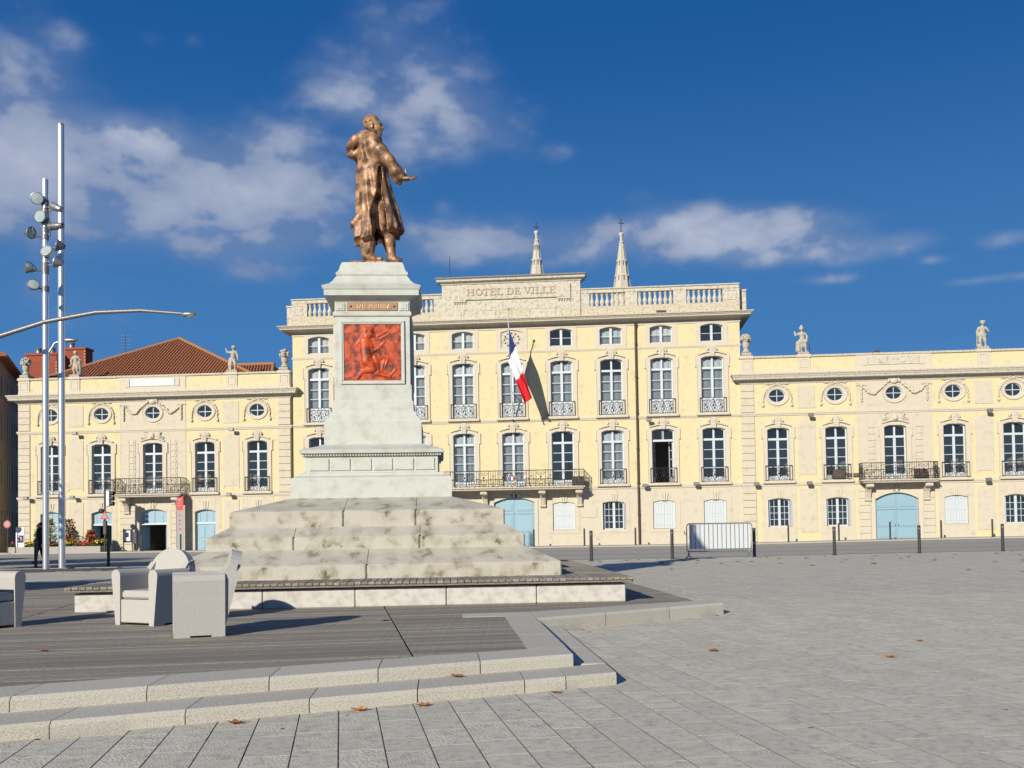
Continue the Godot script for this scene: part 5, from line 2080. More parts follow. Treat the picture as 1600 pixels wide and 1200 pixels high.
# ---------------------------------------------------------------- pedestal and the bench round it
func build_pedestal() -> void:
	var b := thing("bench", "broad timber topped stone bench running round the pedestal", "bench", PED + Vector3(-0.08, DECK, 0).rotated(Vector3.UP, AB), AB)
	var hh := 4.0
	for side in 4:
		var turn := Basis(Vector3.UP, PI / 2 * side)
		for k in 6:
			var g := Geo.new()
			var xa := -hh + 2 * hh * k / 6.0
			var q := Geo.new()
			q.bevel(Vector3(xa + 0.005, 0.0, hh - 0.3), Vector3(xa + 2 * hh / 6.0 - 0.005, 0.275, hh), 0.012)
			g.add(q, Transform3D(turn, Vector3.ZERO))
			if side % 2 == 1 and (k == 0 or k == 5):
				continue
			part("stone_panel", g, M.bench_stone, b)
		var sl := 4.12
		for k in 84:
			if k == 0 or k == 83:
				continue
			var xa := -4.2 + 0.1 * k
			if side % 2 == 1 and (xa < -3.08 or xa > 3.0):
				continue
			var key := "slat"
			if not cache.has(key):
				var g := Geo.new()
				g.bevel(Vector3(0.004, 0.33, 3.0), Vector3(0.096, 0.372, sl), 0.006)
				cache[key] = g.mesh()
			var o := part("slat", cache[key], M["plank_%d" % (rng.randi() % 4)], b)
			o.transform = Transform3D(turn, turn * Vector3(xa, rng.randf_range(-0.003, 0.003), 0))
		var eb := Geo.new()
		var q2 := Geo.new()
		q2.bevel(Vector3(-sl + 0.04, 0.295, sl - 0.22), Vector3(sl - 0.04, 0.328, sl - 0.02), 0.006)
		eb.add(q2, Transform3D(turn, Vector3.ZERO))
		part("edge_board", eb, M.plank_3, b)

	var t := thing("pedestal", "stepped pale stone pedestal with red relief panel under the bronze statue", "pedestal", PED, AB)
	# three steps of blocks with sloping tops
	for s in [[3.08, 0.4, 0.97, 2.55, 1.2, 2], [2.55, 1.1, 1.41, 2.245, 1.565, 3], [2.245, 1.5, 1.826, 1.38, 2.06, 3]]:
		var h: float = s[0]
		var cuts := []
		for k in s[5] + 1:
			cuts.append(-h + 2 * h * k / float(s[5]) + (0.0 if k == 0 or k == s[5] else rng.randf_range(-0.35, 0.35)))
		for side in 4:
			var turn := Basis(Vector3.UP, PI / 2 * side)
			for k in s[5]:
				var xa: float = cuts[k]
				var xb: float = cuts[k + 1]
				var deep := 0.5
				if side % 2 == 1:                # the front and back rows own the corners
					xa = maxf(xa, -h + deep)
					xb = minf(xb, h - deep)
				var q := Geo.new()
				q.bevel(Vector3(xa + 0.004, s[1], h - deep), Vector3(xb - 0.004, s[2], h), 0.025)
				var g := Geo.new()
				g.add(q, Transform3D(turn, Vector3.ZERO))
				part("step_block", g, M.step_stone, t)
				# sloping top of the same stretch, mitred at the corners
				var f := Geo.new()
				var r: float = s[3]
				var ia: float = cuts[k] * r / h if k == 0 else cuts[k]
				var ib: float = cuts[k + 1] * r / h if k == s[5] - 1 else cuts[k + 1]
				ia = clampf(ia, -r, r)
				ib = clampf(ib, -r, r)
				var lx: float = cuts[k] + (0.02 if k == 0 else 0.004)
				var ux: float = cuts[k + 1] - (0.02 if k == s[5] - 1 else 0.004)
				f.quad(Vector3(lx, s[2] - 0.004, h - 0.02), Vector3(ux, s[2] - 0.004, h - 0.02), Vector3(ib - 0.004, s[4], r - 0.01), Vector3(ia + 0.004, s[4], r - 0.01))
				f.quad(Vector3(ux, s[2] - 0.004, h - 0.02), Vector3(ux, s[2] - 0.1, h - 0.04), Vector3(ib - 0.004, s[4] - 0.1, r - 0.02), Vector3(ib - 0.004, s[4], r - 0.01))
				var fg := Geo.new()
				fg.add(f, Transform3D(turn, Vector3.ZERO))
				part("step_slope", fg, M.step_stone, t)
	var core := Geo.new()
	core.stack([Vector2(2.5, 0.4), Vector2(2.5, 0.9), Vector2(2.1, 1.2), Vector2(1.3, 1.7), Vector2(1.3, 2.05)])
	part("core", core, M.step_stone, t)
	var d := Geo.new()
	d.stack([Vector2(1.38, 2.0), Vector2(1.38, 2.38), Vector2(1.36, 2.41), Vector2(1.26, 2.45), Vector2(1.25, 2.49), Vector2(1.2, 2.5)])
	part("base_course", d, M.marble, t)
	var e := Geo.new()
	e.stack([Vector2(1.143, 2.495), Vector2(1.143, 2.8)])
	var ep := part("frieze", e, M.marble, t)
	for side in 4:
		var turn := Basis(Vector3.UP, PI / 2 * side)
		for k in 6:
			var q := Geo.new()
			var xa := -1.1 + k * 2.2 / 6.0
			q.bevel(Vector3(xa + 0.012, 2.54, 1.13), Vector3(xa + 2.2 / 6.0 - 0.012, 2.755, 1.165), 0.01)
			var g := Geo.new()
			g.add(q, Transform3D(turn, Vector3.ZERO))
			part("frieze_panel", g, M.marble, ep)
	var dent := Geo.new()
	for side in 4:
		var turn := Basis(Vector3.UP, PI / 2 * side)
		for k in 50:
			var q := Geo.new()
			q.box(Vector3(-1.2 + k * 0.048, 2.795, 1.12), Vector3(-1.2 + k * 0.048 + 0.028, 2.838, 1.2))
			dent.add(q, Transform3D(turn, Vector3.ZERO))
	part("dentils", dent, M.marble, ep)
	var c := Geo.new()
	c.stack([Vector2(1.17, 2.79), Vector2(1.17, 2.835), Vector2(1.24, 2.84), Vector2(1.25, 2.895), Vector2(1.22, 2.91), Vector2(0.95, 2.99), Vector2(0.88, 3.02)])
	part("lower_cornice", c, M.marble, t)
	var p1 := Geo.new()
	p1.stack([Vector2(0.86, 3.015), Vector2(0.86, 3.42), Vector2(0.845, 3.44)])
	part("plinth", p1, M.marble, t)
	var p2 := Geo.new()
	p2.stack([Vector2(0.845, 3.436), Vector2(0.83, 3.47), Vector2(0.77, 3.55), Vector2(0.755, 3.6), Vector2(0.74, 3.605), Vector2(0.72, 3.64), Vector2(0.715, 3.8), Vector2(0.7, 3.81), Vector2(0.69, 3.83), Vector2(0.69, 4.09), Vector2(0.67, 4.11)])
	part("die_base", p2, M.marble, t)
	var die := Geo.new()
	die.stack([Vector2(0.668, 4.105), Vector2(0.668, 5.34)])
	var dp := part("die", die, M.marble, t)
	for side in [0, 1, 3]:
		var turn := Basis(Vector3.UP, PI / 2 * side)
		var fr := Geo.new()
		var cx := 0.0
		for r in [[0.575, 0.535, 0.03], [0.545, 0.51, 0.018]]:
			var y0: float = 4.69 - r[0]
			var y1: float = 4.69 + r[0]
			var i0: float = 4.69 - r[1]
			var i1: float = 4.69 + r[1]
			var zf: float = 0.66 + 0.018 + r[2]
			for bx in [[-r[0], r[0], i1, y1], [-r[0], r[0], y0, i0], [-r[0], -r[1], i0, i1], [r[1], r[0], i0, i1]]:
				fr.bevel(Vector3(cx + bx[0], bx[2], 0.65), Vector3(cx + bx[1], bx[3], zf), 0.008)
		var g := Geo.new()
		g.add(fr, Transform3D(turn, Vector3.ZERO))
		part("panel_frame", g, M.marble, dp)
	var rel := part("relief_panel", relief(), M.copper, t, Vector3(0.0, 4.69, 0.672))
	tag(rel, "red copper relief of a kneeling figure")
	var bd := Geo.new()
	bd.stack([Vector2(0.67, 5.335), Vector2(0.69, 5.345), Vector2(0.7, 5.36), Vector2(0.7, 5.415), Vector2(0.68, 5.43)])
	part("band", bd, M.marble, t)
	var fz := Geo.new()
	fz.stack([Vector2(0.67, 5.425), Vector2(0.67, 5.61)])
	for sx in [-1.0, 1.0]:
		fz.bevel(Vector3(sx * 0.57 - 0.085, 5.445, 0.66), Vector3(sx * 0.57 + 0.085, 5.595, 0.69), 0.008)
		fz.bevel(Vector3(sx * 0.57 - 0.05, 5.475, 0.68), Vector3(sx * 0.57 + 0.05, 5.565, 0.7), 0.006)
	part("upper_frieze", fz, M.marble, t)
	var pl := Geo.new()
	pl.bevel(Vector3(-0.45, 5.445, 0.66), Vector3(0.46, 5.595, 0.688), 0.008)
	var plate := part("inscription_plate", pl, M.plate, t)
	for sx in [-0.38, 0.4]:
		var g := Geo.new()
		g.ball(Vector3(sx, 5.52, 0.69), Vector3(0.02, 0.02, 0.014), 8)
		part("bolt", g, M.iron, plate)
	var strokes := Geo.new()                  # raised gilt letters, too worn to read
	for q in [[-0.26, 1], [-0.215, 0], [-0.17, 1], [-0.13, 2], [-0.045, 1], [-0.03, 2], [0.02, 3], [0.075, 1], [0.12, 1], [0.16, 1], [0.165, 2], [0.2, 1], [0.235, 1], [0.29, 0]]:
		if q[1] == 1:
			strokes.box(Vector3(q[0] - 0.006, 5.485, 0.686), Vector3(q[0] + 0.006, 5.56, 0.696))
		elif q[1] == 0:
			strokes.tube([Vector3(q[0] - 0.012, 5.487, 0.69), Vector3(q[0] + 0.012, 5.558, 0.69)], 0.006, 4)
		elif q[1] == 2:
			for y in [5.49, 5.522, 5.555]:
				strokes.box(Vector3(q[0] - 0.012, y - 0.004, 0.686), Vector3(q[0] + 0.018, y + 0.004, 0.695))
		else:
			var ring := []
			for k in 13:
				ring.append(Vector3(q[0] + cos(TAU * k / 12) * 0.022, 5.522 + sin(TAU * k / 12) * 0.034, 0.69))
			strokes.tube(ring, 0.006, 4, false)
	part("lettering", strokes, M.gilt, plate)
	var uc := Geo.new()
	uc.stack([Vector2(0.675, 5.605), Vector2(0.69, 5.62), Vector2(0.72, 5.64), Vector2(0.78, 5.675), Vector2(0.84, 5.69), Vector2(0.845, 5.79), Vector2(0.86, 5.8), Vector2(0.87, 5.83), Vector2(0.88, 5.86), Vector2(0.83, 5.885), Vector2(0.76, 5.92), Vector2(0.7, 5.98), Vector2(0.65, 6.06), Vector2(0.625, 6.1), Vector2(0.645, 6.105), Vector2(0.645, 6.155), Vector2(0.62, 6.165), Vector2(0.59, 6.22), Vector2(0.57, 6.3), Vector2(0.54, 6.36)])
	part("capital", uc, M.marble, t)


# the kneeling figure of the relief panel as a sheet of varying depth
func relief() -> Geo:
	var caps := [[-0.1, 0.3, -0.04, 0.33, 0.075, 0.07], [-0.02, 0.34, 0.03, 0.3, 0.05, 0.03], [-0.13, 0.38, -0.17, 0.24, 0.05, 0.03], [-0.17, 0.28, -0.27, 0.16, 0.03, 0.02], [-0.13, 0.2, -0.12, 0.0, 0.1, 0.095], [-0.12, 0.0, -0.1, -0.15, 0.1, 0.11], [-0.08, -0.15, 0.02, -0.3, 0.105, 0.075], [0.02, -0.3, -0.18, -0.33, 0.07, 0.06], [-0.18, -0.33, -0.27, -0.45, 0.05, 0.035], [-0.06, 0.2, 0.0, 0.02, 0.05, 0.045], [0.0, 0.02, 0.14, 0.1, 0.045, 0.035], [0.14, 0.1, 0.2, 0.18, 0.03, 0.02], [0.1, 0.02, 0.22, 0.2, 0.02, 0.015], [0.04, -0.1, 0.1, -0.35, 0.06, 0.05], [0.12, -0.05, 0.06, -0.3, 0.03, 0.03], [0.1, -0.08, 0.27, -0.12, 0.035, 0.03], [0.27, -0.12, 0.2, -0.3, 0.03, 0.02], [0.22, -0.1, 0.14, -0.38, 0.025, 0.03], [0.05, -0.38, 0.3, -0.43, 0.035, 0.04], [0.3, -0.43, 0.42, -0.3, 0.03, 0.025], [0.1, 0.3, 0.26, 0.38, 0.03, 0.02], [0.15, 0.25, 0.3, 0.33, 0.02, 0.02], [-0.12, 0.42, 0.0, 0.42, 0.04, 0.03]]
	var f := noise(41, 3.2, 4)
	var n := 110
	var hgt := PackedFloat32Array()
	for j in n + 1:
		for k in n + 1:
			var p := Vector2(-0.5 + float(k) / n, -0.5 + float(j) / n) * 1.02
			var z := 0.003 * f.get_noise_2d(p.x * 2.0, p.y * 2.0) + 0.004
			for c in caps:
				var a := Vector2(c[0], c[1])
				var b := Vector2(c[2], c[3])
				var t := clampf((p - a).dot(b - a) / (b - a).length_squared(), 0.0, 1.0)
				var r := lerpf(c[4], c[5], t)
				var d := p.distance_to(a.lerp(b, t))
				if d < r:
					z = maxf(z, sqrt(r * r - d * d) * 0.5)
			hgt.append(z)
	var g := Geo.new()
	for j in n + 1:
		for k in n + 1:
			var i := j * (n + 1) + k
			g.v.append(Vector3((-0.5 + float(k) / n) * 1.02, (-0.5 + float(j) / n) * 1.02, hgt[i]))
			var dx := hgt[j * (n + 1) + mini(k + 1, n)] - hgt[j * (n + 1) + maxi(k - 1, 0)]
			var dy := hgt[mini(j + 1, n) * (n + 1) + k] - hgt[maxi(j - 1, 0) * (n + 1) + k]
			g.n.append(Vector3(-dx, -dy, 2.04 / n).normalized())
	for j in n:
		for k in n:
			var a := j * (n + 1) + k
			g.ix.append_array([a, a + n + 2, a + 1, a, a + n + 1, a + n + 2])
	return g


# ---------------------------------------------------------------- bronze statue
func coat(p: Vector3) -> float:
	if p.y < 0.25 or p.y > 2.3:
		return 0.3
	var ys := [0.3, 0.42, 0.65, 0.91, 1.27, 1.63, 1.85, 2.1, 2.3]
	var back := [-0.36, -0.34, -0.32, -0.29, -0.31, -0.33, -0.32, -0.27, -0.2]
	var front := [0.47, 0.47, 0.5, 0.43, 0.33, 0.27, 0.26, 0.2, 0.12]
	var wide := [0.42, 0.42, 0.41, 0.38, 0.34, 0.34, 0.36, 0.36, 0.3]
	var k := 0
	while k < 7 and p.y > ys[k + 1]:
		k += 1
	var t := clampf((p.y - ys[k]) / (ys[k + 1] - ys[k]), 0.0, 1.0)
	var xb: float = lerpf(back[k], back[k + 1], t)
	var xf: float = lerpf(front[k], front[k + 1], t)
	var b: float = lerpf(wide[k], wide[k + 1], t)
	var a := (xf - xb) / 2.0
	var x := p.x - (xf + xb) / 2.0
	var th := atan2(p.z / b, x / a)
	var q := sqrt(x * x / (a * a) + p.z * p.z / (b * b))
	# deep folds that widen downwards, and the coat hanging open at the wearer's right front
	var low := smoothstep(1.9, 0.7, p.y)
	var w := 0.075 * sin(th * 6.0 + 1.1 * sin(p.y * 2.1) + 0.7) + 0.055 * sin(th * 11.0 - p.y * 2.4 + 2.0) + 0.03 * sin(th * 17.0 + p.y * 5.0)
	var r := 1.0 + w * (0.25 + 0.95 * low)
	var d := (q - r) * minf(a, b) * 0.8
	var hem := 0.42 + 0.14 * clampf(cos(th) * 1.4, -0.2, 1.0) + 0.045 * sin(th * 7.0 + 1.0) + 0.04 * sin(th * 3.0)
	d = maxf(d, hem - p.y)
	if p.y < 1.1:
		d = maxf(d, -(d + 0.05) if p.y < 0.95 else d)
	if p.z > 0.0 and p.y < 1.7:             # hangs open at the wearer's right, wider towards the hem
		var half := 0.02 + 0.13 * smoothstep(1.65, 0.5, p.y) + 0.015 * sin(p.y * 9.0)
		d = maxf(d, half - absf(p.x - 0.1 - 0.02 * sin(p.y * 5.0)))
	return maxf(d, p.y - 2.28)


func build_statue() -> void:
	var t := thing("bronze_statue", "weathered bronze statue of a standing man in a long coat, arm held out", "statue", PED + Vector3(0.03, 6.36, 0.12).rotated(Vector3.UP, AB), AB)
	var base := Geo.new()
	base.bevel(Vector3(-0.44, 0.0, -0.5), Vector3(0.46, 0.055, 0.33), 0.012)
	var mound := Geo.new()
	mound.ball(Vector3(0.0, 0.05, 0.05), Vector3(0.4, 0.05, 0.26), 20)
	base.add(mound, Transform3D.IDENTITY)
	part("base_plate", base, M.bronze, t)
	var s := Blend.new()
	s.k = 0.06
	# legs and boots
	s.chain([Vector3(-0.02, 1.25, 0.1), Vector3(-0.09, 0.72, 0.13), Vector3(-0.12, 0.36, 0.13), Vector3(-0.13, 0.13, 0.13)], [0.15, 0.11, 0.105, 0.075])
	s.chain([Vector3(-0.16, 0.08, 0.13), Vector3(-0.02, 0.06, 0.15), Vector3(0.11, 0.04, 0.18)], [0.065, 0.06, 0.045])
	for y in [0.2, 0.27, 0.34]:
		s.add(Vector3(-0.16, y, 0.13), Vector3(-0.08, y + 0.02, 0.16), 0.085, 0.085)
	# trunk and shoulders
	s.chain([Vector3(-0.02, 1.3, 0.0), Vector3(-0.02, 2.0, 0.0)], [0.22, 0.22])
	s.add(Vector3(-0.04, 2.16, -0.26), Vector3(-0.02, 2.16, 0.27), 0.14, 0.14)
	s.add(Vector3(0.06, 2.0, -0.1), Vector3(0.06, 2.0, 0.12), 0.17, 0.17)
	s.add(Vector3(-0.02, 2.2, 0.0), Vector3(0.0, 2.42, 0.0), 0.12, 0.095)
	s.extra = coat
	# outstretched arm
	s.chain([Vector3(0.0, 2.15, 0.3), Vector3(0.14, 1.96, 0.36), Vector3(0.28, 1.78, 0.38), Vector3(0.42, 1.6, 0.37), Vector3(0.5, 1.5, 0.36)], [0.13, 0.12, 0.11, 0.095, 0.085])
	# cape thrown over the shoulder, with its roll standing out behind
	s.chain([Vector3(-0.02, 2.37, 0.17), Vector3(-0.16, 2.29, 0.24), Vector3(-0.32, 2.2, 0.22), Vector3(-0.4, 2.11, 0.14), Vector3(-0.38, 2.02, 0.02), Vector3(-0.24, 1.98, -0.14)], [0.06, 0.075, 0.085, 0.08, 0.08, 0.1])
	s.chain([Vector3(-0.44, 1.98, 0.1), Vector3(-0.34, 1.94, 0.2), Vector3(-0.24, 2.02, 0.27)], [0.05, 0.05, 0.04])
	s.chain([Vector3(-0.1, 2.3, 0.26), Vector3(-0.2, 2.05, 0.33), Vector3(-0.16, 1.82, 0.33)], [0.045, 0.04, 0.03])
	s.chain([Vector3(0.0, 2.3, 0.25), Vector3(-0.05, 2.02, 0.36), Vector3(0.06, 1.78, 0.34)], [0.04, 0.04, 0.03])
	# standing collar
	for a in [[-0.13, 2.36, -0.06], [-0.11, 2.38, 0.1], [0.02, 2.36, 0.14], [0.1, 2.32, 0.1]]:
		s.add(Vector3(a[0], a[1] - 0.05, a[2]), Vector3(a[0], a[1] + 0.05, a[2]), 0.05, 0.035)
	# hanging sleeve lining under the wrist and the coat tail blown back
	s.chain([Vector3(0.36, 1.58, 0.28), Vector3(0.44, 1.45, 0.28), Vector3(0.49, 1.4, 0.28)], [0.07, 0.05, 0.03])
	s.chain([Vector3(-0.28, 0.85, 0.1), Vector3(-0.38, 0.72, 0.08), Vector3(-0.42, 0.66, 0.02)], [0.06, 0.045, 0.02])
	var g := Geo.new()
	s.into(g, Vector3(-0.56, -0.02, -0.56), Vector3(0.64, 2.42, 0.58), 0.017)
	# head
	var h := Blend.new()
	h.k = 0.028
	h.add(Vector3(-0.06, 2.6, 0.0), Vector3(-0.01, 2.62, 0.0), 0.125, 0.125)
	h.chain([Vector3(0.04, 2.56, 0.0), Vector3(0.06, 2.5, 0.0), Vector3(0.065, 2.42, 0.0)], [0.105, 0.09, 0.06])
	h.chain([Vector3(0.12, 2.59, 0.0), Vector3(0.172, 2.52, 0.0), Vector3(0.15, 2.505, 0.0)], [0.02, 0.022, 0.025])
	h.add(Vector3(0.118, 2.585, -0.05), Vector3(0.118, 2.585, 0.05), 0.025, 0.025)
	h.add(Vector3(0.135, 2.47, -0.02), Vector3(0.135, 2.47, 0.02), 0.02, 0.02)
	h.add(Vector3(0.12, 2.445, -0.02), Vector3(0.12, 2.445, 0.02), 0.02, 0.02)
	h.add(Vector3(0.115, 2.4, 0.0), Vector3(0.1, 2.395, 0.0), 0.042, 0.04)
	h.add(Vector3(0.02, 2.42, 0.06), Vector3(-0.03, 2.48, 0.09), 0.04, 0.04)
	h.add(Vector3(-0.02, 2.5, 0.115), Vector3(-0.025, 2.55, 0.12), 0.024, 0.028)
	h.add(Vector3(0.0, 2.28, 0.0), Vector3(0.0, 2.44, 0.0), 0.1, 0.085)
	for k in 34:                              # curls
		var a := rng.randf_range(-2.6, 2.6) + PI
		var e := rng.randf_range(-0.25, 1.4)
		if cos(a) > -0.05 and e < 0.85:
			continue
		var p := Vector3(-0.045 + cos(a) * cos(e) * 0.125, 2.61 + sin(e) * 0.12, sin(a) * cos(e) * 0.125)
		h.add(p, p + Vector3(rng.randf_range(-0.03, 0.03), rng.randf_range(-0.03, 0.02), rng.randf_range(-0.03, 0.03)), 0.028, 0.022)
	h.into(g, Vector3(-0.25, 2.28, -0.2), Vector3(0.24, 2.8, 0.2), 0.0105)
	# hand: palm up and open
	var f := Blend.new()
	f.k = 0.016
	f.add(Vector3(0.46, 1.53, 0.36), Vector3(0.54, 1.46, 0.36), 0.055, 0.045)
	f.add(Vector3(0.55, 1.46, 0.32), Vector3(0.64, 1.455, 0.325), 0.034, 0.03)
	f.add(Vector3(0.55, 1.46, 0.39), Vector3(0.64, 1.45, 0.395), 0.034, 0.028)
	f.chain([Vector3(0.57, 1.48, 0.3), Vector3(0.585, 1.57, 0.285), Vector3(0.595, 1.66, 0.29)], [0.028, 0.024, 0.018])
	for k in 4:
		var zk := 0.308 + 0.036 * k
		var lk: float = [0.12, 0.14, 0.13, 0.1][k]
		var up: float = [0.07, 0.04, 0.0, -0.035][k]
		f.chain([Vector3(0.64, 1.455, zk), Vector3(0.64 + lk * 0.55, 1.452 + up * 0.4, zk), Vector3(0.64 + lk, 1.462 + up, zk)], [0.021, 0.02, 0.015])
	f.into(g, Vector3(0.42, 1.36, 0.22), Vector3(0.84, 1.72, 0.5), 0.01)
	var lg := Blend.new()
	lg.k = 0.05
	lg.chain([Vector3(0.08, 1.25, -0.1), Vector3(0.22, 0.7, -0.06), Vector3(0.26, 0.4, -0.02), Vector3(0.3, 0.12, 0.0)], [0.15, 0.115, 0.11, 0.08])
	lg.chain([Vector3(0.28, 0.07, 0.0), Vector3(0.38, 0.06, 0.04), Vector3(0.46, 0.045, 0.07)], [0.07, 0.06, 0.045])
	lg.chain([Vector3(0.1, 1.5, 0.08), Vector3(0.1, 1.0, 0.06), Vector3(0.14, 0.62, 0.04)], [0.1, 0.12, 0.09])
	lg.chain([Vector3(-0.02, 1.0, 0.1), Vector3(-0.06, 0.6, 0.12)], [0.1, 0.09])
	var lgg := Geo.new()
	lg.into(lgg, Vector3(-0.2, -0.02, -0.35), Vector3(0.6, 1.62, 0.36), 0.02)
	var dark := part("trousers", lgg, M.bronze, t, Vector3(0.0, 0.075, 0.0))
	dark.scale = Vector3.ONE * 1.015
	var fig := part("figure", g, M.bronze, t, Vector3(0.0, 0.075, 0.0))
	fig.scale = Vector3.ONE * 1.015


# ---------------------------------------------------------------- granite armchairs
func make_chair() -> Node3D:
	var t := thing("granite_armchair", "", "armchair", Vector3.ZERO, 0.0, "granite armchairs on the timber deck")
	var w := 0.36
	for s in [-1.0, 1.0]:
		var g := Geo.new()
		var cut := func(z0: float, z1: float, y0: float) -> void:     # front view of an arm: rounded top, outer face drawn in towards the foot
			var poly := PackedVector2Array([Vector2(0.25, y0), Vector2(lerpf(0.33, 0.395, y0 / 0.61), y0), Vector2(0.395, 0.61)])
			for k in range(1, 8):
				var a := PI * k / 8.0
				poly.append(Vector2(0.32 + cos(a) * 0.075, 0.61 + sin(a) * 0.075))
			poly.append(Vector2(0.245, 0.61))
			if s < 0:
				for k in poly.size():
					poly[k].x = -poly[k].x
				poly.reverse()
			g.prism(poly, z0, z1)
		cut.call(-0.17, 0.0, 0.0)
		cut.call(-0.39, -0.17, 0.022)
		cut.call(-0.53, -0.39, 0.0)
		# shoulder where the arm runs up into the back
		var wing := Geo.new()
		wing.prism(PackedVector2Array([Vector2(0.4, 0.56), Vector2(0.62, 0.56), Vector2(0.67, 0.78), Vector2(0.575, 0.76)]), 0.25 if s > 0 else -0.335, 0.335 if s > 0 else -0.25)
		g.add(wing, Transform3D(Basis(Vector3(0, 0, -1), Vector3(0, 1, 0), Vector3(1, 0, 0)), Vector3.ZERO))
		part("arm", g, M.chair_stone, t)
	var st := Geo.new()
	st.bevel(Vector3(-0.25, 0.03, -0.52), Vector3(0.25, 0.315, -0.012), 0.01)
	st.bevel(Vector3(-0.248, 0.322, -0.52), Vector3(0.248, 0.425, -0.022), 0.025)
	part("seat", st, M.chair_stone, t)
	var bk := Geo.new()
	var arc := PackedVector2Array([Vector2(-0.3, 0.0), Vector2(0.3, 0.0), Vector2(w, 0.58)])
	for k in range(1, 16):
		var a := PI * k / 16.0
		arc.append(Vector2(cos(a) * w, 0.58 + sin(a) * 0.355))
	arc.append(Vector2(-w, 0.58))
	var q3 := Geo.new()
	q3.prism(arc, -0.115, 0.0)
	bk.add(q3, Transform3D(Basis(Vector3.RIGHT, -0.25), Vector3(0, 0.03, -0.395)))
	part("backrest", bk, M.chair_stone, t)
	return t


func build_chairs() -> void:
	var a := make_chair()
	a.position = Vector3(-4.65, DECK, -12.58)
	a.rotation.y = deg_to_rad(-28.0)
	a.set_meta("label", "granite armchair facing the viewer with its sunlit arched back showing")
	copy_of(a, "granite armchair seen side on, nearest the front steps", Vector3(-3.73, DECK, -11.24), deg_to_rad(-71.0))
	copy_of(a, "granite armchair cut by the left edge of the picture, front in shade", Vector3(-6.26, DECK, -12.42), deg_to_rad(60.0))


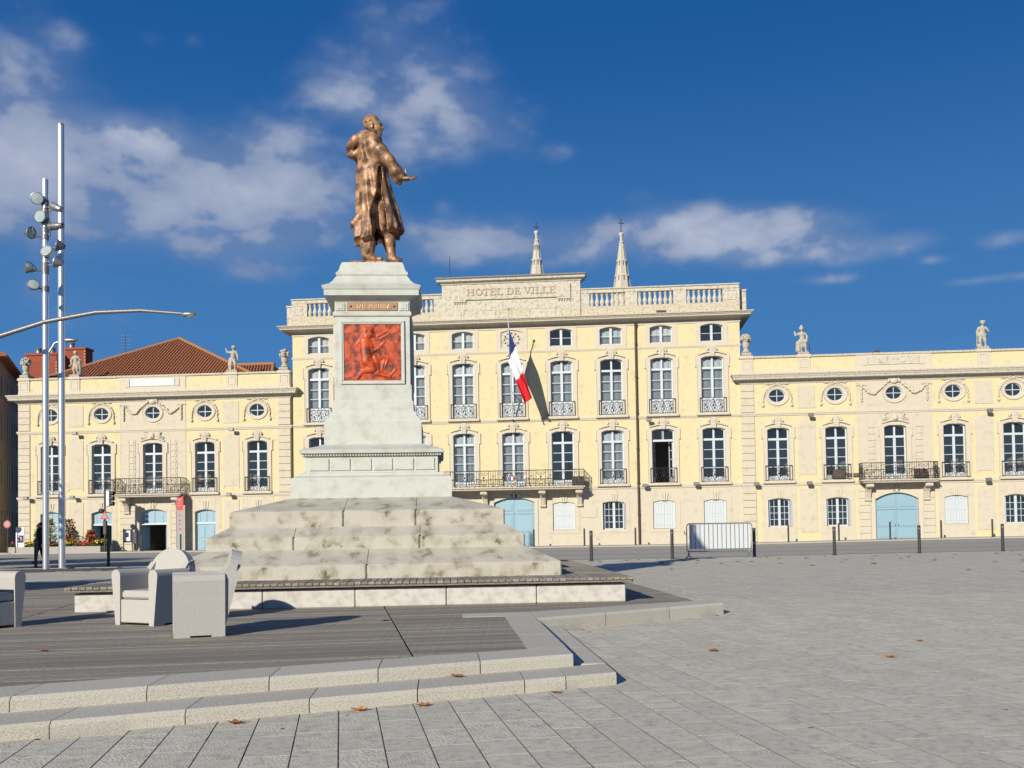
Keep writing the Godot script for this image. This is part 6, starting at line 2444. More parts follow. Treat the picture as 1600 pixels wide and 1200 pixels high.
# ---------------------------------------------------------------- figures on the parapets
func roof_figure(at: Vector3, label: String, pose: int) -> void:
	var t := thing("stone_statue", label, "statue", at, AF, "stone figures on the parapets")
	var base := Geo.new()
	base.bevel(Vector3(-0.36, 0.0, -0.28), Vector3(0.36, 0.16, 0.28), 0.03)
	part("base", base, M.statue_stone, t)
	var s := Blend.new()
	s.k = 0.05
	var lean: float = [0.06, 0.0, -0.05, 0.04][pose]
	var hip := Vector3(0, 0.92, 0)
	var chest := Vector3(lean, 1.32, 0.02)
	s.chain([hip + Vector3(0.09, 0, 0), Vector3([0.2, 0.12, 0.14, 0.16][pose], 0.55, 0.08), Vector3([0.16, 0.14, 0.2, 0.22][pose], 0.24, 0.0)], [0.13, 0.095, 0.06])
	s.chain([hip - Vector3(0.09, 0, 0), Vector3([-0.12, -0.14, -0.1, -0.14][pose], 0.55, 0.05), Vector3([-0.15, -0.1, -0.12, -0.1][pose], 0.22, 0.0)], [0.13, 0.1, 0.06])
	for x in [[0.16, 0.14, 0.2, 0.22][pose], [-0.15, -0.1, -0.12, -0.1][pose]]:
		s.add(Vector3(x, 0.2, 0.0), Vector3(x + 0.03, 0.19, 0.15), 0.055, 0.05)
	s.chain([hip, Vector3(lean * 0.6, 1.1, 0.02), chest], [0.16, 0.15, 0.18])
	s.add(chest + Vector3(-0.15, 0.08, 0), chest + Vector3(0.15, 0.08, 0), 0.095, 0.095)
	s.add(chest + Vector3(0, 0.15, 0), chest + Vector3(lean * 0.3, 0.28, 0.01), 0.07, 0.06)
	var head := chest + Vector3(lean * 0.5, 0.4, 0.03)
	s.add(head, head + Vector3(0, 0.04, -0.02), 0.125, 0.13)
	s.add(head + Vector3(0, -0.06, 0.08), head + Vector3(0, -0.02, 0.1), 0.05, 0.05)
	for k in 9:
		var a := TAU * k / 9.0
		s.add(head + Vector3(cos(a) * 0.11, 0.07, sin(a) * 0.1 - 0.02), head + Vector3(cos(a) * 0.12, 0.02, sin(a) * 0.11 - 0.02), 0.045, 0.04)
	var shr := chest + Vector3(0.22, 0.07, 0)
	var shl := chest + Vector3(-0.22, 0.07, 0)
	if pose == 0:        # arm raised to the left
		s.chain([shl, shl + Vector3(-0.22, 0.02, 0.05), shl + Vector3(-0.27, 0.28, 0.08)], [0.085, 0.065, 0.055])
		s.chain([shr, shr + Vector3(0.08, -0.27, 0.02), shr + Vector3(0.12, -0.52, 0.08)], [0.085, 0.065, 0.05])
		s.chain([Vector3(-0.2, 0.95, -0.02), Vector3(-0.26, 0.55, -0.05), Vector3(-0.24, 0.25, -0.05)], [0.09, 0.09, 0.08])
	elif pose == 1:      # arm folded across, holding a bundle
		s.chain([shl, shl + Vector3(-0.1, -0.26, 0.05), shl + Vector3(-0.02, -0.46, 0.12), shl + Vector3(-0.22, -0.62, 0.1)], [0.085, 0.065, 0.05, 0.04])
		s.chain([shr, shr + Vector3(0.16, -0.2, 0.05), shr + Vector3(0.02, -0.02, 0.18)], [0.085, 0.07, 0.06])
		s.chain([Vector3(0.22, 1.05, -0.05), Vector3(0.24, 0.6, -0.1), Vector3(0.2, 0.2, -0.1)], [0.12, 0.13, 0.14])
	elif pose == 2:      # shield at the left leg, helmet with crest
		s.chain([shl, shl + Vector3(-0.2, -0.1, 0.08), shl + Vector3(-0.26, 0.1, 0.1)], [0.09, 0.07, 0.07])
		s.chain([shr, shr + Vector3(0.13, -0.22, 0.0), shr + Vector3(0.04, -0.42, 0.1)], [0.085, 0.065, 0.05])
		s.chain([Vector3(-0.3, 0.78, 0.05), Vector3(-0.32, 0.3, 0.05)], [0.16, 0.17])
		s.chain([head + Vector3(0, 0.12, -0.08), head + Vector3(0, 0.2, 0.0), head + Vector3(0, 0.14, 0.08)], [0.06, 0.06, 0.04])
		s.chain([Vector3(-0.16, 0.9, 0.05), Vector3(0.18, 0.88, 0.05)], [0.15, 0.15])
	else:                # leaning on a staff, hand at the chest
		s.chain([shl, shl + Vector3(-0.12, -0.26, 0.02), shl + Vector3(-0.14, -0.5, 0.05)], [0.09, 0.07, 0.05])
		s.chain([shl + Vector3(-0.15, -0.5, 0.06), Vector3(-0.34, 0.2, 0.08)], [0.04, 0.035])
		s.chain([shr, shr + Vector3(0.12, -0.22, 0.1), shr + Vector3(-0.02, -0.12, 0.2)], [0.085, 0.07, 0.06])
		s.add(head + Vector3(-0.1, 0.11, 0), head + Vector3(0.12, 0.12, 0), 0.06, 0.06)
		s.add(Vector3(-0.24, 0.22, 0.0), Vector3(-0.1, 0.26, -0.05), 0.12, 0.12)
		s.add(Vector3(-0.12, 0.95, 0.0), Vector3(0.12, 0.93, 0.03), 0.17, 0.16)
	var g := Geo.new()
	s.into(g, Vector3(-0.6, 0.08, -0.36), Vector3(0.6, 2.02, 0.4), 0.034)
	part("figure", g, M.statue_stone, t)


func roof_urn(at: Vector3, label: String) -> void:
	var t := thing("stone_urn", label, "urn", at, AF, "stone urns on the parapet ends")
	var g := Geo.new()
	g.bevel(Vector3(-0.32, 0.0, -0.32), Vector3(0.32, 0.22, 0.32), 0.03)
	g.lathe([Vector2(0.0, 0.22), Vector2(0.29, 0.22), Vector2(0.24, 0.34), Vector2(0.17, 0.46), Vector2(0.15, 0.52), Vector2(0.2, 0.55), Vector2(0.2, 0.6), Vector2(0.23, 0.68), Vector2(0.24, 0.82), Vector2(0.22, 0.92), Vector2(0.27, 0.96), Vector2(0.0, 0.98)], 16)
	part("vase", g, M.statue_stone, t)
	var b := Geo.new()
	for k in 46:
		var a := rng.randf() * TAU
		var e := rng.randf_range(-0.45, 1.45)
		b.ball(Vector3(cos(a) * cos(e) * 0.3, 1.14 + sin(e) * 0.3, sin(a) * cos(e) * 0.3), Vector3.ONE * rng.randf_range(0.07, 0.11), 7)
	b.ball(Vector3(0, 1.14, 0), Vector3(0.27, 0.28, 0.27), 10)
	part("carved_fruit", b, M.statue_stone, t)


func build_roof_figures() -> void:
	roof_figure(facade(-30.9, 12.6, -0.1), "stone figure with folded arm on the parapet beside the tall metal mast", 1)
	roof_figure(facade(-19.5, 12.6, -0.1), "stone child figure with raised arm on the left wing's parapet", 0)
	roof_figure(facade(19.3, 12.6, -0.1), "stone warrior figure with shield on the right wing's parapet", 2)
	roof_figure(facade(30.7, 12.6, -0.1), "stone figure leaning on a staff, rightmost on the parapets", 3)
	roof_urn(facade(-34.6, 12.6, -0.1), "stone urn of fruit on the far left end of the parapet")
	roof_urn(facade(-15.8, 12.6, -0.1), "stone urn of fruit between left wing and tall middle block")
	roof_urn(facade(15.6, 12.6, -0.1), "stone urn of fruit between tall middle block and right wing")


# ---------------------------------------------------------------- flag
func build_flag() -> void:
	var t := thing("flag", "blue, white and red flag hanging limp from a sloping pole below the clock", "flag", facade(0, 8.7, 0.2), AF)
	var o := Vector3(0, 8.7, 0.2)
	var g := Geo.new()
	g.tube([Vector3(0, 8.73, 0.1) - o, Vector3(0.1, 15.54, 3.4) - o], [0.05, 0.035], 8)
	part("pole", g, M.panel_white, t)
	var f := Geo.new()
	f.ball(Vector3(0.1, 15.6, 3.43) - o, Vector3(0.09, 0.1, 0.09), 8)
	part("finial", f, M.gilt, t)
	var br := Geo.new()
	br.tube([Vector3(0.0, 8.75, 0.0) - o, Vector3(0.0, 8.72, 0.3) - o], 0.08, 6)
	br.tube([Vector3(0.0, 10.6, 0.0) - o, Vector3(0.03, 10.6, 1.0) - o], 0.03, 5)
	part("bracket", br, M.iron, t)
	var top := [Vector3(0.07, 14.48, 2.88), Vector3(0.5, 13.22, 2.85), Vector3(0.98, 11.6, 2.75), Vector3(1.56, 9.95, 2.62)]
	var bot := [Vector3(0.02, 12.62, 2.02), Vector3(-0.02, 12.4, 2.45), Vector3(0.48, 11.05, 2.55), Vector3(0.96, 9.5, 2.45)]
	var at := func(s: float, u: float) -> Vector3:
		var q := s * 3.0
		var k := mini(int(q), 2)
		var w: float = q - k
		var a: Vector3 = (top[k] as Vector3).lerp(top[k + 1], w)
		var b: Vector3 = (bot[k] as Vector3).lerp(bot[k + 1], w)
		var p := a.lerp(b, u)
		var amp := 0.2 * smoothstep(0.02, 0.35, s)
		p.z += amp * sin(u * 11.0 + s * 4.0) + 0.1 * sin(u * 23.0 - s * 6.0) * s
		p.x += 0.07 * sin(u * 9.0 + s * 5.0) * s
		return p - o
	for c in 3:
		var st := Geo.new()
		var n := 12
		var m := 30
		for j in n + 1:
			for k in m + 1:
				var s := (c + float(j) / n) / 3.0
				var u := float(k) / m
				var p: Vector3 = at.call(s, u)
				var dx: Vector3 = at.call(minf(s + 0.01, 1.0), u) - at.call(maxf(s - 0.01, 0.0), u)
				var dy: Vector3 = at.call(s, minf(u + 0.01, 1.0)) - at.call(s, maxf(u - 0.01, 0.0))
				st.v.append(p)
				st.n.append(dy.cross(dx).normalized())
		for j in n:
			for k in m:
				var a := j * (m + 1) + k
				st.ix.append_array([a, a + m + 2, a + 1, a, a + m + 1, a + m + 2])
		var cl := part(["blue_stripe", "white_stripe", "red_stripe"][c], st, [M.flag_blue, M.flag_white, M.flag_red][c], t)
		cl.set_meta("label", ["dark blue stripe next to the pole", "white middle stripe", "red stripe at the free end"][c])


# ---------------------------------------------------------------- light masts and street lamps
func build_masts() -> void:
	var t := thing("light_mast", "shorter metal mast carrying clusters of round floodlights", "mast", Vector3(-16.02, 0.33, -35.17))
	var g := Geo.new()
	g.tube([Vector3(0, 0, 0), Vector3(0, 13.5, 0)], 0.105, 16)
	part("pole", g, M.pole_metal, t)
	var heads := [[-16.2, 13.1, 200, 10], [-16.08, 12.47, 170, 5], [-16.42, 11.91, 250, 5], [-15.87, 11.26, 175, -25], [-16.42, 10.72, 255, -35], [-16.34, 10.1, 215, -20], [-15.6, 12.82, 60, -25], [-15.63, 12.16, 75, 0], [-15.55, 11.49, 110, -10], [-15.59, 10.92, 95, -15]]
	for k in heads.size():
		var h: Array = heads[k]
		var at := Vector3(h[0] + 16.02, h[1] - 0.33, 0.22 if k < 6 else 0.1)
		var can := k == 6 or k == 7
		var hg := Geo.new()
		var dir := Basis(Vector3.UP, deg_to_rad(h[2] - 180.0 + (0.0 if k < 6 else 0.0))) * Basis(Vector3.RIGHT, deg_to_rad(h[3]))
		var tb := dir * Basis(Vector3.RIGHT, PI / 2)
		if can:
			hg.lathe([Vector2(0.0, -0.3), Vector2(0.1, -0.3), Vector2(0.11, -0.1), Vector2(0.13, -0.08), Vector2(0.135, 0.22), Vector2(0.12, 0.22), Vector2(0.115, 0.05), Vector2(0.0, 0.05)], 16, at, tb)
		else:
			hg.lathe([Vector2(0.0, -0.26), Vector2(0.07, -0.25), Vector2(0.1, -0.18), Vector2(0.17, -0.08), Vector2(0.2, 0.0), Vector2(0.215, 0.01), Vector2(0.215, 0.05), Vector2(0.19, 0.05), Vector2(0.0, 0.03)], 18, at, tb)
		var hd := part("floodlight", hg, M.lamp_grey if k % 3 else M.galvanised, t)
		if not can:
			var ln := Geo.new()
			ln.lathe([Vector2(0.19, 0.045), Vector2(0.1, 0.062), Vector2(0.0, 0.068)], 18, at, tb)
			part("lens", ln, M.lens, hd)
		var br := Geo.new()
		var foot := Vector3(0, at.y - 0.1, 0)
		br.tube([foot, Vector3(at.x * 0.6, at.y - 0.1, at.z * 0.6), at - tb.y * 0.1], 0.03, 6)
		br.tube([Vector3(0, at.y - 0.2, 0), Vector3(0, at.y, 0)], 0.125, 12)
		part("bracket", br, M.lamp_grey, hd)
	var w := Geo.new()
	w.tube([Vector3(0.15, 12.3, 0.15), Vector3(0.3, 11.8, 0.2), Vector3(0.25, 11.4, 0.2)], 0.015, 4)
	part("cable", w, M.iron, t)
	var t2 := thing("light_mast", "taller bare metal mast standing right beside the floodlight mast", "mast", Vector3(-15.95, 0.33, -36.26))
	var g2 := Geo.new()
	g2.tube([Vector3(0, 0, 0), Vector3(0, 15.85, 0)], 0.115, 18)
	part("pole", g2, M.pole_metal, t2)
	var c2 := Geo.new()
	c2.tube([Vector3(0, 15.84, 0), Vector3(0, 15.9, 0)], [0.12, 0.09], 16)
	part("cap", c2, M.lamp_grey, t2)
	var t3 := thing("street_lamp", "street lamp reaching in from the left on a long arched arm", "street lamp", Vector3(-19.6, 0.33, -34.0))
	var a := Geo.new()
	a.tube([Vector3(0, 0, 0), Vector3(0, 6.0, 0), Vector3(0.15, 6.7, 0), Vector3(0.9, 7.2, 0), Vector3(2.6, 7.84, 0), Vector3(4.09, 8.29, 0), Vector3(5.8, 8.58, 0), Vector3(7.3, 8.62, 0), Vector3(8.69, 8.49, 0)], [0.13, 0.1, 0.09, 0.085, 0.08, 0.075, 0.07, 0.06, 0.05], 10)
	part("arched_pole", a, M.lamp_grey, t3)
	var hd := Geo.new()
	hd.ball(Vector3(8.9, 8.46, 0), Vector3(0.27, 0.09, 0.14), 14)
	part("lamp_head", hd, M.galvanised, t3)
	var gl := Geo.new()
	gl.ball(Vector3(8.95, 8.41, 0), Vector3(0.17, 0.06, 0.1), 12)
	part("lamp_glass", gl, M.lens, t3)
	var t4 := thing("street_lamp", "distant street lamp with short curved arm behind the twin masts", "street lamp", Vector3(-18.2, 0.24, -40.0))
	a = Geo.new()
	a.tube([Vector3(0, 0, 0), Vector3(0.01, 7.5, 0), Vector3(0.11, 8.4, 0), Vector3(0.34, 8.78, 0), Vector3(0.65, 8.89, 0)], [0.1, 0.07, 0.055, 0.048, 0.04], 10)
	part("curved_pole", a, M.galvanised, t4)
	hd = Geo.new()
	hd.ball(Vector3(0.93, 8.89, 0), Vector3(0.34, 0.09, 0.14), 12)
	part("lamp_head", hd, M.galvanised, t4)


# ---------------------------------------------------------------- neighbours
func build_town() -> void:
	# house across the side street, its shaded flank towards us
	var dir := Vector3(-0.34, 0, -0.94).normalized()
	var nrm := Vector3(0.94, 0, -0.34).normalized()
	var o := Vector3(-39.0, 0.2, -78.0) - dir * 1.6
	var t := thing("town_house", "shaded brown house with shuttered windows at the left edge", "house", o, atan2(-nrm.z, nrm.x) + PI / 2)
	# local axes: x along the flank, z out of it
	var ax := Vector3(cos(t.rotation.y), 0, -sin(t.rotation.y))
	var sx := 1.0 if ax.dot(dir) > 0 else -1.0
	var ln := 30.0
	var w := Geo.new()
	var x0 := minf(0.0, sx * ln)
	var x1 := maxf(0.0, sx * ln)
	var holes := []
	var xs := []
	for k in 8:
		xs.append(sx * (1.9 + 3.4 * k))
	xs.sort()
	for lv in [[0.2, 4.4, 1.2, 3.2], [4.4, 8.0, 5.2, 7.2], [8.0, 11.4, 8.7, 10.7], [11.4, 15.0, 12.0, 13.6]]:
		holes = []
		for x in xs:
			holes.append(hole(x, 1.1, lv[2], lv[3], 0.02))
		wall_band(w, x0, x1, lv[0] - (0.4 if lv[0] < 1 else 0.0), lv[1], holes, 0.25)
	w.quad(Vector3(x1, 0, 0), Vector3(x1, 0, -11), Vector3(x1, 15, -11), Vector3(x1, 15, 0))
	w.quad(Vector3(x0, 0, -11), Vector3(x0, 0, 0), Vector3(x0, 15, 0), Vector3(x0, 15, -11))
	w.quad(Vector3(x1, 0, -11), Vector3(x0, 0, -11), Vector3(x0, 15, -11), Vector3(x1, 15, -11))
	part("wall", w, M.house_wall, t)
	interior(t, x0 + 0.1, x1 - 0.1, 0.2, [4.4, 8.0, 11.4, 15.0], 3.0)
	for x in xs:
		for y in [[1.2, 2.0], [5.2, 2.0], [8.7, 2.0], [12.0, 1.6]]:
			var win := part("window", grid_shapes(1.1, y[1], 0.02, 1, 3).frame, M.white_paint, t, Vector3(x, y[0], -0.15))
			for p in grid_shapes(1.1, y[1], 0.02, 1, 3).panes:
				part("pane", p, M.glass, win)
			for s in [-1.0, 1.0]:
				var key := "house shutter %.1f %.0f" % [y[1], s]
				if not cache.has(key):
					var g := Geo.new()
					g.bevel(Vector3(minf(s * 0.57, s * 1.12), 0, 0.01), Vector3(maxf(s * 0.57, s * 1.12), y[1], 0.06), 0.01)
					for q in 8:
						g.box(Vector3(minf(s * 0.63, s * 1.06), 0.1 + q * (y[1] - 0.2) / 8.0, 0.06), Vector3(maxf(s * 0.63, s * 1.06), 0.1 + (q + 0.6) * (y[1] - 0.2) / 8.0, 0.075))
					cache[key] = g.mesh()
				part("shutter", cache[key], M.house_shutter, t, Vector3(x, y[0], 0))
	var r := Geo.new()
	r.quad(Vector3(x0 - 0.6, 14.9, 0.7), Vector3(x1 + 0.6, 14.9, 0.7), Vector3(x1 - 2, 17.6, -5.5), Vector3(x0 + 2, 17.6, -5.5))
	r.quad(Vector3(x1 + 0.6, 14.9, -11.7), Vector3(x0 - 0.6, 14.9, -11.7), Vector3(x0 + 2, 17.6, -5.5), Vector3(x1 - 2, 17.6, -5.5))
	r.tri(Vector3(x1 + 0.6, 14.9, 0.7), Vector3(x1 + 0.6, 14.9, -11.7), Vector3(x1 - 2, 17.6, -5.5))
	r.tri(Vector3(x0 - 0.6, 14.9, -11.7), Vector3(x0 - 0.6, 14.9, 0.7), Vector3(x0 + 2, 17.6, -5.5))
	r.box(Vector3(x0 - 0.6, 14.72, -11.7), Vector3(x1 + 0.6, 14.9, 0.7))
	part("roof", r, M.roof_tile, t)
	# brick chimneys behind the left wing
	for c in [[Vector3(-38.3, 0.2, -84.0), 1.35, 16.4, "broad red brick chimney stack with two pots behind the left wing", 2], [Vector3(-36.0, 0.2, -85.0), 0.95, 17.0, "narrower red brick chimney stack just right of the broad one", 1]]:
		var ch := thing("brick_chimney", c[3], "chimney", c[0], AF, "chimneys behind the left wing")
		var hgt: float = c[2] - 0.2
		var g := Geo.new()
		g.box(Vector3(-c[1] + 0.03, 0.0, -0.6), Vector3(c[1] - 0.03, hgt, 0.57))
		part("stack", g, M.kerbstone, ch)
		var rowh := 0.125
		var row := 0
		var y := hgt - 4.0
		while y < hgt - 0.25:
			var n := int(c[1] * 2 / 0.26)
			for k in n:
				var key := "brick %.3f" % (c[1] * 2 / n)
				if not cache.has(key):
					var b := Geo.new()
					b.box(Vector3(0.006, 0.006, -0.02), Vector3(c[1] * 2 / n - 0.006, rowh - 0.006, 0.02))
					cache[key] = b.mesh()
				if row % 2 == 0 or k < n - 1:
					part("brick", cache[key], M.brick, ch, Vector3(-c[1] + (k + (0.5 if row % 2 else 0.0)) * c[1] * 2 / n, y, 0.57))
			y += rowh
			row += 1
			if row * n > 260:
				break
		var rest := Geo.new()
		rest.box(Vector3(-c[1], hgt - 4.2, -0.62), Vector3(-c[1] + 0.029, hgt - 0.2, 0.56))
		rest.box(Vector3(c[1] - 0.029, hgt - 4.2, -0.62), Vector3(c[1], hgt - 0.2, 0.56))
		rest.box(Vector3(-c[1] + 0.03, y, 0.57), Vector3(c[1] - 0.03, hgt - 0.2, 0.588))
		part("brick_face", rest, M.brick, ch)
		var cap := Geo.new()
		cap.bevel(Vector3(-c[1] - 0.08, hgt - 0.2, -0.7), Vector3(c[1] + 0.08, hgt, 0.68), 0.02)
		part("cap", cap, M.brick, ch)
		for k in c[4]:
			var p := Geo.new()
			p.lathe([Vector2(0.26, 0.0), Vector2(0.22, 0.25), Vector2(0.2, 0.36), Vector2(0.26, 0.42), Vector2(0.26, 0.48), Vector2(0.0, 0.5)], 12, Vector3(-0.55 + k * 1.2, hgt, 0))
			part("chimney_pot", p, M.lamp_grey, ch)
	# two church spires far behind
	for s in [[Vector3(3.37, 0, -120), 31.6, 0.68, 35.3, 0.2, 37.5, "church spire behind the carved name block, the more distant looking of the two"], [Vector3(13.5, 0, -121), 29.8, 0.95, 35.2, 0.22, 38.1, "taller church spire rising above the right hand balustrade"]]:
		var c := thing("church_spire", s[6], "spire", s[0] + Vector3(0, 0.2, 0), 0.2, "twin church spires")
		var k: float = (s[2] - s[4]) / (s[3] - s[1])
		var low := 20.0
		var rb: float = s[2] + k * (s[1] - low)
		var oct := func(r: float, y: float) -> Array:
			var out := []
			for j in 8:
				out.append(Vector3(cos(TAU * (j + 0.5) / 8) * r, y - 0.2, sin(TAU * (j + 0.5) / 8) * r))
			return out
		var a: Array = oct.call(rb * 1.08, low)
		var b: Array = oct.call(s[4] * 1.08, s[3])
		var g := Geo.new()
		for j in 8:
			var l := (j + 1) % 8
			g.quad(a[l], a[j], b[j], b[l])
		part("spire", g, M.spire_stone, c)
		var ribs := Geo.new()
		for j in 8:
			ribs.tube([a[j], b[j]], [0.05, 0.025], 5)
		part("ribs", ribs, M.spire_stone, c)
		var tw := Geo.new()
		tw.box(Vector3(-rb - 0.4, 0.0, -rb - 0.4), Vector3(rb + 0.4, low - 0.2, rb + 0.4))
		part("tower", tw, M.spire_stone, c)
		for ly in [s[1] + 0.9, s[1] + 2.7]:
			var r0: float = s[2] + k * (s[1] - ly)
			for j in 8:
				var an := TAU * j / 8.0
				var m := Geo.new()
				m.prism(PackedVector2Array([Vector2(-0.07, -0.4), Vector2(0.07, -0.4), Vector2(0.07, 0.25), Vector2(0.0, 0.38), Vector2(-0.07, 0.25)]), -0.2, 0.02)
				var gb := Geo.new()
				gb.prism(PackedVector2Array([Vector2(-0.15, 0.4), Vector2(0.15, 0.4), Vector2(0.0, 0.62)]), -0.3, 0.05)
				var gg := Geo.new()
				gg.add(gb, Transform3D(Basis(Vector3.UP, an), Vector3(sin(an) * r0, ly - 0.2, cos(an) * r0)))
				part("gablet", gg, M.spire_stone, c)
				var mm := Geo.new()
				mm.add(m, Transform3D(Basis(Vector3.UP, an), Vector3(sin(an) * r0, ly - 0.2, cos(an) * r0)))
				part("lucarne", mm, M.lead, c)
		var lt := Geo.new()
		lt.lathe([Vector2(s[4], s[3] - 0.3), Vector2(s[4] + 0.1, s[3] - 0.2), Vector2(s[4] + 0.1, s[3] - 0.1), Vector2(s[4] * 0.7, s[3]), Vector2(s[4] * 0.8, s[3] + 0.5), Vector2(s[4] * 1.5, s[3] + 0.8), Vector2(s[4] * 1.3, s[3] + 0.95), Vector2(0.0, s[3] + 1.1)], 8)
		part("finial", lt, M.spire_stone, c)
		var cr := Geo.new()
		cr.tube([Vector3(0, s[3] + 0.9, 0), Vector3(0, s[5] - 0.2, 0)], 0.06, 5)
		cr.tube([Vector3(-0.35, s[5] - 0.75, 0), Vector3(0.35, s[5] - 0.75, 0)], 0.05, 5)
		part("cross", cr, M.iron, c)
	# aerials and a chimney on the roofs
	for a in [[-30.6, 12.3, -7.0, 4.6, 1.2, "thin television aerial behind the statue near the masts"], [20.3, 11.2, -3.0, 2.6, 0.3, "small aerial beside the stone warrior"], [23.0, 11.2, -4.0, 2.1, 0.25, "tiny aerial right of the stone warrior, behind the parapet"]]:
		var ae := thing("roof_aerial", a[5], "aerial", facade(a[0], a[1], a[2]), AF, "aerials on the roofs")
		var g := Geo.new()
		g.tube([Vector3(0, 0, 0), Vector3(0, a[3], 0)], 0.025, 5)
		part("pole", g, M.iron, ae)
		var h := Geo.new()
		h.tube([Vector3(-a[4], a[3] * 0.55, 0), Vector3(a[4] * 0.6, a[3] * 0.55, 0)], 0.02, 4)
		for k in 5:
			h.tube([Vector3(-a[4] * 0.35, a[3] * (0.78 + 0.05 * k), 0), Vector3(a[4] * 0.35, a[3] * (0.78 + 0.05 * k), 0)], 0.012, 4)
		part("rods", h, M.lamp_grey, ae)
	var rc := thing("roof_chimney", "small brown chimney showing above the right wing's tablet", "chimney", facade(24.4, 11.2, -3.0), AF)
	var cg := Geo.new()
	cg.bevel(Vector3(-0.35, 0, -0.3), Vector3(0.35, 1.85, 0.3), 0.02)
	part("stack", cg, M.brick, rc)
	var cp := Geo.new()
	cp.tube([Vector3(0.1, 1.8, 0), Vector3(0.55, 1.95, 0)], 0.1, 8)
	part("chimney_pot", cp, M.pipe_brown, rc)
	# plane trees standing left of the picture; their shade lies behind the bench and across the street
	var spots := [[-18.0, -11.5, 1.0, "plane tree out of frame on the left, nearest the steps"], [-22.5, -29.5, 1.1, "plane tree out of frame on the left, beside the masts"], [-28.5, -34.0, 1.15, "plane tree out of frame on the left, at the street's kerb"], [-36.0, -39.0, 1.1, "plane tree out of frame on the left, farthest along the street"]]
	var first: Node3D = null
	for sp in spots:
		var at := Vector3(sp[0], ground(sp[0], -sp[1]), sp[1])
		if first == null:
			first = plane_tree(at, sp[3])
		else:
			var c := copy_of(first, sp[3], at, rng.randf() * TAU)
			c.scale = Vector3.ONE * sp[2]


func plane_tree(at: Vector3, label: String) -> Node3D:
	var tr := thing("plane_tree", label, "tree", at, 0.0, "plane trees along the square")
	var tk := Geo.new()
	tk.tube([Vector3(0, -0.1, 0), Vector3(0.05, 1.6, 0), Vector3(-0.05, 3.2, 0.1), Vector3(0.1, 5.2, 0)], [0.24, 0.19, 0.16, 0.07], 10)
	for k in 7:
		var an := TAU * k / 7.0
		tk.tube([Vector3(0, 2.9 + 0.2 * (k % 3), 0), Vector3(cos(an) * 1.0, 4.1, sin(an) * 1.0), Vector3(cos(an) * 1.9, 5.2 + 0.3 * (k % 2), sin(an) * 1.9)], [0.1, 0.06, 0.03], 6)
	part("trunk", tk, M.bark, tr)
	var cr2 := Geo.new()
	for k in 3600:
		var d := Vector3(rng.randfn(), rng.randfn(), rng.randfn()).normalized() * pow(rng.randf(), 0.4)
		var p := Vector3(0, 5.2, 0) + d * Vector3(2.8, 1.9, 2.8)
		leaf_quad(cr2, p, rng.randf_range(0.16, 0.24))
	part("crown", cr2, M.leaf_green, tr)
	return tr


func leaf_quad(g: Geo, p: Vector3, s: float) -> void:
	var b := Basis.from_euler(Vector3(rng.randf() * TAU, rng.randf() * TAU, rng.randf() * TAU))
	g.quad(p + b * Vector3(-s * 0.5, 0, 0), p + b * Vector3(0, -s * 0.7, s * 0.12), p + b * Vector3(s * 0.5, 0, 0), p + b * Vector3(0, s, s * 0.12))


# ---------------------------------------------------------------- street furniture
func make_bollard(h: float) -> Array:
	var g := Geo.new()
	g.lathe([Vector2(0.0, -0.05), Vector2(0.056, -0.05), Vector2(0.056, h - 0.02), Vector2(0.045, h), Vector2(0.0, h + 0.004)], 14)
	var r := Geo.new()
	r.lathe([Vector2(0.06, h - 0.14), Vector2(0.06, h - 0.1)], 14)
	var f := Geo.new()
	f.lathe([Vector2(0.0, 0.0), Vector2(0.085, 0.0), Vector2(0.08, 0.025), Vector2(0.056, 0.03)], 14)
	return [g.mesh(), r.mesh(), f.mesh()]


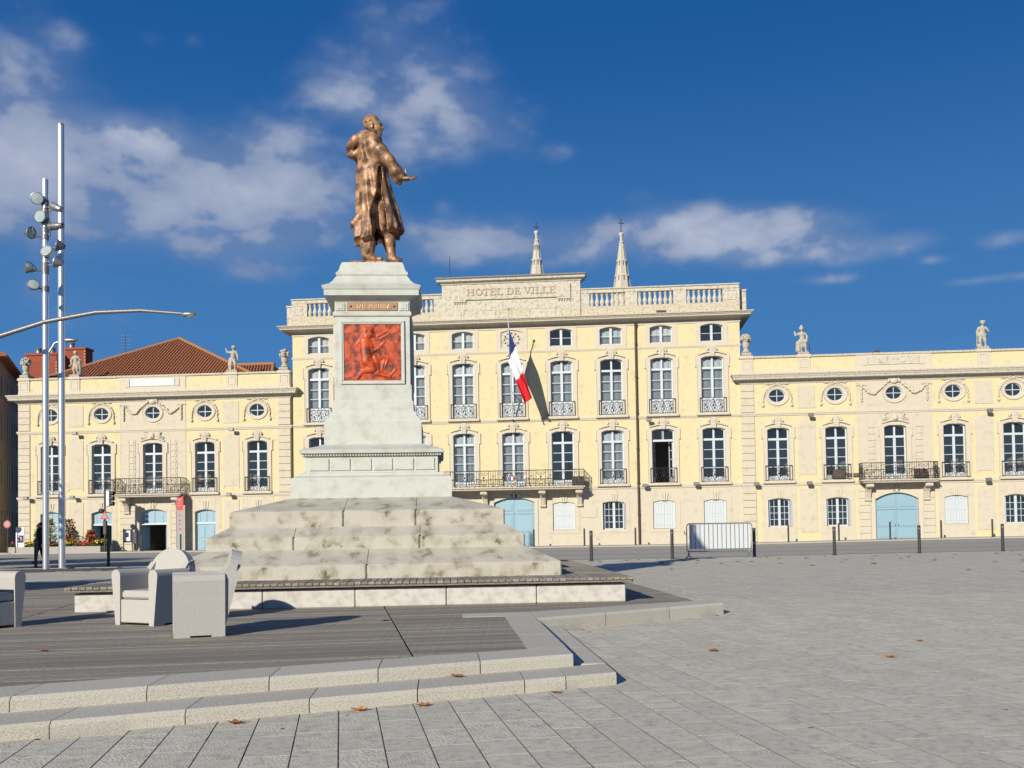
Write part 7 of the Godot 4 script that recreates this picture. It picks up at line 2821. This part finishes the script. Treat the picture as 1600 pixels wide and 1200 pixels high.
func build_street() -> void:
	var bm := make_bollard(1.02)
	var near := [[2.66, -34.77, "dark bollard on the square's edge, nearest the pedestal"], [5.5, -35.39, "dark bollard at the left end of the crowd barrier"], [8.55, -36.3, "dark bollard at the right end of the crowd barrier"], [11.54, -36.79, "dark bollard on the square's edge, first right of the barrier's pair"], [14.79, -37.3, "dark bollard on the square's edge before the blue coach door's right side"], [18.16, -38.0, "dark bollard on the square's edge, rightmost in the near row"], [-17.44, -37.47, "dark bollard just left of the floodlight mast"]]
	for b in near:
		var t := thing("bollard", b[2], "bollard", Vector3(b[0], ground(b[0], -b[1]), b[1]), 0.0, "bollards along the square's edge")
		part("post", bm[0], M.dark_metal, t)
		part("ring", bm[1], M.lamp_grey, t)
		part("foot_plate", bm[2], M.dark_metal, t)
	var bf := make_bollard(1.12)
	var far := [[1.45, "far bollard before the town hall's blue door"], [4.73, "far bollard between the blue door and the white shutters"], [8.01, "far bollard beside the brown downpipe"], [17.66, "far bollard before the right wing's first barred window"], [20.79, "far bollard before the right wing's second window"], [23.94, "far bollard before the left leaf of the blue coach door"], [27.05, "far bollard just right of the blue coach door"], [30.14, "far bollard right of the right wing's white shutters"], [-25.0, "far bollard before the open dark doorway of the left wing"], [-22.3, "far bollard right of the red topped banner"]]
	for b in far:
		var t := thing("bollard", b[1], "bollard", facade(b[0], footway(b[0]), 2.3), AF, "bollards along the town hall pavement")
		part("post", bf[0], M.dark_metal, t)
		part("foot_plate", bf[2], M.dark_metal, t)
	var tp := thing("bollard", "tall dark post on the kerb in front of the traffic light", "post", Vector3(-14.99, 0.33, -38.0))
	var pm := make_bollard(1.5)
	part("post", pm[0], M.dark_metal, tp)
	part("foot_plate", pm[2], M.dark_metal, tp)
	crowd_barrier()
	# traffic light
	var y0 := footway(-27.4)
	var tl := thing("traffic_light", "traffic light on a dark pole in front of the left wing", "traffic light", facade(-27.44, y0, 2.6), AF)
	var g := Geo.new()
	g.tube([Vector3(0, 0, 0), Vector3(0, 4.25, 0)], 0.06, 10)
	part("pole", g, M.dark_metal, tl)
	g = Geo.new()
	g.bevel(Vector3(0.1, 3.05, -0.15), Vector3(0.38, 4.15, 0.12), 0.04)
	var hd := part("signal_head", g, M.galvanised, tl)
	for k in 3:
		var v := Geo.new()
		v.lathe([Vector2(0.14, 0.0), Vector2(0.15, 0.24), Vector2(0.135, 0.24), Vector2(0.13, 0.0), Vector2(0.0, -0.01)], 14, Vector3(0.38, 3.24 + k * 0.34, -0.02), Basis(Vector3.FORWARD, PI / 2))
		part("visor", v, M.iron, hd)
	g = Geo.new()
	g.lathe([Vector2(0.0, -0.1), Vector2(0.16, -0.1), Vector2(0.17, 0.1), Vector2(0.0, 0.12)], 12, Vector3(-0.22, 2.75, 0.02), Basis(Vector3.RIGHT, PI / 2))
	g.tube([Vector3(-0.22, 2.75, 0), Vector3(0, 2.85, 0)], 0.03, 5)
	part("pedestrian_signal", g, M.dark_metal, tl)
	g = Geo.new()
	g.prism(PackedVector2Array([Vector2(-0.3, 2.2), Vector2(0.36, 2.2), Vector2(0.03, 2.75)]), 0.07, 0.09)
	var sg := part("warning_sign", g, M.sign_red, tl)
	g = Geo.new()
	g.prism(PackedVector2Array([Vector2(-0.17, 2.28), Vector2(0.23, 2.28), Vector2(0.03, 2.61)]), 0.09, 0.096)
	part("sign_face", g, M.banner_grey, sg)
	g = Geo.new()
	g.bevel(Vector3(-0.1, 1.15, -0.1), Vector3(0.14, 2.1, 0.1), 0.03)
	part("control_box", g, M.dark_metal, tl)
	# round no parking sign and poster board at the corner
	var ns := thing("road_sign", "round red rimmed road sign on a post at the far left", "sign", facade(-33.9, footway(-33.9), 3.3), AF)
	g = Geo.new()
	g.tube([Vector3(0, 0, 0), Vector3(0, 2.4, 0)], 0.035, 8)
	part("post", g, M.dark_metal, ns)
	g = Geo.new()
	g.lathe([Vector2(0.0, 0.0), Vector2(0.26, 0.0), Vector2(0.26, 0.02), Vector2(0.0, 0.02)], 24, Vector3(0, 1.95, 0.05), Basis(Vector3.RIGHT, PI / 2))
	part("disc", g, M.sign_red, ns)
	g = Geo.new()
	g.lathe([Vector2(0.0, 0.0), Vector2(0.19, 0.0), Vector2(0.19, 0.006), Vector2(0.0, 0.006)], 24, Vector3(0, 1.95, 0.072), Basis(Vector3.RIGHT, PI / 2))
	part("sign_face", g, M.banner_grey, ns)
	var pb := thing("poster_board", "white poster board with dark picture at the corner of the left wing", "sign", facade(-33.45, footway(-33.4), 2.6), AF)
	g = Geo.new()
	g.bevel(Vector3(-0.3, 0.25, -0.06), Vector3(0.3, 1.75, 0.0), 0.01)
	g.box(Vector3(-0.3, 0.0, -0.05), Vector3(-0.24, 0.25, -0.01))
	g.box(Vector3(0.24, 0.0, -0.05), Vector3(0.3, 0.25, -0.01))
	part("board", g, M.paper, pb)
	g = Geo.new()
	g.box(Vector3(-0.2, 0.7, 0.0), Vector3(0.26, 1.2, 0.006))
	var pic := part("picture", g, M.ink, pb)
	for q in [[-0.08, 1.1, 0.06, M.paper], [0.08, 1.02, 0.07, M.paper], [0.12, 0.88, 0.09, M.pink], [-0.12, 0.86, 0.05, M.paper]]:
		var b := Geo.new()
		b.lathe([Vector2(0.0, 0.0), Vector2(q[2], 0.0), Vector2(0.0, 0.004)], 12, Vector3(q[0], q[1], 0.007), Basis(Vector3.RIGHT, PI / 2))
		part("print_shape", b, q[3], pic)
	g = Geo.new()
	for y in [1.62, 1.52, 1.42, 0.58, 0.48]:
		g.box(Vector3(-0.22, y, 0.0), Vector3(0.22, y + 0.03, 0.005))
	part("print_lines", g, M.banner_grey, pb)
	# notice board on posts beside the open door
	var nb := thing("notice_board", "small glazed notice board on posts beside the open doorway", "notice board", facade(-26.6, footway(-26.6), 1.0), AF)
	g = Geo.new()
	for x in [-0.32, 0.3, 0.62]:
		g.tube([Vector3(x, 0, 0), Vector3(x, 1.55 if x < 0.5 else 1.35, 0)], 0.035, 6)
	part("posts", g, M.dark_metal, nb)
	g = Geo.new()
	g.bevel(Vector3(-0.32, 0.6, 0.02), Vector3(0.3, 1.5, 0.1), 0.015)
	g.bevel(Vector3(0.33, 0.5, 0.02), Vector3(0.64, 1.3, 0.06), 0.015)
	var fr := part("frame", g, M.dark_metal, nb)
	g = Geo.new()
	g.box(Vector3(-0.22, 0.72, 0.1), Vector3(0.2, 1.4, 0.108))
	part("notice", g, M.paper, fr)
	g = Geo.new()
	g.box(Vector3(-0.13, 0.95, 0.108), Vector3(0.11, 1.28, 0.114))
	part("picture", g, M.ink, fr)
	# tall banner
	var bn := thing("banner", "tall narrow banner, red at the top and grey below, right of the doorway", "banner", facade(-22.95, footway(-22.9), 0.9), AF)
	g = Geo.new()
	g.tube([Vector3(-0.24, 0, 0), Vector3(-0.24, 3.85, 0)], 0.03, 6)
	part("pole", g, M.galvanised, bn)
	g = Geo.new()
	g.bevel(Vector3(-0.2, 2.75, -0.015), Vector3(0.26, 3.8, 0.015), 0.006)
	part("red_panel", g, M.sign_red, bn)
	g = Geo.new()
	g.bevel(Vector3(-0.2, 0.1, -0.015), Vector3(0.26, 2.745, 0.015), 0.006)
	part("grey_panel", g, M.banner_grey, bn)
	g = Geo.new()
	for q in [[3.5, 0.3], [3.38, 0.22], [3.2, 0.16], [3.05, 0.2]]:
		g.box(Vector3(-0.12, q[0], 0.015), Vector3(-0.12 + q[1], q[0] + 0.05, 0.02))
	part("print_lines", g, M.banner_grey, bn)
	g = Geo.new()
	for q in [[2.35, 0.1], [2.0, 0.14], [1.75, 0.08], [1.4, 0.15]]:
		g.box(Vector3(-0.06, q[0], 0.015), Vector3(-0.06 + q[1], q[0] + 0.12, 0.02))
	part("red_print", g, M.sign_red, bn)
	flower_bed()
	person()


func crowd_barrier() -> void:
	var a := Vector3(5.98, 0, -35.2)
	var b := Vector3(8.32, 0, -35.62)
	var l := a.distance_to(b)
	var t := thing("crowd_barrier", "steel crowd barrier with a white panel, standing between two bollards", "barrier", Vector3(a.x, ground(a.x, 35.2), a.z), atan2(-(b.z - a.z), b.x - a.x))
	var g := Geo.new()
	var r := 0.12
	var pts := []
	for c in [[l - r, 1.2 - r, 0.0], [r, 1.2 - r, PI / 2], [r, 0.26 + r * 0.3, PI], [l - r, 0.26 + r * 0.3, 3 * PI / 2]]:
		for k in 6:
			var an: float = c[2] + PI / 2 * k / 5.0
			var rr := r if c[1] > 1.0 else r * 0.4
			pts.append(Vector3(c[0] + cos(an) * r, c[1] + sin(an) * rr, 0))
	pts.append(pts[0])
	g.tube(pts, 0.021, 8, false)
	part("frame", g, M.galvanised, t)
	for k in 14:
		var v := Geo.new()
		var x := l * (k + 1) / 15.0
		v.tube([Vector3(x, 0.26, 0), Vector3(x, 1.2, 0)], 0.0085, 6)
		part("bar", v, M.lamp_grey, t)
	var p := Geo.new()
	p.bevel(Vector3(0.1, 0.33, -0.03), Vector3(l - 0.05, 1.17, -0.02), 0.002)
	part("white_panel", p, M.panel_white, t)
	for x in [0.06, l - 0.12]:
		var f := Geo.new()
		f.tube([Vector3(x, 0.28, 0), Vector3(x, 0.1, 0.05), Vector3(x, 0.015, 0.3)], 0.02, 8)
		f.tube([Vector3(x, 0.28, 0), Vector3(x, 0.1, -0.05), Vector3(x, 0.015, -0.3)], 0.02, 8)
		part("foot", f, M.galvanised, t)
	var h := Geo.new()
	h.tube([Vector3(0, 0.85, 0), Vector3(-0.08, 0.85, 0), Vector3(-0.08, 0.95, 0)], 0.015, 6)
	h.tube([Vector3(l, 0.5, 0), Vector3(l + 0.08, 0.5, 0)], 0.015, 6)
	part("hooks", h, M.galvanised, t)


func flower_bed() -> void:
	var y0 := footway(-31.0)
	var t := thing("flower_bed", "raised bed of red and yellow flowers before the left wing", "flower bed", facade(-31.0, y0, 1.9), AF)
	var g := Geo.new()
	var q := [[-3.3, 3.3, 0.7, 0.85], [-3.3, 3.3, -0.85, -0.7], [-3.3, -3.15, -0.7, 0.7], [3.15, 3.3, -0.7, 0.7]]
	for b in q:
		g.bevel(Vector3(b[0], -0.05, b[2]), Vector3(b[1], 0.4, b[3]), 0.02)
	part("low_wall", g, M.kerbstone, t)
	g = Geo.new()
	g.quad(Vector3(-3.15, 0.34, 0.7), Vector3(3.15, 0.34, 0.7), Vector3(3.15, 0.34, -0.7), Vector3(-3.15, 0.34, -0.7))
	part("soil", g, M.earth, t)
	var fs := {"leaf_green": Geo.new(), "flower_red": Geo.new(), "flower_yellow": Geo.new(), "leaf_brown": Geo.new()}
	for k in 2400:
		var x := rng.randf_range(-3.15, 3.15)
		var z := rng.randf_range(-0.7, 0.75)
		var hmax := 0.25 + 0.3 * absf(sin(x * 1.4 + 0.5)) * (1.0 - 0.5 * z)
		var y := 0.34 + rng.randf() * hmax
		var kind := "leaf_green"
		if y > 0.34 + hmax * 0.55:
			var s := sin(x * 2.3) + rng.randf_range(-0.5, 0.5)
			kind = "flower_yellow" if s > 0.45 else ("flower_red" if s < -0.3 else ("leaf_brown" if rng.randf() < 0.3 else "leaf_green"))
		leaf_quad(fs[kind], Vector3(x, y, z), rng.randf_range(0.07, 0.13))
	for k in fs:
		tag(part({"leaf_green": "foliage", "flower_red": "red_flowers", "flower_yellow": "yellow_flowers", "leaf_brown": "bronze_foliage"}[k], fs[k], M[k], t), "", "", "", "stuff")
	for s in [[-31.7, 2.0, 2.25, 0.5, "leaf_green", "leaf_yellow", "tall yellowing shrub in the flower bed, left of the two masts' gap"], [-30.35, 1.9, 2.2, 0.5, "leaf_red", "leaf_green", "tall red leaved shrub in the flower bed, right of the masts"], [-28.75, 1.9, 1.4, 0.42, "leaf_red", "leaf_brown", "low red shrub at the right end of the flower bed"], [-32.3, 2.1, 1.9, 0.4, "leaf_green", "leaf_green", "dark green shrub in the flower bed behind the walking person"]]:
		var sh := thing("shrub", s[6], "shrub", facade(s[0], y0 + 0.34, s[1]), AF, "shrubs in the flower bed")
		var st := Geo.new()
		for k in 5:
			st.tube([Vector3(0, 0, 0), Vector3(rng.randf_range(-0.2, 0.2), s[2] * 0.5, rng.randf_range(-0.2, 0.2)), Vector3(rng.randf_range(-0.3, 0.3), s[2] * 0.85, rng.randf_range(-0.3, 0.3))], [0.03, 0.02, 0.01], 5)
		part("stems", st, M.bark, sh)
		var l1 := Geo.new()
		var l2 := Geo.new()
		for k in 420:
			var u := rng.randf()
			var rad: float = s[3] * (0.45 + 0.55 * sin(PI * clampf(u * 0.85 + 0.1, 0.0, 1.0))) * sqrt(rng.randf())
			var an := rng.randf() * TAU
			leaf_quad(l1 if rng.randf() < 0.55 else l2, Vector3(cos(an) * rad, 0.1 + u * (s[2] - 0.4), sin(an) * rad), rng.randf_range(0.08, 0.15))
		part("foliage", l1, M[s[4]], sh)
		part("foliage", l2, M[s[5]], sh)
	var rl := thing("hand_rail", "short sloping metal handrail behind the flower bed", "handrail", facade(-30.0, y0, 0.7), AF)
	g = Geo.new()
	g.tube([Vector3(-0.6, 0, 0), Vector3(-0.6, 1.3, 0), Vector3(0.35, 0.8, 0), Vector3(0.35, 0, 0)], 0.025, 6)
	part("rail", g, M.dark_metal, rl)


func person() -> void:
	var t := thing("person", "person in dark jacket and trousers walking past the flower bed", "person", Vector3(-20.75, 0.26, -45.0), deg_to_rad(-70.0))
	var s := Blend.new()
	s.k = 0.04
	for sd in [-1.0, 1.0]:
		var st: float = sd * 0.16
		s.chain([Vector3(sd * 0.09, 0.92, 0), Vector3(sd * 0.09, 0.5, st * 0.6 + 0.04), Vector3(sd * 0.09, 0.1, st)], [0.1, 0.07, 0.05])
		s.chain([Vector3(sd * 0.09, 0.05, st - 0.04), Vector3(sd * 0.1, 0.04, st + 0.16)], [0.05, 0.04])
		s.chain([Vector3(sd * 0.19, 1.44, 0), Vector3(sd * 0.25, 1.15, -st * 0.5), Vector3(sd * 0.23, 0.9, -st + 0.06)], [0.075, 0.06, 0.05])
	s.chain([Vector3(0, 0.95, 0), Vector3(0, 1.2, 0), Vector3(0, 1.42, 0)], [0.15, 0.15, 0.16])
	s.add(Vector3(-0.13, 1.43, 0), Vector3(0.13, 1.43, 0), 0.09, 0.09)
	s.add(Vector3(0, 1.45, 0), Vector3(0, 1.56, 0.01), 0.065, 0.055)
	var g := Geo.new()
	s.into(g, Vector3(-0.36, 0.0, -0.34), Vector3(0.36, 1.6, 0.4), 0.024)
	part("clothed_body", g, M.coat, t)
	var h := Blend.new()
	h.k = 0.03
	h.add(Vector3(0, 1.66, 0.0), Vector3(0, 1.7, 0.0), 0.095, 0.095)
	h.add(Vector3(0, 1.6, 0.04), Vector3(0, 1.64, 0.05), 0.055, 0.065)
	h.add(Vector3(0, 1.66, 0.1), Vector3(0, 1.63, 0.115), 0.012, 0.018)
	for sd in [-1.0, 1.0]:
		h.add(Vector3(sd * 0.092, 1.64, 0), Vector3(sd * 0.095, 1.67, 0), 0.016, 0.018)
	h.add(Vector3(0, 1.5, 0), Vector3(0, 1.6, 0.01), 0.055, 0.055)
	var hg := Geo.new()
	h.into(hg, Vector3(-0.15, 1.48, -0.15), Vector3(0.15, 1.84, 0.17), 0.014)
	part("head", hg, M.skin, t)
	var hr := Geo.new()
	hr.ball(Vector3(0, 1.71, -0.025), Vector3(0.106, 0.1, 0.105), 12)
	part("hair", hr, M.hair, t)
	for sd in [-1.0, 1.0]:
		var f := Blend.new()
		f.k = 0.012
		var c := Vector3(sd * 0.23, 0.86, -sd * 0.16 + 0.07)
		f.add(c, c + Vector3(0, -0.07, 0.01), 0.034, 0.03)
		for k in 4:
			f.chain([c + Vector3(0, -0.07, -0.025 + 0.018 * k), c + Vector3(-sd * 0.012, -0.12 - 0.006 * (k % 3), -0.022 + 0.018 * k), c + Vector3(-sd * 0.03, -0.15, -0.018 + 0.018 * k)], [0.0095, 0.009, 0.008])
		f.chain([c + Vector3(0, -0.01, 0.03), c + Vector3(-sd * 0.02, -0.06, 0.055)], [0.011, 0.009])
		var fg := Geo.new()
		f.into(fg, c + Vector3(-0.08, -0.2, -0.07), c + Vector3(0.08, 0.06, 0.09), 0.008)
		part("hand", fg, M.skin, t)


# ---------------------------------------------------------------- fallen leaves
func build_leaves() -> void:
	var shapes := []
	for v in 3:                              # lobed plane leaves, curled as they dry
		var g := Geo.new()
		var ring := []
		var n := 20
		for k in n:
			var a := TAU * k / n
			var r := 0.5 + 0.42 * pow(absf(cos(a * 2.5)), 1.5) + rng.randf_range(-0.06, 0.06)
			if k == 0:
				r = 0.35
			var p := Vector2(sin(a), -cos(a)) * r * 0.5
			ring.append(Vector3(p.x, 0.04 + 0.55 * p.x * p.x + [0.5, 0.2, 0.8][v] * p.y * p.y + rng.randf_range(-0.02, 0.05), p.y))
		var mid := Vector3(0, 0.02, 0)
		for k in n:
			g.tri(mid, ring[(k + 1) % n], ring[k])
		g.tube([Vector3(0, 0.05, -0.15), Vector3(0.03, 0.08, -0.45), Vector3(0.08, 0.05, -0.65)], 0.012, 4)
		shapes.append(g.mesh())
	var mats := ["leaf_brown", "leaf_orange", "leaf_dark"]
	var named := [[2.09, -10.78, 0.17, 0, "large brown fallen leaf alone on the paving, right of the step's corner"], [3.67, -10.05, 0.14, 1, "orange fallen leaf on the open paving at the right"], [4.48, -11.35, 0.12, 1, "small orange leaf just behind the one on the open paving"], [0.86, -13.2, 0.17, 1, "orange leaf lying against the rear kerb's foot"], [-0.48, -8.5, 0.15, 0, "brown leaf lying on the lower granite step"], [-0.69, -7.72, 0.13, 0, "brown leaf at the foot of the steps, third from the left"], [-1.15, -7.56, 0.15, 1, "orange leaf at the foot of the steps, second from the left"], [-1.94, -7.14, 0.15, 0, "brown leaf at the foot of the steps, leftmost"], [0.33, -8.24, 0.12, 0, "small brown leaf below the steps' right hand corner"]]
	for a in named:
		var y := ground(a[0], -a[1])
		if a[4].contains("lower granite step"):
			y = low_top(ped_local(Vector3(a[0], 0, a[1])).x) + 0.004
		var o := solid("fallen_leaf", shapes[rng.randi() % 3], M[mats[a[3]]], a[4], "leaf", Vector3(a[0], y, a[1]), rng.randf() * TAU, "leaves fallen on the square")
		o.scale = Vector3.ONE * a[2]
	var dl := solid("fallen_leaf", shapes[1], M.leaf_brown, "brown leaf lying on the timber deck before the bench", "leaf", Vector3(-1.6, DECK, -12.69), 1.0, "leaves fallen on the square")
	dl.scale = Vector3.ONE * 0.16
	var dl2 := solid("fallen_leaf", shapes[0], M.leaf_brown, "brown leaf on the timber deck near the left edge", "leaf", Vector3(-4.55, DECK, -9.95), 2.0, "leaves fallen on the square")
	dl2.scale = Vector3.ONE * 0.13
	for k in 75:                             # drifted towards the far kerb and the masts
		var d := lerpf(22.0, 36.3, sqrt(rng.randf()))
		var px := rng.randf_range(-0.02, 0.5)
		var c := Vector3(px * d, 0, -d)
		if k % 4 == 0:
			c = Vector3(rng.randf_range(-16.5, -13.0), 0, rng.randf_range(-36.0, -31.0))
		var q := c.rotated(Vector3.UP, -AP)
		if q.z < -34.2 and k % 4 != 0 or on_platform(c):
			continue
		c.y = ground(c.x, -c.z)
		var o := solid("fallen_leaf", shapes[k % 3], M[mats[rng.randi() % 3]], "small brown leaf among those scattered " + ("at the foot of the masts" if c.x < -5.0 else ("behind the pedestal, before the barrier" if c.x < 8.5 else "over the far paving right of the barrier")), "leaf", c, rng.randf() * TAU, "leaves scattered over the far paving")
		o.scale = Vector3.ONE * rng.randf_range(0.12, 0.22)
	for k in 40:                             # dark scraps and chewing gum spots on the near slabs
		var d := lerpf(6.6, 17.0, rng.randf())
		var px := rng.randf_range(-0.4, 0.5)
		var c := Vector3(px * d, 0, -d)
		if on_platform(c):
			continue
		c.y = ground(c.x, d) + 0.002
		var o := solid("fallen_leaf", shapes[k % 3], M.leaf_dark, "tiny dark leaf scrap on the near paving slabs", "leaf", c, rng.randf() * TAU, "dark scraps on the near paving")
		o.scale = Vector3(1.0, 0.15, 0.6) * rng.randf_range(0.03, 0.06)


# ---------------------------------------------------------------- small fittings left on the balconies
func build_fittings() -> void:
	for a in [[4.35, 4.205, 0.75, "air conditioning unit on the right end of the town hall's long balcony"], [26.4, 4.225, 0.7, "air conditioning unit on the right wing's balcony"], [21.35, 4.34, 0.12, "air conditioning unit at the right wing's second window"]]:
		var t := thing("air_conditioner", a[3], "air conditioner", facade(a[0], a[1], a[2]), AF, "air conditioning units on the front")
		var g := Geo.new()
		g.bevel(Vector3(-0.4, 0.03, -0.13), Vector3(0.4, 0.63, 0.13), 0.02)
		g.box(Vector3(-0.35, 0.0, -0.1), Vector3(-0.28, 0.03, 0.1))
		g.box(Vector3(0.28, 0.0, -0.1), Vector3(0.35, 0.03, 0.1))
		part("casing", g, M.pipe_brown, t)
		var f := Geo.new()
		for k in 4:
			var ring := []
			for j in 17:
				ring.append(Vector3(-0.08 + cos(TAU * j / 16) * (0.06 + 0.06 * k), 0.33 + sin(TAU * j / 16) * (0.06 + 0.06 * k), 0.14))
			f.tube(ring, 0.008, 4, false)
		part("fan_grille", f, M.lamp_grey, t)
	var e := thing("emblem", "small round blue and gold emblem on the long balcony's railing", "emblem", facade(0.0, 4.75, 1.3), AF)
	var d := Geo.new()
	d.lathe([Vector2(0.0, -0.02), Vector2(0.2, -0.02), Vector2(0.2, 0.02), Vector2(0.0, 0.02)], 20, Vector3.ZERO, Basis(Vector3.RIGHT, PI / 2))
	part("shield", d, M.sign_blue, e)
	var r := Geo.new()
	for s in [-1.0, 1.0]:
		r.tube([Vector3(s * 0.06, -0.28, 0.02), Vector3(s * 0.26, -0.12, 0.02), Vector3(s * 0.29, 0.1, 0.02), Vector3(s * 0.16, 0.3, 0.02)], 0.03, 6)
	part("gilt_wreath", r, M.gilt, e)
	var st := Geo.new()
	st.box(Vector3(-0.05, -0.12, 0.02), Vector3(0.05, 0.12, 0.026))
	part("white_stripe", st, M.paper, e)
	st = Geo.new()
	st.box(Vector3(0.05, -0.12, 0.02), Vector3(0.13, 0.12, 0.026))
	part("red_stripe", st, M.sign_red, e)
	var pl := thing("wall_plate", "small dark plate on the wall left of the right wing's balcony", "plate", facade(22.25, 4.45, 0.12), AF)
	var p := Geo.new()
	p.bevel(Vector3(-0.38, 0.0, 0.0), Vector3(0.38, 0.25, 0.06), 0.01)
	part("plate", p, M.pipe_brown, pl)
	var rim := Geo.new()
	rim.box(Vector3(-0.34, 0.11, 0.06), Vector3(0.34, 0.14, 0.065))
	part("print_line", rim, M.banner_grey, pl)
